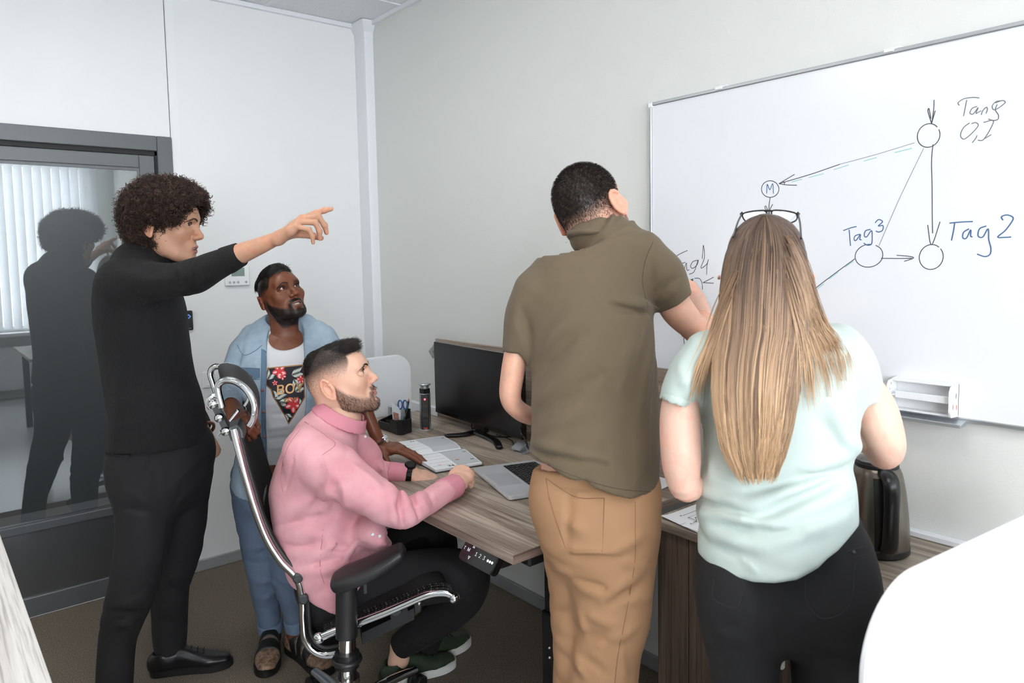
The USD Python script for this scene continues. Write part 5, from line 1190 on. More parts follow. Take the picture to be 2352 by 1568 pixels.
def tones(r, n, k, base, spread=.25, other=None, share=.3):
    c = np.tile(np.array(lin(base)), (n, 1)) * (1 + spread * r.normal(size=(n, 1)))
    if other is not None: q = r.random(n) < share; c[q] = np.array(lin(other)) * (1 + spread * r.normal(size=(q.sum(), 1)))
    return np.repeat(np.clip(c, .001, 1)[:, None], k, 1)
def hit(f, px, py, d0=1.0, d1=3.2, n=90):
    """Where the rays through pixels first meet the field."""
    px, py = np.atleast_1d(np.asarray(px, float)), np.atleast_1d(np.asarray(py, float)); R = np.stack([(px - CXP) / FPX, -(py - CYP) / FPX, np.ones(len(px))], 1) @ CAM
    if isinstance(f, trimesh.Trimesh):
        loc, ir, _ = f.ray.intersects_location(np.tile(EYE, (len(R), 1)), R, multiple_hits=False); out = np.full((len(R), 3), np.nan); out[ir] = loc; bad = np.isnan(out[:, 0])
        if bad.any():
            g = np.nonzero(~bad)[0]; xy = np.stack([px, py], 1); j = g[cKDTree(xy[g]).query(xy[bad])[1]]; out[bad] = EYE + R[bad] * ((out[j] - EYE) @ CAM[2])[:, None]
        return out
    D = np.linspace(d0, d1, n)
    v = f((EYE + R[:, None] * D[None, :, None]).reshape(-1, 3)).reshape(len(R), n); neg = v < 0; i = np.where(neg.any(1), neg.argmax(1), np.abs(v).argmin(1)); lo, hi = D[np.maximum(i - 1, 0)], D[i]
    for _ in range(12):
        mid = (lo + hi) / 2; s = f(EYE + R * mid[:, None]) < 0; hi = np.where(s, mid, hi); lo = np.where(s, lo, mid)
    return EYE + R * ((lo + hi) / 2)[:, None]
def crease(f, lines, d0, d1):
    """Raises (+) or sinks (-) folds along pixel lines: (x0, y0, x1, y1, width, height) in pixels, pixels, metres, metres."""
    A = hit(f, [l[0] for l in lines], [l[1] for l in lines], d0, d1); B = hit(f, [l[2] for l in lines], [l[3] for l in lines], d0, d1)
    M_ = hit(f, [(l[0] + l[2]) / 2 for l in lines], [(l[1] + l[3]) / 2 for l in lines], d0, d1)
    fs = []
    for a, b, m, l in zip(A, B, M_, lines):
        if np.linalg.norm(a - b) < .8: fs.append((np.min([a, m, b], 0) - 2.5 * l[4], np.max([a, m, b], 0) + 2.5 * l[4], bow(a, m, b, l[4], l[5])))
    def fn(P):
        out = np.zeros(len(P))
        for lo, hi, q in fs:
            i = np.nonzero(np.all((P > lo) & (P < hi), 1))[0]
            if len(i): out[i] += q(P[i])
        return out
    f.shift(fn); return f
def bow(a, m, b, r, amp):
    pts = np.array([a, m, b])
    def fn(P):
        best = np.full(len(P), 9.0); tt = np.zeros(len(P))
        for k in (0, 1):
            p, q = pts[k], pts[k + 1]; ba = q - p; t = np.clip((P - p) @ ba / max(ba @ ba, 1e-9), 0, 1); e = P - p - t[:, None] * ba; d = (e * e).sum(1); s = d < best; best = np.where(s, d, best); tt = np.where(s, (t + k) / 2, tt)
        return amp * np.exp(-best / (r * r)) * np.sqrt(np.sin(np.clip(tt, .03, .97) * math.pi))
    return fn
def decal(f, poly, lift, d0, d1, step=5.0):
    """Print on cloth: a pixel polygon laid on the surface of f."""
    V, F, n = [], [], 0
    for g in getattr(poly, 'geoms', [poly]):
        if g.is_empty or g.area < .3: continue
        v, fa = trimesh.creation.triangulate_polygon(g.segmentize(step) if g.area > 60 else g, engine='earcut'); m = trimesh.Trimesh(np.c_[v, np.zeros(len(v))], fa, process=False)
        if g.area > 60: v3, f3 = trimesh.remesh.subdivide_to_size(m.vertices, m.faces, step * 1.6); m = trimesh.Trimesh(v3, f3)
        V.append(np.asarray(m.vertices)[:, :2]); F.append(np.asarray(m.faces) + n); n += len(m.vertices)
    V, F = np.vstack(V), np.vstack(F); P = hit(f, V[:, 0], V[:, 1], d0, d1); P = P + unit_rows(EYE - P) * lift
    m = trimesh.Trimesh(P, F, process=False); up = m.face_normals @ unit(EYE - P.mean(0)) < 0; F = np.array(m.faces); F[up] = F[up][:, ::-1]; return trimesh.Trimesh(P, F, process=False)
def seam(f, pts, r, d0, d1, n=6, lift=.0):
    P = smooth_path(np.array(pts, float), n) if len(pts) > 2 else np.array([np.array(pts[0]) + (np.array(pts[1]) - np.array(pts[0])) * t for t in np.linspace(0, 1, 8)])
    H_ = hit(f, P[:, 0], P[:, 1], d0, d1); return tube(H_ + unit_rows(EYE - H_) * lift, r, 6)
# ================================================================== the standing man who points
def man_pointing():
    t = person('man in a black turtleneck with a large curly afro, pointing at the whiteboard', (*at(330, 1000, 2.57)[:2], 0))
    o = dict(open=.0055, hair=(26, 19, 17), scalp=1.0, hairline=.075, jaw=.98, nose=1.12, lips=1.12, lipcol=(170, 112, 102), blush=(1.08, .86, .84), iris=(52, 34, 26))
    hp = facing(377, 526, 2.55, 20, -3, -1, 1.07); base = (196, 149, 122)
    HF = head_field(o); nb = hp.inn(at(333, 628, 2.58)); HF.u(cone((0, -.022, -.045), nb, .052, .060), .03)
    hm = surface(HF, .0017); hc = skin_colour(hm.vertices, o, base); hm.vertices = hp.out(hm.vertices)
    # sweater
    S = Field()
    S.u(loft([L(362, 1022, 2.56, 109, .165), L(359, 950, 2.56, 104, .16), L(345, 880, 2.56, 97, .155), L(334, 800, 2.56, 97, .165), L(323, 720, 2.56, 97, .185), L(313, 655, 2.56, 86, .20), L(318, 612, 2.57, 58, .15)], flat=(True, False)), .02)
    el, wr = at(432, 640, 2.375), at(641, 545, 2.31); sh = at(292, 652, 2.43)
    arm = [L(288, 652, 2.45, 58, .085), L(345, 646, 2.42, 46, .074), L(400, 643, 2.39, 40, .066), L(445, 634, 2.37, 41, .064), L(500, 608, 2.35, 33, .052), L(552, 583.5, 2.335, 26, .044)]
    S.u(loft(arm, flat=(False, True)), .045)
    farm = [L(345, 660, 2.74, 52, .08), L(372, 780, 2.78, 40, .065), L(400, 880, 2.78, 36, .058), L(440, 945, 2.72, 30, .046), L(466, 982, 2.68, 22, .036)]
    S.u(loft(farm, flat=(False, True)), .04)
    col0, col1 = L(328, 628, 2.58, 66, .10), L(361, 582, 2.56, 46, .072)
    S.u(loft([col0, L(345, 604, 2.57, 54, .084), col1], flat=(False, True)), .02)
    S.u(loft([L(339, 612, 2.572, 55, .086), L(347, 603, 2.57, 56, .087), L(352, 598, 2.568, 54, .084)]), .006)
    up = np.array((0, 0, 1.0)); fwd = hp.d((0, 1, 0)); ex = CAM[0]
    def wr_fn(P):
        a = folds(P, unit(np.array((.35, .1, 1.0))), ex, .007, .06, 3)
        return a * sstep(1.75, 1.2, P[:, 2])
    S.shift(wr_fn)
    crease(S, [(396, 606, 388, 678, .012, .011), (410, 602, 408, 680, .008, -.009), (424, 600, 424, 676, .010, .011), (438, 598, 442, 674, .008, -.009), (454, 596, 460, 668, .010, .009), (474, 600, 476, 656, .009, .005), (395, 640, 300, 650, .016, .007), (398, 668, 310, 706, .012, .008), (392, 690, 325, 740, .012, -.007), (420, 690, 340, 790, .016, .006),
               (458, 935, 300, 905, .016, .008), (460, 965, 320, 950, .014, .007), (448, 900, 330, 850, .014, -.007), (256, 900, 330, 940, .014, .006), (258, 985, 340, 965, .012, .005), (262, 620, 330, 640, .02, .006)], 1.9, 2.8)
    sm = surface(S, .0052); m_knit = mat('black_knit', (6, 6, 7), 0.9, bump=(1.0, 0.8, 0.003, (420, 420, 26)), sheen_weight=0.08, sheen_roughness=0.5, sheen_tint=lin((90, 88, 92)))
    obj('sweater', sm, m_knit, t, smooth=True)
    # cuff rib
    c0, c1 = np.array(arm[-1][:3]), np.array(arm[-2][:3]); cd = unit(c0 - c1); C = Field(); C.u(loft([(*(c0 - cd * .055), .046, .049), (*(c0 + cd * .002), .0385, .0435)], flat=(True, True)), .01); obj('cuff', surface(C, .0045), mat('ribbed_black_knit', (11, 11, 12), 0.9, bump=(1.0, .9, .004, (300, 300, 300))), t, smooth=True)
    # arm, hand
    B = Field(); B.u(loft([(*el, .050, .048), L(500, 608, 2.35, 26, .042), L(552, 583, 2.335, 23.5, .039), L(600, 563, 2.32, 19, .031), (*wr, .0205, .026)]), .02)
    yv = unit(at(700, 500, 2.285) - wr); zv = -ray(690, 520) * .35 + CAM[1] * .85 - CAM[0] * .35; zv = unit(zv - yv * (zv @ yv)); xv = np.cross(yv, zv)
    hpz = Pose(wr + yv * -.004, np.stack([xv, yv, zv], 1), 1.10)
    hand_field(hpz, [(14, 4, 3), (30, 66, 22), (40, 66, 24), (52, 52, 22)], (4, 1, -2, -5), (22, 42, 18, 12), F=B)
    am = surface(B, .0028)
    # hidden trunk under the clothes, far hand and its bracelet
    Tr = Field(); Tr.u(loft([L(362, 1050, 2.57, 85, .12), L(345, 880, 2.56, 75, .11), L(323, 720, 2.56, 75, .14), L(325, 640, 2.57, 45, .10)]), .02)
    for n in (farm,): Tr.u(loft([(*q[:3], q[3] * .62, q[4] * .62) for q in n] + [L(487, 1035, 2.66, 20, .03)]), .02)
    Tr.u(loft([(*q[:3], q[3] * .7, q[4] * .7) for q in arm[:4]]), .02)
    near = [L(340, 1080, 2.52, 80, .10), L(337, 1143, 2.50, 70, .092), L(330, 1231, 2.48, 59, .082), L(317, 1300, 2.46, 56, .078), L(297, 1375, 2.45, 54, .075), L(283, 1418, 2.445, 48, .066), L(269, 1475, 2.44, 41, .060), L(262, 1568, 2.43, 40, .060), L(258, 1640, 2.42, 40, .060)]
    far = [L(425, 1080, 2.66, 58, .10), L(425, 1143, 2.67, 52, .09), L(413, 1231, 2.69, 53, .085), L(402, 1285, 2.70, 52, .080), L(391, 1335, 2.70, 45, .072), L(389, 1392, 2.705, 40, .064), L(389, 1464, 2.71, 37, .058), L(391, 1497, 2.71, 33, .054)]
    for lg in (near, far): Tr.u(loft([(*q[:3], q[3] * .72, q[4] * .72) for q in lg]), .02)
    fa = at(395, 1490, 2.71); Tr.u(cone(fa, fa + (0.005, 0, -.075), .034, .033), .01)
    tr = surface(Tr, .009)
    body_mesh([keep(hm, lambda c: c[:, 2] > 1.40, hc), (am, tint_noise(am, base)), (tr, np.array(lin(base)))], t, m_skin)
    eye_parts(hp, o, t, (14, 0)); teeth_part(hp, o, t)
    lashes(hp, t); br = snap(brow_strands(o), HF); curves('eyebrows', hp.out(br.reshape(-1, 3)).reshape(br.shape), [.0007, .0005, .0002], m_hair, t, col=np.tile(lin((30, 22, 18)), (br.size // 3, 1)))
    # trousers
    G = Field(); G.u(loft([L(368, 1000, 2.57, 106, .15), L(371, 1035, 2.575, 117, .155), L(368, 1085, 2.58, 112, .15)], flat=(True, False)), .02)
    G.u(loft(near, flat=(False, True)), .045); G.u(loft(far, flat=(False, True)), .03)
    G.shift(lambda P: folds(P, (.2, .2, 1), ex, .006, .05, 9) + folds(P, (1, .5, .35), (0, 0, 1), .010, .05, 12) * np.exp(-((P[:, 2] - .42) / .12) ** 2))
    crease(G, [(372, 1022, 322, 1102, .006, -.008), (418, 1110, 352, 1380, .010, -.005), (243, 1380, 350, 1384, .014, .010), (248, 1402, 335, 1410, .010, -.010), (250, 1425, 320, 1440, .012, .006), (350, 1325, 440, 1335, .012, .010), (355, 1350, 430, 1362, .010, -.009), (358, 1385, 425, 1402, .012, .009), (360, 1420, 425, 1430, .010, -.007), (262, 1120, 330, 1150, .014, .007), (270, 1165, 350, 1175, .012, -.006), (480, 1030, 400, 1110, .016, .008), (470, 1100, 410, 1150, .012, .006), (330, 1060, 322, 1560, .004, -.003)], 1.9, 2.9)
    obj('trousers', surface(G, .0055), mat('charcoal_twill', (20, 19, 21), 0.85, bump=(700, .2, .001)), t, smooth=True)
    bp = [at(x, y, 2.415) for x, y in ((254, 1040), (300, 1047))]; obj('pocket_flap', tube(np.array([p for p in smooth_path([at(252, 1038, 2.44), at(275, 1046, 2.415), at(298, 1046, 2.41)], 5)]), .004, 6), mat('charcoal_seam', (22, 21, 23), .9), t)
    obj('button', ball(at(277, 1033, 2.412), .004, 2), mat('bronze_button', (150, 120, 96), .35, metal=.8), t)
    wp_ = np.array(farm[-1][:3]); wd = unit(wp_ - np.array(farm[-2][:3])); wx = unit(np.cross(wd, (0, 0, 1))); wy = np.cross(wd, wx)
    obj('bracelet', tube(np.array([wp_ + wd * .012 + (wx * math.cos(a) + wy * math.sin(a)) * .036 for a in np.linspace(0, 6.283, 24, endpoint=False)]), .006, 8, closed=True), mat('copper_band', (150, 104, 78), .3, metal=.8), t)
    m_lea = mat('black_leather', (22, 22, 23), 0.30, bump=(300, .12, .001)); m_sol = mat('black_sole', (18, 18, 18), .6); m_lace = mat('black_lace', (16, 16, 16), .8)
    shoe(t, on(352, 1556, 2, .0) + (0.0, .02, 0), on(534, 1524, 2, .0), m_lea, m_sol, m_lace)
    obj('sock', surface(Field().u(cone(fa + (0.004, 0, -.01), fa + (.006, 0, -.062), .037, .037)), .006), mat('white_sock', (206, 206, 208), .9), t, smooth=True)
    nf = np.array(near[-1][:3]); shoe(t, np.array((nf[0] - .06, nf[1] + .01, 0)), np.array((nf[0] + .21, nf[1] - .07, 0)), m_lea, m_sol, m_lace)
    # afro
    A = Field(); A.u(egg((0, .002, .066), (.128, .118, .092)), .02); A.u(egg((0, -.038, .012), (.108, .084, .088)), .04); A.u(egg((0, .038, .084), (.106, .086, .062)), .03)
    A.cut(egg((0, .158, -.020), (.108, .128, .136)), .010); A.cut(egg((.105, .008, -.022), (.045, .050, .045)), .012); A.cut(egg((-.105, .008, -.022), (.040, .045, .045)), .012); A.cut(egg((0, .06, -.10), (.14, .11, .06)), .01)
    A.shift(lambda P: .010 * (meshkit.noise(P * 42, 4) - .5) + .007 * (meshkit.noise(P * 95, 8) - .5))
    am_ = surface(A, .0055, smooth=0); r = np.random.default_rng(11)
    inner = am_.copy(); inner.vertices = hp.out(inner.vertices - am_.vertex_normals * .009)
    nn = len(inner.vertices); hr = obj('hair', inner, m_hair_matt, t, col=np.tile(lin((20, 15, 14)), (nn, 1)), label='dark brown curly afro')
    Pp, Nn = sample_surface(am_, 13000, 5); Pp = Pp - Nn * (.012 * r.random((len(Pp), 1)))
    st_ = curl_hair(Pp, Nn, r, .0050, 2.2, .019, 14, .8); P2, N2 = sample_surface(am_, 2600, 6, lambda c: 1.0 * (c[:, 2] > .02)); st2 = curl_hair(P2 - N2 * .004, N2, r, .0048, 1.9, .026, 14, .5); st_ = np.concatenate([st_, st2])
    z_ = np.interp(np.abs(st_[..., 0]), [0, .05, .066, .078, .09], [.084, .080, .058, .018, -.01]); ok = ~((st_[..., 1] > .035) & (st_[..., 1] < .13) & (st_[..., 2] < z_)).any(1); st_ = st_[ok]
    curves('curls', hp.out(st_.reshape(-1, 3)).reshape(st_.shape), .0012, m_hair_matt, hr, col=tones(r, len(st_), 14, (46, 33, 28), .3, (84, 60, 50), .25))
    return t
man_pointing()
# ================================================================== the man in the denim shirt, leaning on the desk
def man_denim():
    t = person('man in an open denim shirt over a printed tee, leaning on the desk', (*at(640, 1250, 2.8)[:2], 0))
    o = dict(open=.0035, hair=(16, 13, 13), scalp=1.0, fade=(.012, .055), hairline=.094, nose=1.18, lips=1.18, lipcol=(112, 72, 66), blush=(1.25, .95, .88), beard=.0008, stubble=1.0, iris=(40, 28, 24), ear=.95, jaw=.96)
    hp = facing(646, 686, 2.64, 58, 18, 9, .86); base = (112, 66, 45)
    HF = head_field(o); nb = hp.inn(at(655, 800, 2.68)); HF.u(cone((0, -.018, -.045), nb, .058, .068), .03); [HF.u(egg(hp.inn(at(x, 822, 2.675)), .092), .05) for x in (622, 655, 690)]
    hm = surface(HF, .0017); hc = skin_colour(hm.vertices, o, base); hm.vertices = hp.out(hm.vertices)
    torso = [L(660, 800, 2.68, 106, .095), L(661, 850, 2.66, 103, .115), L(660, 920, 2.66, 98, .118), L(648, 1000, 2.70, 90, .112), L(628, 1080, 2.75, 86, .112), L(622, 1120, 2.78, 84, .115)]
    # tee
    E_ = Field(); E_.u(loft([(*n[:3], n[3] * .93, n[4] * .93) for n in torso[:5]] + [L(632, 1060, 2.74, 82, .104)] * 0, flat=(False, True)), .02)
    E_.u(loft([L(606, 796, 2.69, 34, .045), L(660, 786, 2.69, 40, .050), L(716, 796, 2.69, 34, .045)]), .03)
    E_.cut(egg(at(655, 760, 2.60), (.078, .060, .070)), .008)
    E_.clip(half(at(640, 1056, 2.7), (0, 0, -1)), .004)
    crease(E_, [(615, 930, 690, 915, .010, .006), (612, 955, 680, 945, .008, -.006), (612, 985, 670, 975, .010, .007), (612, 1010, 665, 1003, .008, -.006), (614, 1030, 655, 1024, .009, .006), (620, 880, 650, 960, .012, .004)], 2.2, 2.9)
    E_ = surface(E_, .005); obj('tee_shirt', E_, mat('white_cotton', (198, 199, 202), 0.85, bump=(900, .1, .0006)), t, smooth=True)
    # trunk, neck, arms
    Tr = Field(); Tr.u(loft([(*n[:3], n[3] * .84, n[4] * .84) for n in torso]), .02)
    rs, re, rw = at(553, 806, 2.66), at(527, 893, 2.56), at(541, 953, 2.40)
    ls, le, lw = at(768, 806, 2.68), at(828, 905, 2.62), at(872, 1020, 2.625)
    rarm = [L(556, 812, 2.66, 34, .060), L(540, 850, 2.62, 30, .052), L(529, 893, 2.55, 27, .048), L(530, 935, 2.45, 22, .043)]
    larm = [L(762, 812, 2.68, 34, .060), L(795, 850, 2.66, 30, .052), L(822, 895, 2.63, 26, .046), L(837, 942, 2.62, 21, .040)]
    B = Field(); B.u(loft([(*re, .034, .034), L(531, 925, 2.46, 18, .032), (*rw, .029, .024)]), .02)
    B.u(loft([(*le, .032, .032), L(842, 948, 2.62, 16, .030), L(860, 990, 2.62, 14.5, .027), (*lw, .023, .020)]), .02)
    # left hand flat on the planner
    y = unit(at(925, 1040, 2.60) - lw); y = unit(y * (1, 1, .35)); z = unit(np.array((0, 0, 1.0)) - y * y[2]); x = np.cross(y, z)
    lh = Pose(np.array((lw[0], lw[1], max(lw[2], Z_D + .040))) + (0, 0, -.004), np.stack([x, y, z], 1), 1.0)
    hand_field(lh, [(14, 6, 4), (14, 6, 4), (15, 7, 4), (15, 8, 4)], (2, 0, -2, -6), (44, 22, 8, 6), left=True, F=B)
    # right hand round the headrest bracket
    rh_y = unit(at(556, 985, 2.28) - rw); rz = unit(-ray(545, 980) * .3 + CAM[1] * .5 - CAM[0] * .45); rz = unit(rz - rh_y * (rz @ rh_y)); rh = Pose(rw, np.stack([np.cross(rh_y, rz), rh_y, rz], 1), .95)
    hand_field(rh, [(38, 60, 40), (42, 62, 40), (45, 62, 40), (48, 60, 40)], (2, 0, -2, -4), (30, 40, 30, 30), F=B)
    hm2 = surface(B, .003)
    Tr.u(loft([(*n[:3], n[3] * .75, n[4] * .75) for n in rarm]), .02); Tr.u(loft([(*n[:3], n[3] * .75, n[4] * .75) for n in larm]), .02)
    rleg = [L(593, 1100, 2.80, 55, .105), L(592, 1160, 2.80, 50, .095), L(592, 1230, 2.79, 42, .082), L(600, 1290, 2.79, 37, .070), L(610, 1360, 2.82, 33, .060), L(622, 1446, 2.86, 24, .044)]
    lleg = [L(655, 1100, 2.80, 50, .105), L(652, 1160, 2.79, 47, .095), L(650, 1230, 2.77, 41, .080), L(655, 1290, 2.76, 36, .068), L(667, 1360, 2.77, 31, .058), L(681, 1440, 2.80, 22, .044)]
    for lg in (rleg, lleg): Tr.u(loft([(*n[:3], n[3] * .8, n[4] * .8) for n in lg]), .02)
    rf, lf = np.array(rleg[-1][:3]), np.array(lleg[-1][:3])
    for q in (rf, lf): Tr.u(cone(q + (0, 0, .03), (q[0], q[1], .055), .037, .038), .01)
    tr = surface(Tr, .008)
    body_mesh([keep(hm, lambda c: c[:, 2] > 1.165, hc), (hm2, tint_noise(hm2, base, .1)), (tr, np.array(lin(base)))], t, m_skin_dark)
    eye_parts(hp, o, t, (-16, -2)); teeth_part(hp, o, t)
    lashes(hp, t); br = snap(brow_strands(o), HF); curves('eyebrows', hp.out(br.reshape(-1, 3)).reshape(br.shape), [.0005, .0004, .0002], m_hair, t, col=np.tile(lin((20, 14, 12)), (br.size // 3, 1)))
    # hair: long on top, swept back
    r = np.random.default_rng(21); K = Field(); K.u(egg((0, .012, .098), (.056, .078, .046)), .02); K.u(egg((0, -.060, .080), (.050, .046, .046)), .03); K.cut(egg((0, .130, .060), (.080, .050, .040)), .01)
    cap = surface(K, .005); hb = cap.copy(); hb.vertices = hp.out(cap.vertices - cap.vertex_normals * .002); hr = obj('hair', hb, m_hair, t, col=np.tile(lin((14, 12, 12)), (len(hb.vertices), 1)), label='black swept-back hair, long on top')
    P0, N0 = sample_surface(cap, 3600, 4, lambda c: 1.0 * (c[:, 2] > .085)); fl = np.array((0, -1.0, .10)); d = unit_rows(fl - N0 * (N0 @ fl)[:, None] + r.normal(size=P0.shape) * .07); k = 6
    ss = np.linspace(0, 1, k)[None, :, None]; ln = (.020 + .018 * r.random(len(P0)))[:, None, None]; S = P0[:, None] + d[:, None] * ss * ln + N0[:, None] * (.003 * np.sin(ss * 3.0) + .001) + np.array((0, 0, -1.0)) * ss ** 2 * .012
    S[..., 0] += .0022 * np.sin(S[..., 1] * 190 + S[..., 0] * 60)
    curves('strands', hp.out(S.reshape(-1, 3)).reshape(S.shape), np.linspace(.0010, .0005, k), m_hair, hr, col=tones(r, len(S), k, (20, 17, 17), .3))
    beard_strands(hp, HF, o, hm, t, 2200, .0030, (22, 16, 14), 31)
    # denim shirt
    D = Field(); D.u(loft([(*n[:3], n[3] * 1.035, n[4] * 1.06) for n in torso[:5]] + [L(622, 1116, 2.775, 90, .122)], flat=(False, True)), .02)
    D.u(loft([L(590, 786, 2.69, 46, .064), L(660, 770, 2.70, 60, .068), L(732, 786, 2.69, 46, .064)]), .03)
    for a in (rarm, larm): D.u(loft(a, flat=(False, True)), .035)
    nk = at(655, 757, 2.69); D.u(loft([L(654, 778, 2.70, 52, .072), L(654, 752, 2.70, 46, .066)], flat=(False, True)), .012)
    opening = [L(656, 730, 2.50, 44, .155), L(656, 780, 2.50, 43, .150), L(657, 860, 2.47, 45, .140), L(655, 960, 2.48, 46, .142), L(648, 1060, 2.53, 36, .145), L(645, 1140, 2.56, 34, .150)]
    D.cut(loft(opening, e=5, flat=(True, True)), .006); D.cut(cone(at(655, 790, 2.69), at(650, 715, 2.68), .055, .062), .006)
    crease(D, [(560, 815, 548, 880, .010, .007), (545, 830, 530, 880, .008, -.006), (520, 885, 545, 905, .008, .007), (520, 905, 545, 920, .006, -.006), (516, 925, 546, 935, .006, .005), (585, 830, 600, 870, .012, .004), (560, 930, 600, 1000, .012, .006), (552, 1000, 605, 1060, .012, .006), (545, 1060, 600, 1095, .010, -.005), (575, 905, 570, 980, .010, -.005), (730, 800, 745, 860, .01, .006)], 2.1, 3.0)
    D.shift(lambda P: folds(P, (.2, .2, 1), CAM[0], .008, .05, 17))
    D = surface(D, .0048); obj('denim_shirt', D, mat('washed_denim', (126, 146, 162), 0.85, bump=(800, .35, .001), vary=(9, (158, 176, 190))), t, smooth=True)
    m_dk = mat('dark_denim', (92, 116, 138), 0.85, bump=(800, .35, .001))
    def lay(nm, pts, lift=.0015, m=m_dk): obj(nm, decal(D, Polygon(pts), lift, 2.0, 3.0, 4), m, t, smooth=True)
    lay('button_placket', [(600, 800), (612, 806), (611, 900), (612, 1000), (612, 1095), (601, 1100), (601, 1000), (598, 900)])
    lay('chest_pocket', [(550, 846), (597, 846), (597, 868), (585, 871), (560, 870), (551, 862)])
    for pts in ([(550, 844), (597, 846)], [(551, 862), (562, 871), (597, 871)], [(545, 792), (560, 815), (585, 806), (602, 792)]): obj('seam', seam(D, pts, .0012, 2.0, 3.0, lift=.001), m_dk, t)
    m_btn = mat('brown_button', (124, 62, 50), 0.35)
    for x, y in ((576, 865), (603, 896), (606, 946), (608, 1003), (608, 1056)):
        q = hit(D, x, y, 2.0, 3.0)[0]; obj('button', ball(q + unit(EYE - q) * .002, .0052, 2), m_btn, t)
    # collar leaves
    for pts, dd in (([(612, 752), (603, 790), (614, 812), (622, 822), (618, 780)], 2.60), ([(696, 752), (712, 790), (706, 800), (698, 776)], 2.62)):
        P = np.array([at(x, y, dd + (.03 if k in (0,) else 0)) for k, (x, y) in enumerate(pts)]); N_ = unit(EYE - P.mean(0)); obj('collar', hull(np.vstack([P, P - N_ * .004])), LOOKS['washed_denim'], t)
    # rolled cuffs
    for a in (rarm, larm):
        p1, p0 = np.array(a[-1]), np.array(a[-2]); dd = unit(p1[:3] - p0[:3]); C = Field(); C.u(loft([(*(p1[:3] - dd * .035), p1[3] * 1.13, p1[4] * 1.13), (*(p1[:3] + dd * .006), p1[3] * 1.10, p1[4] * 1.10)], flat=(True, True)), .01); C.cut(loft([(*(p1[:3] + dd * -.004), p1[3] * .95, p1[4] * .95), (*(p1[:3] + dd * .03), p1[3] * .95, p1[4] * .95)], flat=(True, True)), .002); obj('cuff', surface(C, .004), LOOKS['washed_denim'], t, smooth=True)
    # printed panel on the tee
    c5 = lambda X, Y: (560 + X * .12755, 800 + Y * .12755)
    out = Polygon([c5(*p) for p in ((428, 345), (1062, 285), (1085, 420), (1095, 640), (1104, 880), (900, 1230), (805, 1372), (748, 1240), (640, 1062), (520, 872), (480, 742), (395, 665), (398, 520))])
    def pr(nm, poly, lift, m): obj(nm, decal(E_, poly, lift, 2.2, 2.95, 4), m, t, smooth=True)
    m_gold = mat('bronze_print', (150, 108, 62), 0.35, metal=.4)
    pr('print_border', out, .0010, m_gold); ink = out.buffer(-2.6); pr('print_ground', ink, .0016, mat('navy_print', (22, 20, 30), .7))
    leaves = []; rr = np.random.default_rng(8)
    def frond(X, Y, ang, n, ln):
        for k in range(n):
            for s in (-1, 1):
                a = math.radians(ang + s * 42); b = math.radians(ang); ox, oy = X + math.cos(b) * k * 28, Y + math.sin(b) * k * 28; w = 11
                leaves.append(Polygon([c5(ox, oy), c5(ox + math.cos(a) * ln * .5 - math.sin(a) * w, oy + math.sin(a) * ln * .5 + math.cos(a) * w), c5(ox + math.cos(a) * ln, oy + math.sin(a) * ln), c5(ox + math.cos(a) * ln * .5 + math.sin(a) * w, oy + math.sin(a) * ln * .5 - math.cos(a) * w)]))
    for f_ in ((430, 560, -60, 4, 120), (560, 900, -35, 6, 110), (640, 960, 10, 4, 110), (860, 480, -20, 6, 120), (930, 780, -40, 5, 110), (900, 560, 60, 3, 100), (520, 760, 70, 4, 90), (760, 1180, 50, 3, 90), (1000, 900, 100, 4, 80)): frond(*f_)
    [pr('print_leaf', g, .0021, mat('pale_leaf_print', (196, 208, 200), .7)) for g in getattr(shapely.union_all(leaves).intersection(ink), 'geoms', []) if g.area > 3]
    petals, hearts = [], []
    for X, Y, R in ((640, 410, 130), (690, 500, 70), (1030, 560, 80), (890, 1010, 150), (560, 620, 50)):
        for k in range(5):
            a = k * 1.2566 + X; petals.append(affinity.rotate(affinity.scale(Point(*c5(X + math.cos(a) * R * .5, Y + math.sin(a) * R * .5)).buffer(R * .12755 * .42), 1.25, .8), math.degrees(a)))
            hearts.append(affinity.rotate(affinity.scale(Point(*c5(X + math.cos(a) * R * .62, Y + math.sin(a) * R * .62)).buffer(R * .12755 * .20), 1.4, .7), math.degrees(a)))
    [pr('print_flower', g, .0026, mat('red_flower_print', (206, 52, 58), .7)) for g in shapely.union_all(petals).intersection(ink).geoms if g.area > 3]; [pr('print_petal', g, .0031, mat('pink_petal_print', (238, 186, 184), .7)) for g in shapely.union_all(hearts).intersection(ink).geoms if g.area > 2]
    tmx = meshkit.text_mesh('BOY', 1.0, .01, True); w0 = tmx.bounds[1][0]
    def letters(s, X0, Y0, X1, Y1, hgt, nm, m, lift):
        q = meshkit.text_mesh(s, 1.0, .01, True); fz = np.asarray(q.triangles_center)[:, 2] > .0099; q.update_faces(fz); q.remove_unreferenced_vertices(); v = np.asarray(q.vertices); u = v[:, 0] / v[:, 0].max()
        px = X0 + (X1 - X0) * u; py = Y0 + (Y1 - Y0) * u - v[:, 1] * hgt; pts = np.array([c5(a, b) for a, b in zip(px, py)]); P = hit(E_, pts[:, 0], pts[:, 1], 2.2, 2.95); P += unit_rows(EYE - P) * lift
        obj(nm, trimesh.Trimesh(P, q.faces, process=False), m, t, smooth=True)
    letters('BOY', 578, 832, 1085, 775, 165, 'lettering', mat('bronze_letters', (176, 132, 84), 0.35, metal=.3), .0038); letters('BOY', 720, 985, 980, 950, 80, 'lettering', m_gold, .0038)
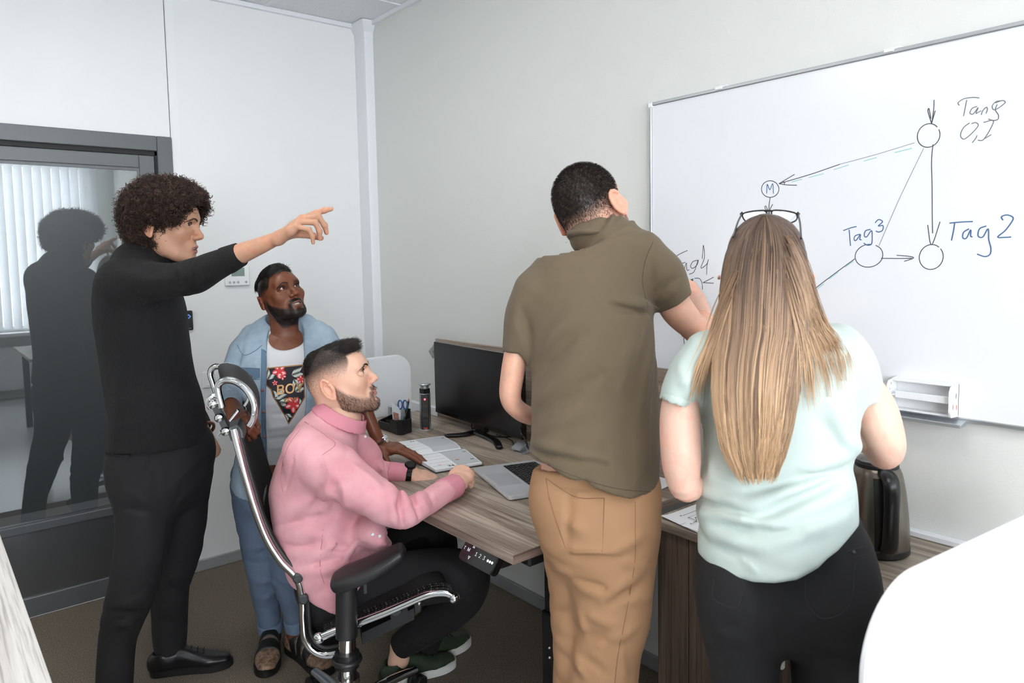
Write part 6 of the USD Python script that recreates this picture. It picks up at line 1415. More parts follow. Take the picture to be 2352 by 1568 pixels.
    # trousers, turned up at the ankle
    G = Field(); G.u(loft([L(628, 1030, 2.74, 80, .108), L(625, 1060, 2.76, 82, .113), L(624, 1100, 2.79, 86, .118), L(624, 1140, 2.80, 84, .115)], flat=(True, False)), .02); G.u(loft(rleg, flat=(False, True)), .035); G.u(loft(lleg, flat=(False, True)), .025)
    crease(G, [(555, 1255, 625, 1262, .012, .008), (560, 1285, 625, 1300, .010, -.007), (575, 1330, 635, 1345, .012, .008), (585, 1370, 640, 1378, .010, .007), (590, 1395, 640, 1408, .009, -.006), (545, 1140, 580, 1180, .014, .005), (640, 1330, 690, 1345, .012, .007), (600, 1400, 645, 1420, .008, .006)], 2.2, 3.1); G.shift(lambda P: folds(P, (1, .2, .4), (0, 0, 1), .008, .05, 27))
    obj('trousers', surface(G, .0052), mat('slate_blue_cotton', (92, 108, 132), 0.85, bump=(800, .2, .0008), vary=(6, (104, 120, 144))), t, smooth=True)
    for lg in (rleg, lleg):
        p1, p0 = np.array(lg[-1]), np.array(lg[-2]); dd = unit(p1[:3] - p0[:3]); C = Field(); C.u(loft([(*(p1[:3] - dd * .040), p1[3] * 1.20, p1[4] * 1.18), (*(p1[:3] + dd * .004), p1[3] * 1.14, p1[4] * 1.16)], flat=(True, True)), .01); obj('turn_up', surface(C, .0045), mat('slate_blue_turn_up', (104, 122, 146), 0.85), t, smooth=True)
    # sandal shoes with broad straps
    m_snake = mat('snake_print', (158, 126, 100), 0.5, vary=(70, (60, 46, 40))); m_strap = mat('black_strap', (17, 16, 16), 0.5)
    for q, tx in ((rf, at(613, 1552, 2.62)), (lf, at(722, 1526, 2.66))):
        toe = on(613, 1552, 2, 0) if q is rf else on(728, 1530, 2, 0); d = unit((toe - q) * (1, 1, 0)); heel = np.array((q[0], q[1], 0)) - d * .055; toe = heel + d * .275
        P = shoe(t, heel, toe, m_snake, mat('black_sole', (18, 18, 18), .6), None, .050, .030, collar=.075)
        for yy, hw in ((.085, .016), (.130, .018), (.178, .020)):
            G2 = Field(); G2.u(loft([(0, .012, .040, .031, .045), (0, .06, .050, .0375, .0555), (0, .11, .050, .0395, .0535), (0, .16, .042, .0455, .0415), (.002, .21, .034, .0505, .0325), (.001, .262, .028, .037, .025)], side=(1, 0, 0), e=2.3), .01); G2.u(cone((0, .045, .055), (0, .042, .075), .0455, .0415), .02)
            sl_ = .22; G2.clip(half((0, yy - hw, .05), (0, -1, -sl_)), .002); G2.clip(half((0, yy + hw, .05), (0, 1, sl_)), .002); G2.clip(half((0, 0, .020), (0, 0, -1)), .002); ms = surface(G2, .004); ms.vertices = P.out(ms.vertices); obj('strap', ms, m_strap, t, smooth=True)
    # wristwatch
    wd = unit(lw - at(860, 990, 2.62)); wx = unit(np.cross(wd, (0, 0, 1))); wy = np.cross(wd, wx); wc = lw - wd * .012
    wt = obj('watch_strap', tube(np.array([wc + wx * .0275 * math.cos(a) + wy * .0245 * math.sin(a) for a in np.linspace(0, 6.283, 28, endpoint=False)]), .010, 8, closed=True, flat=.28, normal=wd), mat('brown_leather', (62, 42, 36), .5), t)
    q = lathe([(0, 0), (.018, 0), (.018, .006), (.016, .008), (0, .008)], 28); zz = unit(np.array((0.25, -.35, .9))); zz = unit(zz - wd * (zz @ wd)); obj('watch_case', place(q, wc + zz * .024, wd, np.cross(zz, wd), zz), m_chrome, wt); obj('watch_face', place(lathe([(0, .0082), (.0145, .0082), (.0145, .0086), (0, .0088)], 28), wc + zz * .024, wd, np.cross(zz, wd), zz), mat('watch_face_white', (226, 226, 224), .2), wt)
    return t
def beard_strands(hp, HF, o, hm_world, parent, n, ln, colour, seed, rootw=.0006, out=.35, look=None):
    """Short hairs over the beard mask, pointing down and outward."""
    m = hm_world.copy(); m.vertices = hp.inn(hm_world.vertices); r = np.random.default_rng(seed)
    P, N = sample_surface(m, n, seed, lambda c: np.clip(beard_mask(c, o), 0, 1) ** 2 + 1e-9); d = np.array((0, .25, -1.0)) + r.normal(size=P.shape) * .35; d = unit_rows(d - N * (d * N).sum(1, keepdims=True) + N * out)
    l_ = (ln * (.6 + .8 * r.random(len(P))))[:, None]; S = np.stack([P - N * .0004, P + d * l_ * .5, P + d * l_ + np.array((0, 0, -.0006))], 1)
    curves('beard', hp.out(S.reshape(-1, 3)).reshape(S.shape), [rootw, rootw * .8, rootw * .4], m_hair_matt, parent, col=tones(r, len(S), 3, colour, .3))
man_denim()
# ================================================================== office chair and the seated man
def office_chair():
    """Mesh chair on castors. Seen from the side: near rails are modelled from the picture, far rails lie 0.46 m behind them."""
    base = at(805, 1700, 2.32); c = np.array((base[0], base[1], 0.0))
    t = thing('office_chair', 'chrome framed mesh office chair with headrest and armrests under the man in the pink shirt', 'office chair', c)
    lat = unit((ray(800, 1300) * (1, 1, 0)))                     # across the seat, away from the camera
    lat = unit(lat + np.array((-.03, .03, 0))); Wd = 0.45
    m_mesh = mat('black_chair_mesh', (15, 15, 16), 0.75, bump=(1.0, .9, .002, (500, 500, 700))); r = .0115
    def near(pts, d): return [at(x, y, dd) for (x, y), dd in zip(pts, d if np.ndim(d) else [d] * len(pts))]
    back = near([(537, 985), (548, 1030), (566, 1100), (587, 1170), (612, 1235), (645, 1288), (682, 1328), (694, 1370), (696, 1420), (700, 1462), (716, 1490), (745, 1503), (785, 1496), (812, 1486)], 2.12)
    bp = smooth_path(back, 6)
    obj('back_rail', tube(bp, r, 14), m_chrome, t, smooth=60)
    obj('back_rail', tube(bp + lat * Wd, r, 14), m_chrome, t, smooth=60)
    bk = smooth_path([p for p in near([(552, 1008), (566, 1062), (583, 1122), (603, 1188), (628, 1244), (661, 1292), (694, 1330), (706, 1372), (709, 1420), (713, 1458), (728, 1482), (752, 1492), (790, 1484)], 2.12)], 5)
    V, F, nw = [], [], 9; tg = np.gradient(bk, axis=0); nr = unit_rows(np.cross(tg, lat))
    for s in (0, 1):
        for i, p in enumerate(bk):
            for j in range(nw): u = j / (nw - 1); V.append(p + lat * (.014 + (Wd - .028) * u) + nr[i] * ((.012 * math.sin(u * math.pi)) * (1 if nr[0][0] < 0 else -1) + (s - .5) * .009))
    n1 = len(bk) * nw
    for i in range(len(bk) - 1):
        for j in range(nw - 1):
            a = i * nw + j; F += [(a, a + 1, a + nw + 1), (a, a + nw + 1, a + nw), (n1 + a, n1 + a + nw + 1, n1 + a + 1), (n1 + a, n1 + a + nw, n1 + a + nw + 1)]
    for i in range(len(bk) - 1):
        for j in (0, nw - 1): a, b = i * nw + j, (i + 1) * nw + j; F += [(a, b, n1 + b), (a, n1 + b, n1 + a)]
    for j in range(nw - 1):
        for i in (0, len(bk) - 1): a, b = i * nw + j, i * nw + j + 1; F += [(a, b, n1 + b), (a, n1 + b, n1 + a)]
    bm = trimesh.Trimesh(np.array(V), F, process=False); trimesh.repair.fix_normals(bm); obj('back_mesh', bm, m_mesh, t, smooth=50)
    obj('back_edge', tube(bk + lat * .012, .008, 10), m_black_soft, t, smooth=60); obj('back_edge', tube(bk + lat * (Wd - .012), .008, 10), m_black_soft, t, smooth=60)
    for x, y in ((684, 1324), (697, 1372)):
        p = at(x, y, 2.12); obj('rail_joint', place(lathe([(0, -.010), (.0145, -.010), (.0145, .010), (.010, .013), (0, .013)], 20), p - lat * .004, np.cross(lat, (0, 0, 1)), (0, 0, 1), -lat), m_dark, t)
    # lumbar cross bars and the pale far bar seen through the back
    for k in (20, 44): obj('cross_bar', tube([bp[k], bp[k] + lat * Wd], .008, 10), m_chrome, t)
    # headrest
    hb = at(540, 1000, 2.13); mid = lat * (Wd / 2)
    hc = lambda x, y, d=2.13: at(x, y, d)
    brk = [hc(520, 985), hc(545, 975), hc(556, 988), hc(560, 1010), hc(548, 1018), hc(530, 1012)]
    obj('bracket', hull([p + lat * w for p in brk for w in (.0, .10)]), mat('grey_cast_metal', (92, 93, 95), .35, metal=.5), t)
    arm = [(519, 989), (504, 958), (489, 927)]
    for (x0, y0), (x1, y1) in zip(arm[:-1], arm[1:]): obj('link', hull([hc(x0, y0) + lat * w + q for w in (.004, .05) for q in (CAM[0] * .010, -CAM[0] * .010)] + [hc(x1, y1) + lat * w + q for w in (.004, .05) for q in (CAM[0] * .010, -CAM[0] * .010)]), LOOKS['grey_cast_metal'], t)
    for x, y in arm:
        p = hc(x, y); obj('pivot', place(lathe([(0, -.006), (.0135, -.006), (.0135, .004), (.0105, .010), (.005, .0125), (0, .013)], 24), p - lat * .006, np.cross(lat, (0, 0, 1)), (0, 0, 1), -lat), m_chrome, t)
    obj('lever', tube([hc(499, 1003), hc(508, 990)], [.0015, .005], 10), m_chrome, t); obj('lever', tube([hc(528, 966), hc(548, 941)], .0052, 10), m_chrome, t)
    obj('clamp', tube(smooth_path([hc(501, 908) + lat * .01, hc(484, 912), hc(477, 926), hc(484, 938)], 6), .007, 10, flat=1.0), m_chrome, t)
    hl = smooth_path([hc(510, 936), hc(506, 920), hc(501, 900), hc(501, 886), hc(509, 876), hc(525, 873), hc(545, 878), hc(565, 893), hc(579, 914), hc(585, 938), hc(582, 962), hc(573, 978)], 6)
    obj('headrest_rail', tube(hl, .0105, 14), m_chrome, t, smooth=60)
    fr_ = [hc(499, 908, 2.40), hc(490, 880, 2.40), hc(484, 860, 2.40), hc(487, 847, 2.40), hc(498, 841, 2.40), hc(508, 842, 2.40)]
    far = smooth_path(fr_ + [p + (fr_[-1] - hl[24]) for p in hl[30::6]], 6)
    obj('headrest_rail', tube(far, .0105, 14), m_chrome, t, smooth=60)
    pad = smooth_path([hc(509, 842, 2.40) * .0 + (hl[26] + (fr_[-1] - hl[26])) * 1.0] + [0.5 * (a + b) for a, b in zip(hl[34::8], (hl + (fr_[-1] - hl[26]))[34::8])], 5)
    A = hl[24:]; Bq = hl[24:] + (fr_[-1] - hl[24]); V, F = [], []; nw = 7; tg = np.gradient(A, axis=0); nr = unit_rows(np.cross(tg, Bq - A))
    for s in (0, 1):
        for i in range(len(A)):
            for j in range(nw): u = j / (nw - 1); V.append(A[i] * (1 - u) + Bq[i] * u + nr[i] * (s * .010 - .004 + .016 * math.sin(u * math.pi)))
    n1 = len(A) * nw
    for i in range(len(A) - 1):
        for j in range(nw - 1):
            a = i * nw + j; F += [(a, a + 1, a + nw + 1), (a, a + nw + 1, a + nw), (n1 + a, n1 + a + nw + 1, n1 + a + 1), (n1 + a, n1 + a + nw, n1 + a + nw + 1)]
        for j in (0, nw - 1): a, b = i * nw + j, (i + 1) * nw + j; F += [(a, b, n1 + b), (a, n1 + b, n1 + a)]
    for j in range(nw - 1):
        for i in (0, len(A) - 1): a, b = i * nw + j, i * nw + j + 1; F += [(a, b, n1 + b), (a, n1 + b, n1 + a)]
    pm = trimesh.Trimesh(np.array(V), F, process=False); trimesh.repair.fix_normals(pm); obj('headrest_pad', pm, mat('black_headrest', (30, 30, 31), 0.55), t, smooth=50)
    for x, y in ((553, 883), (582, 951)): obj('screw', ball(hc(x, y) - lat * .0095, .0045, 2), m_alu, t)
    # seat
    seat = smooth_path(near([(733, 1464), (770, 1449), (830, 1427), (880, 1408), (930, 1387), (975, 1368), (1005, 1361), (1030, 1362), (1043, 1372)], 2.05), 6)
    sr = seat; obj('seat_rail', tube(sr, .0115, 14), m_chrome, t, smooth=60); obj('seat_rail', tube(sr + lat * Wd, .0115, 14), m_chrome, t, smooth=60)
    for e in (sr[0], sr[-1]):
        for w in (0, Wd): obj('rail_end', ball(e + lat * w, .0185 if e is sr[0] else .016, 3), m_chrome, t)
    up = np.array((0, 0, 1.0)); V, F = [], []; nw = 9; S = sr[2:-2]
    for s in (0, 1):
        for i in range(len(S)):
            for j in range(nw): u = j / (nw - 1); V.append(S[i] + lat * (.004 + (Wd - .008) * u) + up * (.010 - .014 * math.sin(u * math.pi) - s * .010))
    n1 = len(S) * nw
    for i in range(len(S) - 1):
        for j in range(nw - 1):
            a = i * nw + j; F += [(a, a + 1, a + nw + 1), (a, a + nw + 1, a + nw), (n1 + a, n1 + a + nw + 1, n1 + a + 1), (n1 + a, n1 + a + nw, n1 + a + nw + 1)]
        for j in (0, nw - 1): a, b = i * nw + j, (i + 1) * nw + j; F += [(a, b, n1 + b), (a, n1 + b, n1 + a)]
    for j in range(nw - 1):
        for i in (0, len(S) - 1): a, b = i * nw + j, i * nw + j + 1; F += [(a, b, n1 + b), (a, n1 + b, n1 + a)]
    sm = trimesh.Trimesh(np.array(V), F, process=False); trimesh.repair.fix_normals(sm); obj('seat_mesh', sm, m_mesh, t, smooth=50)
    # woven edge: small knots along the near rail
    kn = [];
    for i in np.linspace(1, len(S) - 2, 70).astype(int):
        for j, (o1, o2) in enumerate(((.003, .012), (.012, .016), (.022, .017))): kn.append(ball(S[i] + lat * o1 + up * o2 + unit(S[min(i + 1, len(S) - 1)] - S[i - 1]) * .002 * (j % 2), .0032, 1))
    obj('woven_edge', join(*kn), mat('black_weave', (38, 38, 40), .6), t, kind='stuff')
    m1 = at(905, 1440, 2.20); m2 = at(980, 1412, 2.18)
    obj('mechanism', hull([p + lat * w + up * z for p in (at(835, 1470, 2.06), at(960, 1410, 2.06)) for w in (.08, .36) for z in (-.055, -.02)]), m_black_soft, t)
    obj('mechanism_arm', hull([p + lat * w for p in (at(900, 1420, 2.06), at(940, 1408, 2.06), at(945, 1435, 2.06), at(905, 1458, 2.06)) for w in (.05, .075)]), m_black_soft, t)
    q = at(913, 1415, 2.06) + lat * .04; obj('knob', place(lathe([(0, 0), (.018, 0), (.018, .006), (.014, .010), (0, .011)], 24), q, np.cross(lat, up), up, -lat), m_dark, t)
    obj('seat_bracket', hull([at(x, y, 2.06) + lat * w for x, y in ((952, 1385), (968, 1378), (966, 1405), (955, 1410)) for w in (.006, .04)]), m_black_soft, t)
    for x, y in ((963, 1385), (828, 1435)): obj('screw', ball(at(x, y, 2.055), .006, 2), m_chrome, t)
    # armrests
    for w, nm in ((-.055, 'near'), (Wd + .055, 'far')):
        off = lat * w
        pad = Field(); P0 = np.array(at(752, 1337, 2.06)); sh_ = off - lat * (-.055) + np.array((0, 0, 0)); o_ = lat * (w + .055)
        ce_ = [at(x, y, 2.01) + o_ for x, y in ((775, 1335), (800, 1325), (850, 1305), (895, 1280), (920, 1266))]
        pad.u(loft([(*ce_[0], .042, .019), (*ce_[1], .052, .021), (*ce_[2], .050, .020), (*ce_[3], .042, .018), (*ce_[4], .034, .016)], side=unit(lat + np.array((0, 0, .10))), e=3.0), .01)
        obj('arm_pad', surface(pad, .0045), mat('soft_black_arm_pad', (25, 25, 26), .42), t, smooth=True)
        pt, pbm = at(796, 1348, 2.02) + o_, at(796, 1462, 2.02) + o_
        obj('arm_sleeve', tube([pt, pbm], .030, 28), m_black_soft, t, smooth=50); obj('arm_mount', hull([p + q for p in (pt + (0, 0, .004),) for q in [np.array((.035 * math.cos(a), .035 * math.sin(a), z)) for a in np.linspace(0, 6.28, 14) for z in (0, .016)]]), m_chrome, t)
        p2 = at(797, 1497, 2.02) + o_; obj('arm_tube', tube([pbm, p2], .0215, 24), m_chrome, t, smooth=50)
        obj('arm_button', hull([at(x, y, 2.0) + o_ for x, y in ((835, 1342), (842, 1340), (843, 1362), (836, 1364))] + [at(x, y, 2.03) + o_ for x, y in ((835, 1342), (842, 1340), (843, 1362), (836, 1364))]), m_dark, t)
        p3 = at(797, 1530, 2.02) + o_; obj('arm_clamp', join(tube([p2, p3], .034, 28), tube(np.array([(p2 + p3) / 2 + np.array((.036 * math.cos(a), .036 * math.sin(a), 0)) for a in np.linspace(0, 6.283, 28, endpoint=False)]), .007, 8, closed=True)), m_black, t)
        j = c + lat * (w * 0 + Wd / 2 * 0) + np.array((0, 0, p3[2] - .03)); obj('arm_support', tube(smooth_path([p3, p3 - (0, 0, .05), p3 * .5 + j * .5 - (0, 0, .06), j], 6), .016, 12), m_chrome, t)
    # column, star base, castors
    zt = at(800, 1470, 2.2)[2]; cs = c + lat * .0
    obj('gas_column', tube([c + (0, 0, .11), c + (0, 0, zt - .02)], .028, 24), m_black, t, smooth=50)
    obj('column_sleeve', tube([c + (0, 0, .09), c + (0, 0, .20)], .036, 24), m_chrome, t, smooth=50)
    a0 = math.atan2(*(on(705, 1545, 2, .03) - c)[[1, 0]])
    for k in range(5):
        a = a0 + k * 2 * math.pi / 5; d = np.array((math.cos(a), math.sin(a), 0)); e = c + d * .30 + (0, 0, .075)
        obj('base_arm', tube(smooth_path([c + (0, 0, .105), c + d * .15 + (0, 0, .10), e], 6), np.linspace(.026, .016, 13), 12, flat=.75), m_chrome if k else m_alu, t, smooth=60)
        s = np.cross(d, (0, 0, 1)); wc = c + d * .31 + (0, 0, .028)
        cs_ = obj('castor', hull([wc + s * w + np.array((.020 * math.cos(u), 0, 0)) * 0 + d * .018 * math.cos(u) + np.array((0, 0, .018 * math.sin(u) + .012)) for w in (-.010, .010) for u in np.linspace(0, 6.28, 14)]), m_black, t)
        for w in (-1, 1): obj('wheel', place(lathe([(0, -.008), (.022, -.008), (.0265, -.005), (.0265, .005), (.022, .008), (0, .008)], 24), wc + s * w * .019, d, (0, 0, 1), s * w), m_black_soft, cs_)
    return t, lat, Wd
CH, LATV, SEATW = office_chair()

def man_pink():
    t = person('seated man in a pink shirt with short dark hair and beard, forearms on the desk', (*at(770, 1350, 2.3)[:2], 0))
    o = dict(hair=(30, 24, 22), scalp=1.0, fade=(.022, .090), hairline=.088, nose=1.06, lips=1.0, lipcol=(196, 132, 124), blush=(1.06, .86, .84), beard=.0012, stubble=.55, iris=(52, 36, 28), ear=1.08, jaw=1.0)
    hp = facing(778, 882, 2.26, 9, 16, 1, .97); base = (224, 178, 154)
    HF = head_field(o); nb = hp.inn(at(752, 985, 2.27)); HF.u(cone((0, -.022, -.045), nb, .054, .064), .03)
    hm = surface(HF, .0017); hc = skin_colour(hm.vertices, o, base); hm.vertices = hp.out(hm.vertices)
    torso = [L(778, 1372, 2.26, 78, .155), L(770, 1320, 2.26, 96, .165), L(752, 1255, 2.26, 103, .165), L(736, 1190, 2.26, 105, .160), L(727, 1130, 2.26, 104, .168), L(734, 1070, 2.26, 96, .180), L(746, 1018, 2.26, 82, .170), L(763, 986, 2.262, 70, .118), L(779, 963, 2.262, 59, .084)]
    rsh, rel, rwr = at(722, 1048, 2.10), at(922, 1180, 1.985), at(1040, 1117, 2.20)
    rarm = [L(712, 1040, 2.13, 60, .085), L(760, 1075, 2.085, 61, .078), L(825, 1120, 2.04, 54, .068), L(890, 1162, 2.01, 45, .060), L(928, 1180, 2.02, 38, .056), L(968, 1160, 2.07, 33, .050), L(1005, 1135, 2.13, 29, .044), L(1041, 1117, 2.19, 26, .039)]
    larm = [L(790, 1020, 2.42, 46, .075), L(830, 1050, 2.44, 42, .066), L(858, 1078, 2.43, 34, .056), L(885, 1085, 2.42, 27, .048), L(912, 1086, 2.42, 24, .042), L(930, 1088, 2.42, 22, .038)]
    S = Field(); S.u(loft(torso, flat=(False, True)), .02); S.u(loft(rarm, flat=(False, True)), .05); S.u(loft(larm, flat=(False, True)), .04)
    # shirt tail in front and behind
    S.u(loft([L(850, 1220, 2.20, 40, .12), L(876, 1245, 2.20, 26, .13), L(893, 1252, 2.2, 12, .12)], flat=(False, True)), .03)
    S.cut(half(at(704, 1378, 2.26), (at(704, 1378, 2.1) * 0 + np.array((0, 0, -1.0)))) if False else cone(at(600, 1460, 2.2), at(601, 1461, 2.2), .02), .01)
    tail = at(735, 1366, 2.2); S.cut((lambda P: -(P - tail) @ unit(CAM[1] * .94 + CAM[0] * -.30) * -1.0 * -1.0, None, None) if False else half(tail, unit(CAM[1] * .93 - CAM[0] * .0 + CAM[0] * .36)), .004)
    crease(S, [(652, 1040, 720, 985, .014, 0.0068), (640, 1180, 760, 1140, .016, 0.0119), (630, 1205, 770, 1180, .012, -0.0119), (632, 1225, 800, 1225, .014, 0.0136), (650, 1250, 820, 1260, .012, -0.0136), (660, 1275, 840, 1240, .014, 0.0153), (690, 1300, 850, 1270, .012, -0.0119), (680, 1320, 800, 1300, .014, 0.0119),
               (760, 1090, 740, 1170, .014, 0.0136), (775, 1110, 762, 1200, .010, -0.0136), (790, 1125, 800, 1190, .010, 0.0102), (895, 1110, 905, 1205, .010, 0.0153), (910, 1115, 925, 1215, .008, -0.0170), (925, 1120, 950, 1205, .009, 0.0170), (942, 1130, 965, 1195, .007, -0.0136), (960, 1128, 985, 1180, .008, 0.0119), (980, 1120, 1000, 1165, .007, -0.0085),
               (800, 1060, 880, 1120, .012, 0.0102), (745, 1050, 800, 1140, .016, 0.0102), (700, 960, 820, 1000, .006, -0.0051), (690, 1000, 655, 1130, .005, -0.0085), (866, 1055, 890, 1105, .008, 0.0119), (880, 1055, 900, 1105, .006, -0.0102), (820, 1240, 790, 1290, .012, 0.0136)], 1.7, 2.6)
    S.shift(lambda P: folds(P, unit(np.array((.6, -.2, .5))), (0, 0, 1), .008, .05, 33) + folds(P, unit(np.array((.3, -.1, 1))), CAM[0], .006, .055, 35))
    m_pink = mat('pink_oxford', (206, 138, 148), 0.82, bump=(900, .3, .0008), vary=(5.5, (222, 168, 174)), sheen_weight=.12, sheen_tint=lin((240, 200, 205)))
    SM = surface(S, .0046); obj('shirt', SM, m_pink, t, smooth=True)
    m_pseam = mat('pink_seam', (184, 112, 124), 0.85)
    for pts in ([(690, 985), (660, 1030), (645, 1090), (650, 1130)], [(700, 968), (748, 1000), (770, 1020), (740, 1045)], [(742, 1215), (735, 1300), (745, 1340)]): obj('seam', seam(SM, pts, .0009, 1.7, 2.7), m_pseam, t)
    # collar
    c0, c1 = hp.out((0, -.016, -.100)), hp.out((0, -.018, -.078)); ax = unit(at(757, 930, 2.262) - at(752, 985, 2.265))
    C = Field(); C.u(loft([L(778, 966, 2.262, 67, .094), L(784, 954, 2.262, 62, .086), L(791, 940, 2.262, 57, .078)], flat=(True, True)), .006); C.cut(loft([L(768, 985, 2.262, 50, .070), L(784, 954, 2.262, 52, .072), L(803, 918, 2.262, 54, .074)]), .003)
    fr0 = at(850, 1010, 2.24); C.cut(cone(at(862, 985, 2.30), at(856, 960, 2.30), .030), .004)
    CM = surface(C, .0034); obj('collar', CM, mat('pink_collar', (206, 134, 148), 0.8, bump=(900, .3, .0008)), t, smooth=True)
    for x, y in ((843, 1003),): obj('button', ball(hit(S, x - 4, y, 1.9, 2.5)[0], .0052, 2), m_white, t)
    for x, y in ((856, 1227), (872, 1231)): q = hit(SM, x, y, 1.7, 2.7)[0]; obj('button', moved(ball((0, 0, 0), .0052, 2), q + unit(EYE - q) * .001), m_white, t)
    # cuffs
    for a in (rarm, larm):
        p1, p0 = np.array(a[-1]), np.array(a[-2]); dd = unit(p1[:3] - p0[:3]); C = Field(); C.u(loft([(*(p1[:3] - dd * .052), p1[3] * 1.10, p1[4] * 1.12), (*(p1[:3] + dd * .010), p1[3] * 1.06, p1[4] * 1.08)], flat=(True, True)), .01); C.cut(loft([(*(p1[:3] - dd * .004), p1[3] * .93, p1[4] * .93), (*(p1[:3] + dd * .03), p1[3] * .93, p1[4] * .93)], flat=(True, True)), .002); obj('cuff', surface(C, .0036), LOOKS['pink_collar'], t, smooth=True)
    # hands: right fist resting, left hand loosely closed
    B = Field(); rw = np.array(rarm[-1][:3]); B.u(loft([L(960, 1163, 2.06, 24, .035), L(1005, 1135, 2.13, 21, .033), (*rw, .030, .026), L(1052, 1108, 2.215, 21, .027)]), .02)
    y = unit(at(1066, 1082, 2.27) - rw); z = unit(-ray(1050, 1090) * .45 + CAM[1] * .75 - CAM[0] * .05); z = unit(z - y * (z @ y)); x = np.cross(y, z)
    fist = Pose(at(1044, 1112, 2.205), np.stack([x, y, z], 1), .96); hand_field(fist, [(62, 96, 60), (66, 98, 60), (70, 98, 60), (74, 96, 60)], (3, 0, -3, -6), (20, 42, 30, 42), F=B)
    lw = np.array(larm[-1][:3]); B.u(loft([L(885, 1085, 2.42, 20, .034), (*lw, .029, .026), L(945, 1090, 2.42, 21, .027)]), .02)
    y = unit(at(985, 1098, 2.43) - at(940, 1090, 2.42)); z = unit(-ray(970, 1090) * .15 + CAM[1] * .9 + CAM[0] * .22); z = unit(z - y * (z @ y)); x = np.cross(y, z)
    lh = Pose(at(940, 1089, 2.42), np.stack([x, y, z], 1), .95); hand_field(lh, [(48, 74, 40), (54, 78, 40), (60, 80, 40), (64, 80, 40)], (3, 0, -3, -6), (34, 36, 18, 14), left=True, F=B)
    am = surface(B, .0029)
    Tr = Field(); Tr.u(loft([(*n[:3], n[3] * .85, n[4] * .85) for n in torso]), .02)
    for a in (rarm[:5], larm[:4]): Tr.u(loft([(*n[:3], n[3] * .66, n[4] * .66) for n in a]), .02)
    rleg = [L(778, 1378, 2.24, 62, .085), L(860, 1348, 2.24, 62, .082), L(950, 1328, 2.25, 62, .080), L(1040, 1318, 2.28, 58, .076), L(1078, 1330, 2.32, 48, .068), L(1062, 1380, 2.40, 42, .060), L(1005, 1425, 2.50, 39, .058), L(950, 1462, 2.56, 34, .052), L(920, 1482, 2.59, 30, .046)]
    lleg = [L(790, 1345, 2.42, 60, .085), L(870, 1290, 2.46, 60, .084), L(950, 1250, 2.50, 52, .078), L(1000, 1238, 2.53, 46, .070), L(1012, 1290, 2.58, 38, .060), L(1005, 1370, 2.64, 34, .054), L(990, 1450, 2.68, 30, .048), L(978, 1492, 2.70, 27, .042)]
    for lg in (rleg, lleg): Tr.u(loft([(*n[:3], n[3] * .74, n[4] * .74) for n in lg]), .02)
    ra, la = np.array(rleg[-1][:3]), np.array(lleg[-1][:3]); rh = on(862, 1585, 2, 0); ank = at(916, 1514, 2.60); Tr.u(cone(ra, ank, .036, .036), .01); Tr.u(cone(ank, (ank[0] - .005, ank[1], .075), .035, .036), .01); Tr.u(cone(la, (la[0], la[1], .075), .034, .035), .01)
    tr = surface(Tr, .0065)
    body_mesh([keep(hm, lambda c: (c - at(752, 985, 2.265)) @ ax > .0, hc), (am, tint_noise(am, base)), (tr, np.array(lin(base)))], t, m_skin)
    eye_parts(hp, o, t, (-4, 4))
    lashes(hp, t); br = snap(brow_strands(o), HF); curves('eyebrows', hp.out(br.reshape(-1, 3)).reshape(br.shape), [.0007, .0005, .0002], m_hair, t, col=np.tile(lin((30, 22, 19)), (br.size // 3, 1)))
    # hair
    r = np.random.default_rng(41); K = Field(); K.u(egg((0, .014, .094), (.053, .080, .040)), .02); K.u(egg((0, -.050, .066), (.056, .043, .054)), .03); K.u(egg((0, .068, .104), (.044, .028, .018)), .02); K.cut(egg((0, .140, .050), (.08, .055, .044)), .01)
    K.shift(lambda P: .003 * (meshkit.noise(P * 80, 3) - .5)); cap = surface(K, .005); hb = cap.copy(); hb.vertices = hp.out(cap.vertices - cap.vertex_normals * .003); hr = obj('hair', hb, m_hair_matt, t, col=np.tile(lin((20, 16, 15)), (len(hb.vertices), 1)), label='short dark hair, longer on top, faded sides')
    P0, N0 = sample_surface(cap, 3600, 4, lambda c: 1.0 * (c[:, 2] > .05)); fl = np.array((-.25, .72, .35)); d = unit_rows(fl - N0 * (N0 @ fl)[:, None] * .8 + N0 * .16 + r.normal(size=P0.shape) * .16); k = 5; ss = np.linspace(0, 1, k)[None, :, None]
    Sx = P0[:, None] + d[:, None] * ss * ((.006 + .014 * sstep(-.02, .06, P0[:, 1])) * (.6 + .6 * r.random(len(P0))))[:, None, None] - N0[:, None] * (.003 * (1 - ss)) + np.array((0, 0, -1.0)) * ss ** 2 * .003
    curves('strands', hp.out(Sx.reshape(-1, 3)).reshape(Sx.shape), np.linspace(.0011, .0004, k), m_hair, hr, col=tones(r, len(Sx), k, (26, 21, 19), .3, (50, 38, 32), .15))
    hl = hm.copy(); hl.vertices = hp.inn(hm.vertices); P1, N1 = sample_surface(hl, 4200, 9, lambda c: scalp_mask(c, o) * sstep(.0, .05, c[:, 2] + .3 * np.clip(-c[:, 1] - .02, 0, .1)) + 1e-9); d = unit_rows(np.array((0, -.4, -.6)) + r.normal(size=P1.shape) * .35 - N1 * (N1 @ np.array((0, -.4, -.6)))[:, None] + N1 * .45); S2 = np.stack([P1, P1 + d * .0018, P1 + d * .0034], 1)
    curves('faded_sides', hp.out(S2.reshape(-1, 3)).reshape(S2.shape), [.0004, .0003, .0002], m_hair_matt, hr, col=tones(r, len(S2), 3, (66, 52, 45), .3))
    beard_strands(hp, HF, o, hm, t, 3600, .0070, (62, 44, 35), 51, .0004, .45)
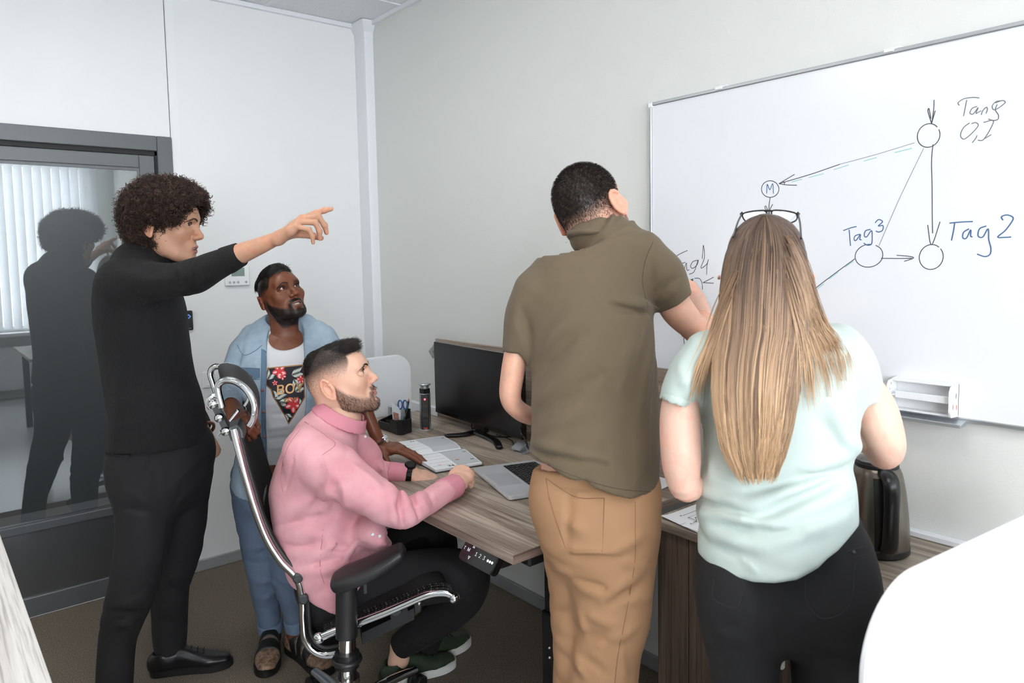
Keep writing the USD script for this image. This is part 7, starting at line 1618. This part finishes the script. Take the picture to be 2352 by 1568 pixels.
    # trousers, shoes, watch
    G = Field(); G.u(loft(rleg, flat=(False, True)), .03); G.u(loft(lleg, flat=(False, True)), .03); G.u(loft([L(740, 1345, 2.26, 62, .15), L(775, 1370, 2.26, 76, .16), L(800, 1360, 2.27, 70, .15)]), .05)
    crease(G, [(1030, 1290, 1100, 1360, .014, .006), (1000, 1300, 1080, 1390, .012, -.006), (900, 1310, 960, 1390, .016, .005), (930, 1450, 985, 1480, .010, .006), (905, 1470, 950, 1490, .008, -.005)], 1.8, 2.7)
    obj('trousers', surface(G, .0055), mat('black_twill', (15, 15, 17), 0.85, bump=(700, .2, .0008)), t, smooth=True)
    m_gr = mat('dark_green_leather', (38, 50, 38), 0.38, bump=(500, .15, .0008), vary=(14, (56, 70, 52))); m_ws = mat('white_sole', (222, 220, 216), .5)
    d = unit(np.array((.92, -.12, 0))); h0 = np.array((ank[0], ank[1], 0)) - d * .062; shoe(t, h0, h0 + d * .285, m_gr, m_ws, LOOKS['black_lace'], .046, .032)
    h1 = np.array((la[0], la[1], 0)) - d * .06; shoe(t, h1, h1 + unit(d + (0, .25, 0)) * .285, m_gr, m_ws, LOOKS['black_lace'], .046, .032)
    wd = unit(lw - np.array(larm[-2][:3])); wx = unit(np.cross(wd, (0, 0, 1))); wy = np.cross(wd, wx); wc = lw + wd * .016
    links = []
    for k in range(18):
        a = k * 2 * math.pi / 18; e = wx * math.cos(a) + wy * math.sin(a); tn = -wx * math.sin(a) + wy * math.cos(a); p = wc + wx * .0345 * math.cos(a) + wy * .031 * math.sin(a); links.append(hull([p + e * u + tn * v + wd * w for u in (-.003, .003) for v in (-.0046, .0046) for w in (-.0105, .0105)]))
    wt = obj('watch_band', join(*links), mat('black_steel_links', (20, 20, 21), .3, metal=.5), t); zz = unit(CAM[1] * .8 - ray(935, 1085) * .3); zz = unit(zz - wd * (zz @ wd)); obj('watch_case', place(lathe([(0, 0), (.019, 0), (.019, .008), (.016, .011), (0, .011)], 28), wc + zz * .031, wd, np.cross(zz, wd), zz), LOOKS['black_steel_links'], wt)
    return t
man_pink()
# ================================================================== the man writing on the board (seen from behind)
def man_brown():
    t = person('man in an olive brown t-shirt and tan trousers writing on the whiteboard, seen from behind', (*at(1370, 1100, 1.70)[:2], 0))
    o = dict(hair=(30, 25, 23), scalp=1.0, hairline=.09, stubble=.45, ear=1.05, fade=(-.012, .050), blush=(1.10, .80, .78), lipcol=(190, 125, 118)); base = (222, 172, 148)
    hp = facing(1360, 492, 1.86, -62, 6, 20, 1.0); HF = head_field(o); nb = hp.inn(at(1352, 578, 1.845)); HF.u(cone((0, -.020, -.040), nb, .054, .062), .03)
    hm = surface(HF, .0028); hc = skin_colour(hm.vertices, o, base); hm.vertices = hp.out(hm.vertices)
    torso = [L(1362, 1160, 1.70, 147, .146), L(1364, 1060, 1.705, 148, .138), L(1366, 960, 1.72, 149, .122), L(1366, 860, 1.75, 146, .125), L(1352, 770, 1.78, 149, .135), L(1348, 690, 1.80, 150, .135), L(1368, 620, 1.815, 132, .115), L(1380, 565, 1.82, 92, .098), L(1360, 545, 1.82, 52, .066)]
    S = Field(); S.u(loft(torso), .02)
    rsl = [L(1478, 590, 1.81, 56, .075), L(1516, 628, 1.80, 52, .074), L(1545, 680, 1.80, 43, .068), L(1556, 697, 1.80, 39, .064)]
    lsl = [L(1222, 668, 1.80, 46, .075), L(1196, 720, 1.80, 38, .070), L(1186, 775, 1.80, 30, .062), L(1184, 808, 1.80, 28, .058)]
    S.u(loft([*rsl[:3], L(1554, 694, 1.80, 40, .066)], flat=(False, True)), .04); S.u(loft(lsl, flat=(False, True)), .035)
    h0, h1 = at(1214, 1050, 1.66), at(1511, 1143, 1.66); S.clip(half(h0, -np.cross(h1 - h0, CAM[2]) if np.cross(h1 - h0, CAM[2])[2] > 0 else np.cross(h1 - h0, CAM[2])), .004)
    crease(S, [(1420, 690, 1495, 702, .010, 0.0180), (1400, 700, 1490, 722, .007, -0.0150), (1490, 720, 1420, 900, .014, 0.0150), (1478, 740, 1440, 860, .008, -0.0135), (1500, 760, 1470, 960, .012, 0.0120), (1512, 800, 1500, 1050, .010, -0.0105), (1460, 760, 1400, 880, .012, 0.0090), (1250, 800, 1330, 700, .018, 0.0105), (1235, 860, 1330, 760, .016, -0.0120), (1230, 920, 1370, 800, .018, 0.0120), (1225, 960, 1380, 860, .014, -0.0105), (1222, 1000, 1350, 940, .012, 0.0090),
               (1218, 1015, 1290, 1035, .010, 0.0150), (1222, 1030, 1330, 1062, .008, -0.0150), (1250, 1028, 1400, 1060, .010, 0.0120), (1300, 1045, 1420, 1075, .008, -0.0090), (1390, 980, 1410, 1120, .014, 0.0060), (1440, 960, 1450, 1130, .014, -0.0060), (1180, 740, 1215, 840, .010, 0.0105), (1195, 700, 1225, 800, .008, -0.0105), (1500, 600, 1490, 700, .006, -0.0075), (1520, 690, 1572, 650, .012, 0.0090), (1510, 670, 1570, 630, .010, -0.0075), (1330, 548, 1260, 610, .016, 0.0060)], 1.4, 2.2)
    S.shift(lambda P: folds(P, unit(np.array((.35, -.45, 1.0))), CAM[0], .010, .06, 61))
    m_ol = mat('olive_jersey', (102, 88, 68), 0.85, bump=(1000, .2, .0006), sheen_weight=.08)
    SM = surface(S, .0048); obj('t_shirt', SM, m_ol, t, smooth=True); m_os = mat('olive_seam', (84, 72, 56), .85)
    for pts in ([(1500, 555), (1482, 600), (1476, 650), (1488, 705)], [(1214, 1036), (1260, 1068), (1340, 1100), (1420, 1122), (1508, 1130)]): obj('seam', seam(SM, pts, .0010, 1.4, 2.3), m_os, t)
    C = Field(); q0, q1 = at(1350, 545, 1.81), at(1353, 528, 1.815)
    obj('collar', tube(smooth_path([np.array(at(x, y, d)) for x, y, d in ((1310, 538, 1.80), (1325, 533, 1.765), (1350, 531, 1.745), (1375, 532, 1.765), (1392, 536, 1.81), (1375, 552, 1.86), (1345, 556, 1.87), (1318, 550, 1.85))], 5, True), .0095, 8, closed=True, flat=.8), m_ol, t, smooth=60)
    # arms
    B = Field()
    la = [L(1188, 770, 1.80, 23, .040), L(1184, 815, 1.80, 27, .046), L(1177, 860, 1.80, 27, .046), L(1172, 905, 1.80, 25, .042), L(1180, 930, 1.82, 22, .038), L(1205, 950, 1.88, 21, .036), L(1240, 960, 1.98, 19, .032), L(1262, 962, 2.03, 16, .026)]
    B.u(loft(la), .02)
    ra = [L(1530, 660, 1.80, 34, .052), L(1552, 705, 1.80, 38, .054), L(1580, 738, 1.805, 34, .050), L(1601, 752, 1.83, 29, .046), L(1608, 735, 1.93, 26, .044), L(1606, 708, 2.08, 22, .038), L(1600, 690, 2.20, 17, .028)]
    B.u(loft(ra), .02)
    rw = np.array(ra[-1][:3]); tipp = on(1588, 632, 0, XW - .035); y = unit(tipp - rw); z = unit(-ray(1600, 660) * .7 + CAM[1] * .2 + CAM[0] * .55); z = unit(z - y * (z @ y)); hpz = Pose(rw + y * .0, np.stack([np.cross(y, z), y, z], 1), 1.0)
    hand_field(hpz, [(40, 55, 30), (48, 70, 40), (54, 80, 40), (58, 80, 40)], (2, 0, -2, -4), (18, 40, 20, 20), F=B)
    lwp = np.array(la[-1][:3]); y = unit(np.array(la[-1][:3]) - np.array(la[-3][:3])); z = unit(CAM[1] - y * (CAM[1] @ y)); lh = Pose(lwp, np.stack([np.cross(y, z), y, z], 1), 1.0); hand_field(lh, [(40, 50, 30)] * 4, (2, 0, -2, -4), (30, 30, 20, 20), left=True, F=B)
    am = surface(B, .0033)
    mk = thing('marker', 'dark marker pen in the hand of the man writing on the board', 'pen', hpz.out((-.02, .10, -.045)))
    p0, p1 = on(1592, 640, 0, XW - .004), hpz.out((-.03, .045, -.050)); dd = unit(p1 - p0); obj('barrel', rod(p0 + dd * .020, p0 + dd * .13, .006, 14), m_black, mk); obj('tip', rod(p0 + dd * .020, p0 + dd * .002, .0042, 12, .0016), LOOKS['black_marker'], mk)
    Tr = Field(); Tr.u(loft([(*n[:3], n[3] * .82, min(n[4] * .82, .085)) for n in torso]), .02); Tr.u(loft([(*n[:3], n[3] * .72, n[4] * .72) for n in rsl]), .02); Tr.u(loft([(*n[:3], n[3] * .72, n[4] * .72) for n in lsl]), .02)
    rleg = [L(1425, 1125, 1.71, 84, .100), L(1414, 1190, 1.68, 98, .115), L(1405, 1270, 1.67, 101, .108), L(1400, 1350, 1.665, 98, .100), L(1404, 1430, 1.66, 88, .092), L(1392, 1500, 1.66, 80, .086), L(1386, 1568, 1.66, 79, .080), L(1380, 1700, 1.66, 74, .074), L(1372, 1900, 1.67, 64, .064), L(1366, 2090, 1.68, 56, .058)]
    lleg = [L(1300, 1125, 1.74, 76, .105), L(1306, 1190, 1.75, 66, .108), L(1306, 1270, 1.75, 58, .098), L(1312, 1350, 1.75, 54, .092), L(1314, 1430, 1.75, 50, .086), L(1316, 1500, 1.75, 48, .080), L(1316, 1568, 1.75, 48, .076), L(1318, 1700, 1.75, 46, .070), L(1318, 1860, 1.75, 42, .062), L(1318, 1990, 1.75, 38, .056)]
    for lg in (rleg, lleg): Tr.u(loft([(*n[:3], n[3] * .8, n[4] * .8) for n in lg]), .02)
    tr = surface(Tr, .0095)
    body_mesh([keep(hm, lambda c: c[:, 2] > 1.572, hc), (am, tint_noise(am, base, .16, 4)), (tr, np.array(lin(base)))], t, m_skin)
    eye_parts(hp, o, t)
    # clipped hair
    r = np.random.default_rng(71); hl = hm.copy(); hl.vertices = hp.inn(hm.vertices); w = lambda c: scalp_mask(c, o) * sstep(-.03, .03, c[:, 2] + .2 * np.clip(-c[:, 1] - .02, 0, .1)) + 1e-9
    P1, N1 = sample_surface(hl, 9000, 9, w); g = np.array((.1, -.3, -.7)); d = unit_rows(g - N1 * (N1 @ g)[:, None] + N1 * .8 + r.normal(size=P1.shape) * .3); ln = (.003 + .0075 * sstep(-.02, .09, P1[:, 2]))[:, None]; S2 = np.stack([P1, P1 + d * ln * .6, P1 + d * ln + np.array((0, 0, -.001))], 1)
    curves('hair', hp.out(S2.reshape(-1, 3)).reshape(S2.shape), [.0006, .0005, .0002], m_hair_matt, t, col=tones(r, len(S2), 3, (32, 26, 24), .3, (58, 44, 36), .15), label='close-cropped dark hair')
    beard_strands(hp, HF, o, hm, t, 1200, .004, (60, 44, 36), 72)
    # fine hair on the forearms
    ah, an = sample_surface(am, 700, 12); hd2 = unit_rows(np.array((0, 0, -1.0)) + r.normal(size=ah.shape) * .5 + an * .5); curves('arm_hair', np.stack([ah, ah + hd2 * .006, ah + hd2 * .011], 1), [.00012, .0001, .00006], m_hair, t, col=np.tile(lin((130, 96, 74)), (len(ah) * 3, 1)))
    # trousers
    G = Field(); G.u(loft([L(1362, 1080, 1.71, 138, .105), L(1362, 1120, 1.705, 145, .112), L(1362, 1160, 1.695, 147, .122), L(1368, 1210, 1.69, 136, .125)], flat=(True, False)), .02); G.u(loft(rleg, flat=(False, True)), .04); G.u(loft(lleg, flat=(False, True)), .02)
    crease(G, [(1300, 1262, 1400, 1270, .010, 0.0150), (1310, 1278, 1420, 1278, .007, -0.0180), (1400, 1272, 1470, 1230, .012, 0.0150), (1310, 1130, 1300, 1260, .010, -0.0120), (1300, 1200, 1345, 1220, .014, 0.0135), (1325, 1345, 1385, 1365, .012, 0.0150), (1320, 1330, 1420, 1360, .008, -0.0120), (1385, 1370, 1470, 1310, .014, 0.0150), (1400, 1385, 1480, 1335, .010, -0.0105), (1330, 1400, 1345, 1460, .012, 0.0150), (1350, 1410, 1420, 1440, .012, 0.0150), (1340, 1455, 1410, 1475, .010, -0.0120), (1380, 1480, 1460, 1440, .012, 0.0150), (1320, 1500, 1340, 1550, .012, 0.0135), (1345, 1510, 1400, 1560, .010, -0.0105), (1430, 1380, 1490, 1370, .010, 0.0090), (1425, 1290, 1490, 1300, .012, 0.0105), (1260, 1300, 1320, 1320, .012, 0.0090), (1265, 1400, 1320, 1410, .010, -0.0075), (1420, 1470, 1440, 1568, .010, 0.0075)], 1.3, 2.2)
    G.shift(lambda P: folds(P, (1, .3, .35), (0, 0, 1), .009, .045, 66) * sstep(1.0, .75, P[:, 2]))
    GM = surface(G, .0052); m_tan = mat('tan_chino', (166, 126, 92), 0.8, bump=(900, .2, .0006)); obj('trousers', GM, m_tan, t, smooth=True); m_ts = mat('tan_seam', (140, 102, 72), .85)
    for pts in ([(1254, 1098), (1320, 1140), (1388, 1144)], [(1388, 1144), (1386, 1200), (1383, 1268)], [(1258, 1130), (1275, 1190), (1300, 1262)], [(1459, 1152), (1459, 1220), (1458, 1290), (1440, 1400), (1420, 1500), (1412, 1568)], [(1254, 1098), (1262, 1150)]): obj('seam', seam(GM, pts, .0010, 1.3, 2.3), m_ts, t)
    obj('pocket', decal(GM, Polygon([(1256, 1104), (1322, 1144), (1386, 1148), (1384, 1262), (1330, 1262), (1300, 1255), (1278, 1190)]), .0012, 1.3, 2.3, 6), m_tan, t, smooth=True)
    for lg, w_ in ((rleg, 0), (lleg, 0)):
        q = np.array(lg[-1][:3]); d = unit(ray(1370, 600) * (1, 1, 0) * 1.0 + CAM[0] * .12); h = np.array((q[0], q[1], 0)) - d * .06; Trx = shoe(t, h, h + d * .285, mat('brown_leather_shoe', (92, 70, 54), .5), mat('white_sole', (222, 220, 216), .5), None, .047, .03)
    return t
man_brown()

# ================================================================== the woman with long hair (seen from behind)
def woman():
    t = person('woman with long blonde hair in a mint blouse and black jeans facing the whiteboard', (*at(1800, 1100, 1.42)[:2], 0))
    o = dict(hair=(70, 50, 38), scalp=1.0, jaw=.9, ear=.4); base = (232, 190, 170)
    hp = facing(1758, 640, 1.42, -88, 4, 0, .97); HF = head_field(o); nb = hp.inn(at(1765, 760, 1.42)); HF.u(cone((0, -.020, -.040), nb, .045, .052), .03)
    hm = surface(HF, .0042); hc = skin_colour(hm.vertices, o, base); hm.vertices = hp.out(hm.vertices)
    torso = [L(1785, 1380, 1.42, 176, .152), L(1783, 1270, 1.42, 174, .145), L(1782, 1180, 1.42, 177, .125), L(1782, 1110, 1.42, 172, .100), L(1782, 1050, 1.425, 164, .098), L(1790, 960, 1.43, 172, .108), L(1786, 880, 1.435, 180, .115), L(1778, 820, 1.44, 182, .110), L(1772, 785, 1.44, 140, .085), L(1768, 765, 1.44, 80, .066)]
    S = Field(); S.u(loft(torso), .02)
    lsl = [L(1625, 815, 1.44, 58, .075), L(1590, 850, 1.44, 50, .072), L(1562, 895, 1.44, 43, .066), L(1553, 922, 1.44, 38, .062)]
    rsl = [L(1925, 800, 1.44, 58, .075), L(1962, 836, 1.44, 50, .072), L(1985, 882, 1.44, 40, .066), L(1990, 914, 1.44, 36, .062)]
    S.u(loft(lsl, flat=(False, True)), .035); S.u(loft(rsl, flat=(False, True)), .035)
    xs = np.array([1590, 1610, 1640, 1680, 1730, 1780, 1830, 1880, 1925, 1960, 1985]); ys = np.array([1262, 1275, 1308, 1333, 1343, 1342, 1334, 1310, 1270, 1228, 1200])
    def hem(P):
        q = (P - EYE) @ CAM.T; px = CXP + FPX * q[:, 0] / q[:, 2]; py = CYP - FPX * q[:, 1] / q[:, 2]; return (py - np.interp(px, xs, ys)) * q[:, 2] / FPX * .8
    S.clip((hem, None, None), .004)
    crease(S, [(1612, 1130, 1760, 1165, .012, 0.0150), (1608, 1150, 1740, 1190, .009, -0.0150), (1612, 1175, 1800, 1215, .014, 0.0195), (1640, 1205, 1830, 1225, .010, -0.0180), (1760, 1215, 1940, 1130, .014, 0.0180), (1740, 1190, 1940, 1095, .010, -0.0150), (1700, 1165, 1900, 1100, .012, 0.0135), (1720, 1130, 1945, 1070, .010, -0.0120), (1850, 1080, 1960, 1040, .012, 0.0165), (1620, 1225, 1760, 1260, .014, 0.0120), (1760, 1255, 1950, 1180, .014, 0.0135), (1640, 1250, 1720, 1280, .009, -0.0090), (1940, 1010, 1975, 1030, .014, 0.0210), (1620, 1090, 1700, 1120, .009, 0.0090), (1630, 1060, 1640, 1110, .010, 0.0090),
               (1900, 900, 1950, 1010, .014, 0.0090), (1880, 960, 1940, 1040, .012, -0.0090), (1600, 900, 1620, 990, .012, 0.0090), (1560, 830, 1590, 930, .010, 0.0090), (1960, 850, 1975, 930, .010, 0.0090), (1690, 1270, 1740, 1320, .006, 0.0060), (1720, 1265, 1700, 1330, .005, -0.0060)], 1.1, 1.9)
    S.shift(lambda P: folds(P, unit(np.array((1.0, .3, .25))), (0, 0, 1), .009, .05, 81) * sstep(1.16, 1.0, P[:, 2]) + folds(P, (0, 0, 1), CAM[0], .004, .05, 83))
    SM = surface(S, .0042); m_mint = mat('mint_silk', (190, 204, 198), 0.55, bump=(1200, .12, .0004), sheen_weight=.15); obj('blouse', SM, m_mint, t, smooth=True)
    for a in (lsl, rsl):
        p1, p0 = np.array(a[-1]), np.array(a[-2]); dd = unit(p1[:3] - p0[:3]); C = Field(); C.u(loft([(*(p1[:3] - dd * .012), p1[3] * 1.04, p1[4] * 1.04), (*(p1[:3] + dd * .004), p1[3] * 1.03, p1[4] * 1.03)], flat=(True, True)), .01); C.cut(loft([(*(p1[:3] - dd * .002), p1[3] * .95, p1[4] * .95), (*(p1[:3] + dd * .03), p1[3] * .95, p1[4] * .95)], flat=(True, True)), .002); obj('sleeve_hem', surface(C, .0036), m_mint, t, smooth=True)
    B = Field(); la = [L(1565, 880, 1.44, 34, .042), L(1562, 950, 1.43, 45, .046), L(1563, 1020, 1.42, 46, .046), L(1566, 1080, 1.42, 42, .042), L(1574, 1112, 1.44, 33, .038), L(1605, 1095, 1.55, 26, .034), L(1640, 1060, 1.66, 21, .028)]
    ra = [L(1980, 870, 1.44, 33, .042), L(2005, 930, 1.43, 47, .046), L(2025, 985, 1.42, 46, .045), L(2038, 1025, 1.43, 38, .042), L(2028, 1035, 1.48, 30, .038), L(1985, 1012, 1.58, 25, .034), L(1940, 985, 1.68, 20, .027)]
    B.u(loft(la), .02); B.u(loft(ra), .02)
    for a, lf in ((la, True), (ra, False)):
        w = np.array(a[-1][:3]); y = unit(w - np.array(a[-3][:3])); z = unit(CAM[1] - y * (CAM[1] @ y)); hand_field(Pose(w, np.stack([np.cross(y, z), y, z], 1), .9), [(30, 40, 25)] * 4, (2, 0, -2, -4), (30, 30, 20, 20), left=lf, F=B)
    am = surface(B, .004)
    Tr = Field(); Tr.u(loft([(*n[:3], n[3] * .84, min(n[4] * .84, .080)) for n in torso]), .02); Tr.u(loft([(*n[:3], n[3] * .7, n[4] * .7) for n in lsl]), .02); Tr.u(loft([(*n[:3], n[3] * .7, n[4] * .7) for n in rsl]), .02)
    lleg = [L(1700, 1300, 1.43, 92, .102), L(1698, 1370, 1.41, 98, .110), L(1702, 1440, 1.415, 92, .102), L(1708, 1510, 1.42, 80, .094), L(1712, 1580, 1.42, 74, .086), L(1718, 1750, 1.43, 62, .070), L(1722, 1950, 1.44, 56, .060), L(1724, 2180, 1.45, 42, .044), L(1724, 2310, 1.45, 36, .040)]
    rleg = [L(1900, 1270, 1.435, 90, .104), L(1905, 1340, 1.42, 104, .114), L(1910, 1420, 1.42, 105, .106), L(1912, 1500, 1.42, 94, .096), L(1910, 1580, 1.42, 86, .088), L(1905, 1750, 1.43, 70, .070), L(1900, 1950, 1.44, 60, .060), L(1896, 2180, 1.45, 44, .044), L(1896, 2310, 1.45, 36, .040)]
    for lg in (lleg, rleg): Tr.u(loft([(*n[:3], n[3] * .85, n[4] * .85) for n in lg]), .02)
    tr = surface(Tr, .0095); body_mesh([keep(hm, lambda c: c[:, 2] > 1.41, hc), (am, tint_noise(am, base, .08, 4)), (tr, np.array(lin(base)))], t, m_skin); eye_parts(hp, o, t)
    G = Field(); G.u(loft([L(1788, 1170, 1.43, 166, .095), L(1792, 1230, 1.43, 184, .106), L(1800, 1300, 1.425, 198, .114), L(1804, 1360, 1.42, 200, .118)], flat=(True, False)), .02); G.u(loft(lleg, flat=(False, True)), .02); G.u(loft(rleg, flat=(False, True)), .02)
    G.shift(ridge(at(1800, 1290, 1.30), at(1802, 1400, 1.32), .012, -.008)); crease(G, [(1620, 1420, 1700, 1440, .010, -.004), (1620, 1455, 1720, 1460, .010, .004), (1830, 1470, 1990, 1500, .010, .004), (1840, 1500, 1990, 1530, .010, -.004), (1640, 1500, 1700, 1490, .010, .003)], 1.1, 1.9)
    GM = surface(G, .0055); obj('jeans', GM, mat('black_denim', (20, 20, 22), .85, bump=(900, .3, .0006)), t, smooth=True); m_bs = mat('black_denim_seam', (34, 34, 38), .8)
    for pts in ([(1850, 1330), (1852, 1380), (1890, 1420), (1950, 1390), (1965, 1290)], [(1640, 1330), (1640, 1375), (1690, 1395), (1705, 1360)], [(1945, 1265), (1985, 1255)], [(1950, 1282), (1988, 1274)]): obj('seam', seam(GM, pts, .0009, 1.1, 1.9), m_bs, t)
    q = hit(GM, 1960, 1268, 1.1, 1.9)[0]; obj('rivet', ball(q, .0042, 2), m_dark, t)
    for lg in (lleg, rleg): q = np.array(lg[-1][:3]); d = unit(ray(1800, 600) * (1, 1, 0)); h = np.array((q[0], q[1], 0)) - d * .05; shoe(t, h, h + d * .25, m_black_soft, mat('white_sole', (222, 220, 216), .5), None, .043, .026)
    # ---- long hair: a body of hair and loose locks over it
    r = np.random.default_rng(91); K = Field()
    K.u(loft([L(1757, 548, 1.42, 60, .075), L(1757, 572, 1.415, 90, .095), L(1757, 606, 1.41, 99, .100), L(1754, 660, 1.40, 104, .096), L(1751, 740, 1.385, 108, .080), L(1742, 830, 1.355, 106, .056), L(1735, 920, 1.335, 100, .042), L(1730, 1000, 1.325, 86, .030), L(1724, 1060, 1.325, 62, .020), L(1720, 1090, 1.325, 40, .012)], e=2.2), .02)
    HB = surface(K, .005); root, mid_, tip = np.array(lin((74, 59, 50))), np.array(lin((146, 117, 94))), np.array(lin((208, 173, 136)))
    def hair_tone(z, k): t_ = np.clip((1.575 - z + k) / .42, 0, 1)[..., None]; return np.where(t_ < .5, root + (mid_ - root) * (t_ * 2), mid_ + (tip - mid_) * (t_ * 2 - 1))
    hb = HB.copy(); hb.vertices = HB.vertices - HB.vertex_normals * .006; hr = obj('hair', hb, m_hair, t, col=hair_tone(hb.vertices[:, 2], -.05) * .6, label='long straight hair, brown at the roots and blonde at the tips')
    locks, kk = [], 18
    vs = np.array([494, 530, 580, 640, 700, 760, 830, 900, 970, 1040, 1110]); lf = np.array([1745, 1690, 1665, 1650, 1644, 1640, 1630, 1628, 1636, 1652, 1690]); rt = np.array([1770, 1828, 1853, 1862, 1862, 1862, 1850, 1840, 1830, 1812, 1785])
    n = 7000; clump = .02 + .96 * r.random(150); ci = r.integers(0, 150, n); u = np.clip(clump[ci] + r.normal(size=n) * .016, 0.0, 1.0); u = np.where((u <= .001) | (u >= .999), .05 + .9 * r.random(n), u); e_ = r.random(n); end = 1.0 - .24 * r.random(n) ** 1.6 - .05 * r.random(150)[ci] - .28 * np.abs(u - .5) ** 1.5 * r.random(n); cw = (r.random(150) - .5) * .05; lift = r.random(150)
    PX = np.zeros((n, kk)); PY = np.zeros((n, kk))
    for j, s in enumerate(np.linspace(0, 1, kk)):
        y = 494 + (1120 - 494) * s * end; a, b = np.interp(y, vs, lf), np.interp(y, vs, rt); uu = u + cw[ci] * np.sin(s * 5 + ci) * s; PX[:, j] = a + (b - a) * (.02 + .96 * np.clip(uu, 0, 1)); PY[:, j] = y
    Hh = hit(HB, PX.ravel(), PY.ravel(), 1.1, 1.9).reshape(n, kk, 3); dirE = unit_rows(EYE - Hh); s_ = np.linspace(0, 1, kk); Hh = Hh + dirE * (.0015 + .006 * lift[ci][:, None] * s_[None] + .003 * e_[:, None])[..., None]
    # smooth the depth along each strand
    dd = (Hh - EYE) @ CAM[2]
    for _ in range(3): dd[:, 1:-1] = (dd[:, :-2] + 2 * dd[:, 1:-1] + dd[:, 2:]) / 4
    Hh = EYE + (np.stack([(PX - CXP) / FPX, -(PY - CYP) / FPX, np.ones_like(PX)], -1) @ CAM) * dd[..., None]
    tone = (clump[::-1][ci] * 7.3 % 1 - .5) * .22; colr = hair_tone(Hh[..., 2], tone[:, None] + r.normal(size=(n, 1)) * .03) * (1 + .38 * ((clump[ci] * 13.7 % 1) - .5) * 2)[:, None, None]
    curves('strands', Hh, np.interp(np.linspace(0, 1, kk), [0, .1, .8, 1], [.0010, .0014, .0013, .0004]), m_hair, hr, col=np.clip(colr, .002, .95))
    # locks that fall over the shoulders
    L2, C2 = [], []
    for path, nn, sp in (([(1815, 560), (1850, 640), (1868, 700), (1885, 745), (1915, 785), (1935, 830), (1940, 890)], 150, 14), ([(1815, 590), (1848, 680), (1862, 740), (1882, 790), (1905, 860), (1915, 930)], 110, 16), ([(1810, 540), (1846, 610), (1866, 690), (1900, 775), (1932, 810)], 90, 10), ([(1690, 620), (1655, 700), (1625, 790), (1600, 850), (1585, 930)], 60, 9), ([(1680, 680), (1640, 790), (1612, 880), (1600, 960)], 60, 12), ([(1810, 640), (1842, 760), (1854, 820), (1862, 900), (1870, 960)], 60, 14)):
        P = smooth_path(np.array(path, float), 4)
        for _ in range(nn):
            off = np.array((r.normal() * sp, 0)); ph = r.random() * 6; cut_ = int(len(P) * (.55 + .45 * r.random())); Q = P + off * np.linspace(.35, 1, len(P))[:, None] + np.stack([np.sin(np.linspace(0, 3, len(P)) + ph) * 4, np.zeros(len(P))], 1); idx = np.linspace(0, cut_ - 1, 14); Q = np.stack([np.interp(idx, np.arange(len(P)), Q[:, k]) for k in (0, 1)], 1); L2.append(Q)
    L2 = np.array(L2); HS = trimesh.util.concatenate([HB, SM]); H2 = hit(HS, L2[..., 0].ravel(), L2[..., 1].ravel(), 1.1, 1.9).reshape(len(L2), 14, 3); d2 = (H2 - EYE) @ CAM[2]
    for _ in range(4): d2[:, 1:-1] = (d2[:, :-2] + 2 * d2[:, 1:-1] + d2[:, 2:]) / 4
    d2 -= .004 + .006 * r.random((len(L2), 1)); H2 = EYE + (np.stack([(L2[..., 0] - CXP) / FPX, -(L2[..., 1] - CYP) / FPX, np.ones((len(L2), 14))], -1) @ CAM) * d2[..., None]
    curves('loose_locks', H2, np.interp(np.linspace(0, 1, 14), [0, .15, .7, 1], [.0002, .0014, .0013, .0004]), m_hair, hr, col=np.clip(hair_tone(H2[..., 2], .10 + r.normal(size=(len(L2), 1)) * .04), .002, .95))
    # ---- spectacles pushed up on the head
    g = thing('spectacles', 'black framed spectacles pushed up on the woman\'s hair', 'glasses', at(1765, 492, 1.42)); m_fr = mat('black_frame', (22, 20, 20), .3); D0 = 1.50
    gp = lambda x, y, d=D0: at(x, y, d)
    rimL = [gp(1706, 492), gp(1722, 486), gp(1745, 483.5), gp(1757, 484), gp(1761, 492), gp(1752, 508), gp(1730, 512), gp(1711, 506)]; rimR = [gp(1774, 484), gp(1792, 483), gp(1815, 486), gp(1830, 492), gp(1828, 506), gp(1808, 513), gp(1785, 510), gp(1774, 496)]
    for q in (rimL, rimR): obj('rim', tube(smooth_path(q, 4, True), .0017, 8, closed=True), m_fr, g)
    obj('bridge', tube(smooth_path([gp(1756, 484.5), gp(1765, 483.5), gp(1775, 484.5)], 4), .0022, 8), m_fr, g)
    for a, b, c_ in ((gp(1704, 491), gp(1694, 512, 1.44), gp(1684, 545, 1.36)), (gp(1833, 491), gp(1838, 515, 1.44), gp(1840, 548, 1.36))): obj('temple', tube(smooth_path([a, b, c_], 6), [.0026] + [.0019] * 12, 8), m_fr, g); obj('hinge', ball(a, .0042, 2, (1, 1, 1)) if False else hull([a + q for q in (CAM[0] * .005, -CAM[0] * .005, CAM[1] * .005, -CAM[1] * .006, CAM[2] * .004, -CAM[2] * .004)]), m_fr, g)
    m_lens = usdkit.material(stage, '/World/Looks/clear_lens', {'f': ('fresnel', {'IOR': 1.5}), 't': ('transparent_bsdf', {'color': (.97, .98, .98)}), 'g': ('glossy_bsdf', {'roughness': .02}), 'x': ('mix_closure', {})}, [('f.fac', 'x.fac'), ('t.BSDF', 'x.closure1'), ('g.BSDF', 'x.closure2')], surface='x.closure')
    for q in (rimL, rimR): q = np.array(smooth_path(q, 3, True)); obj('lens', hull(np.vstack([q, q + CAM[2] * .0012])), m_lens, g)
    return t
woman()
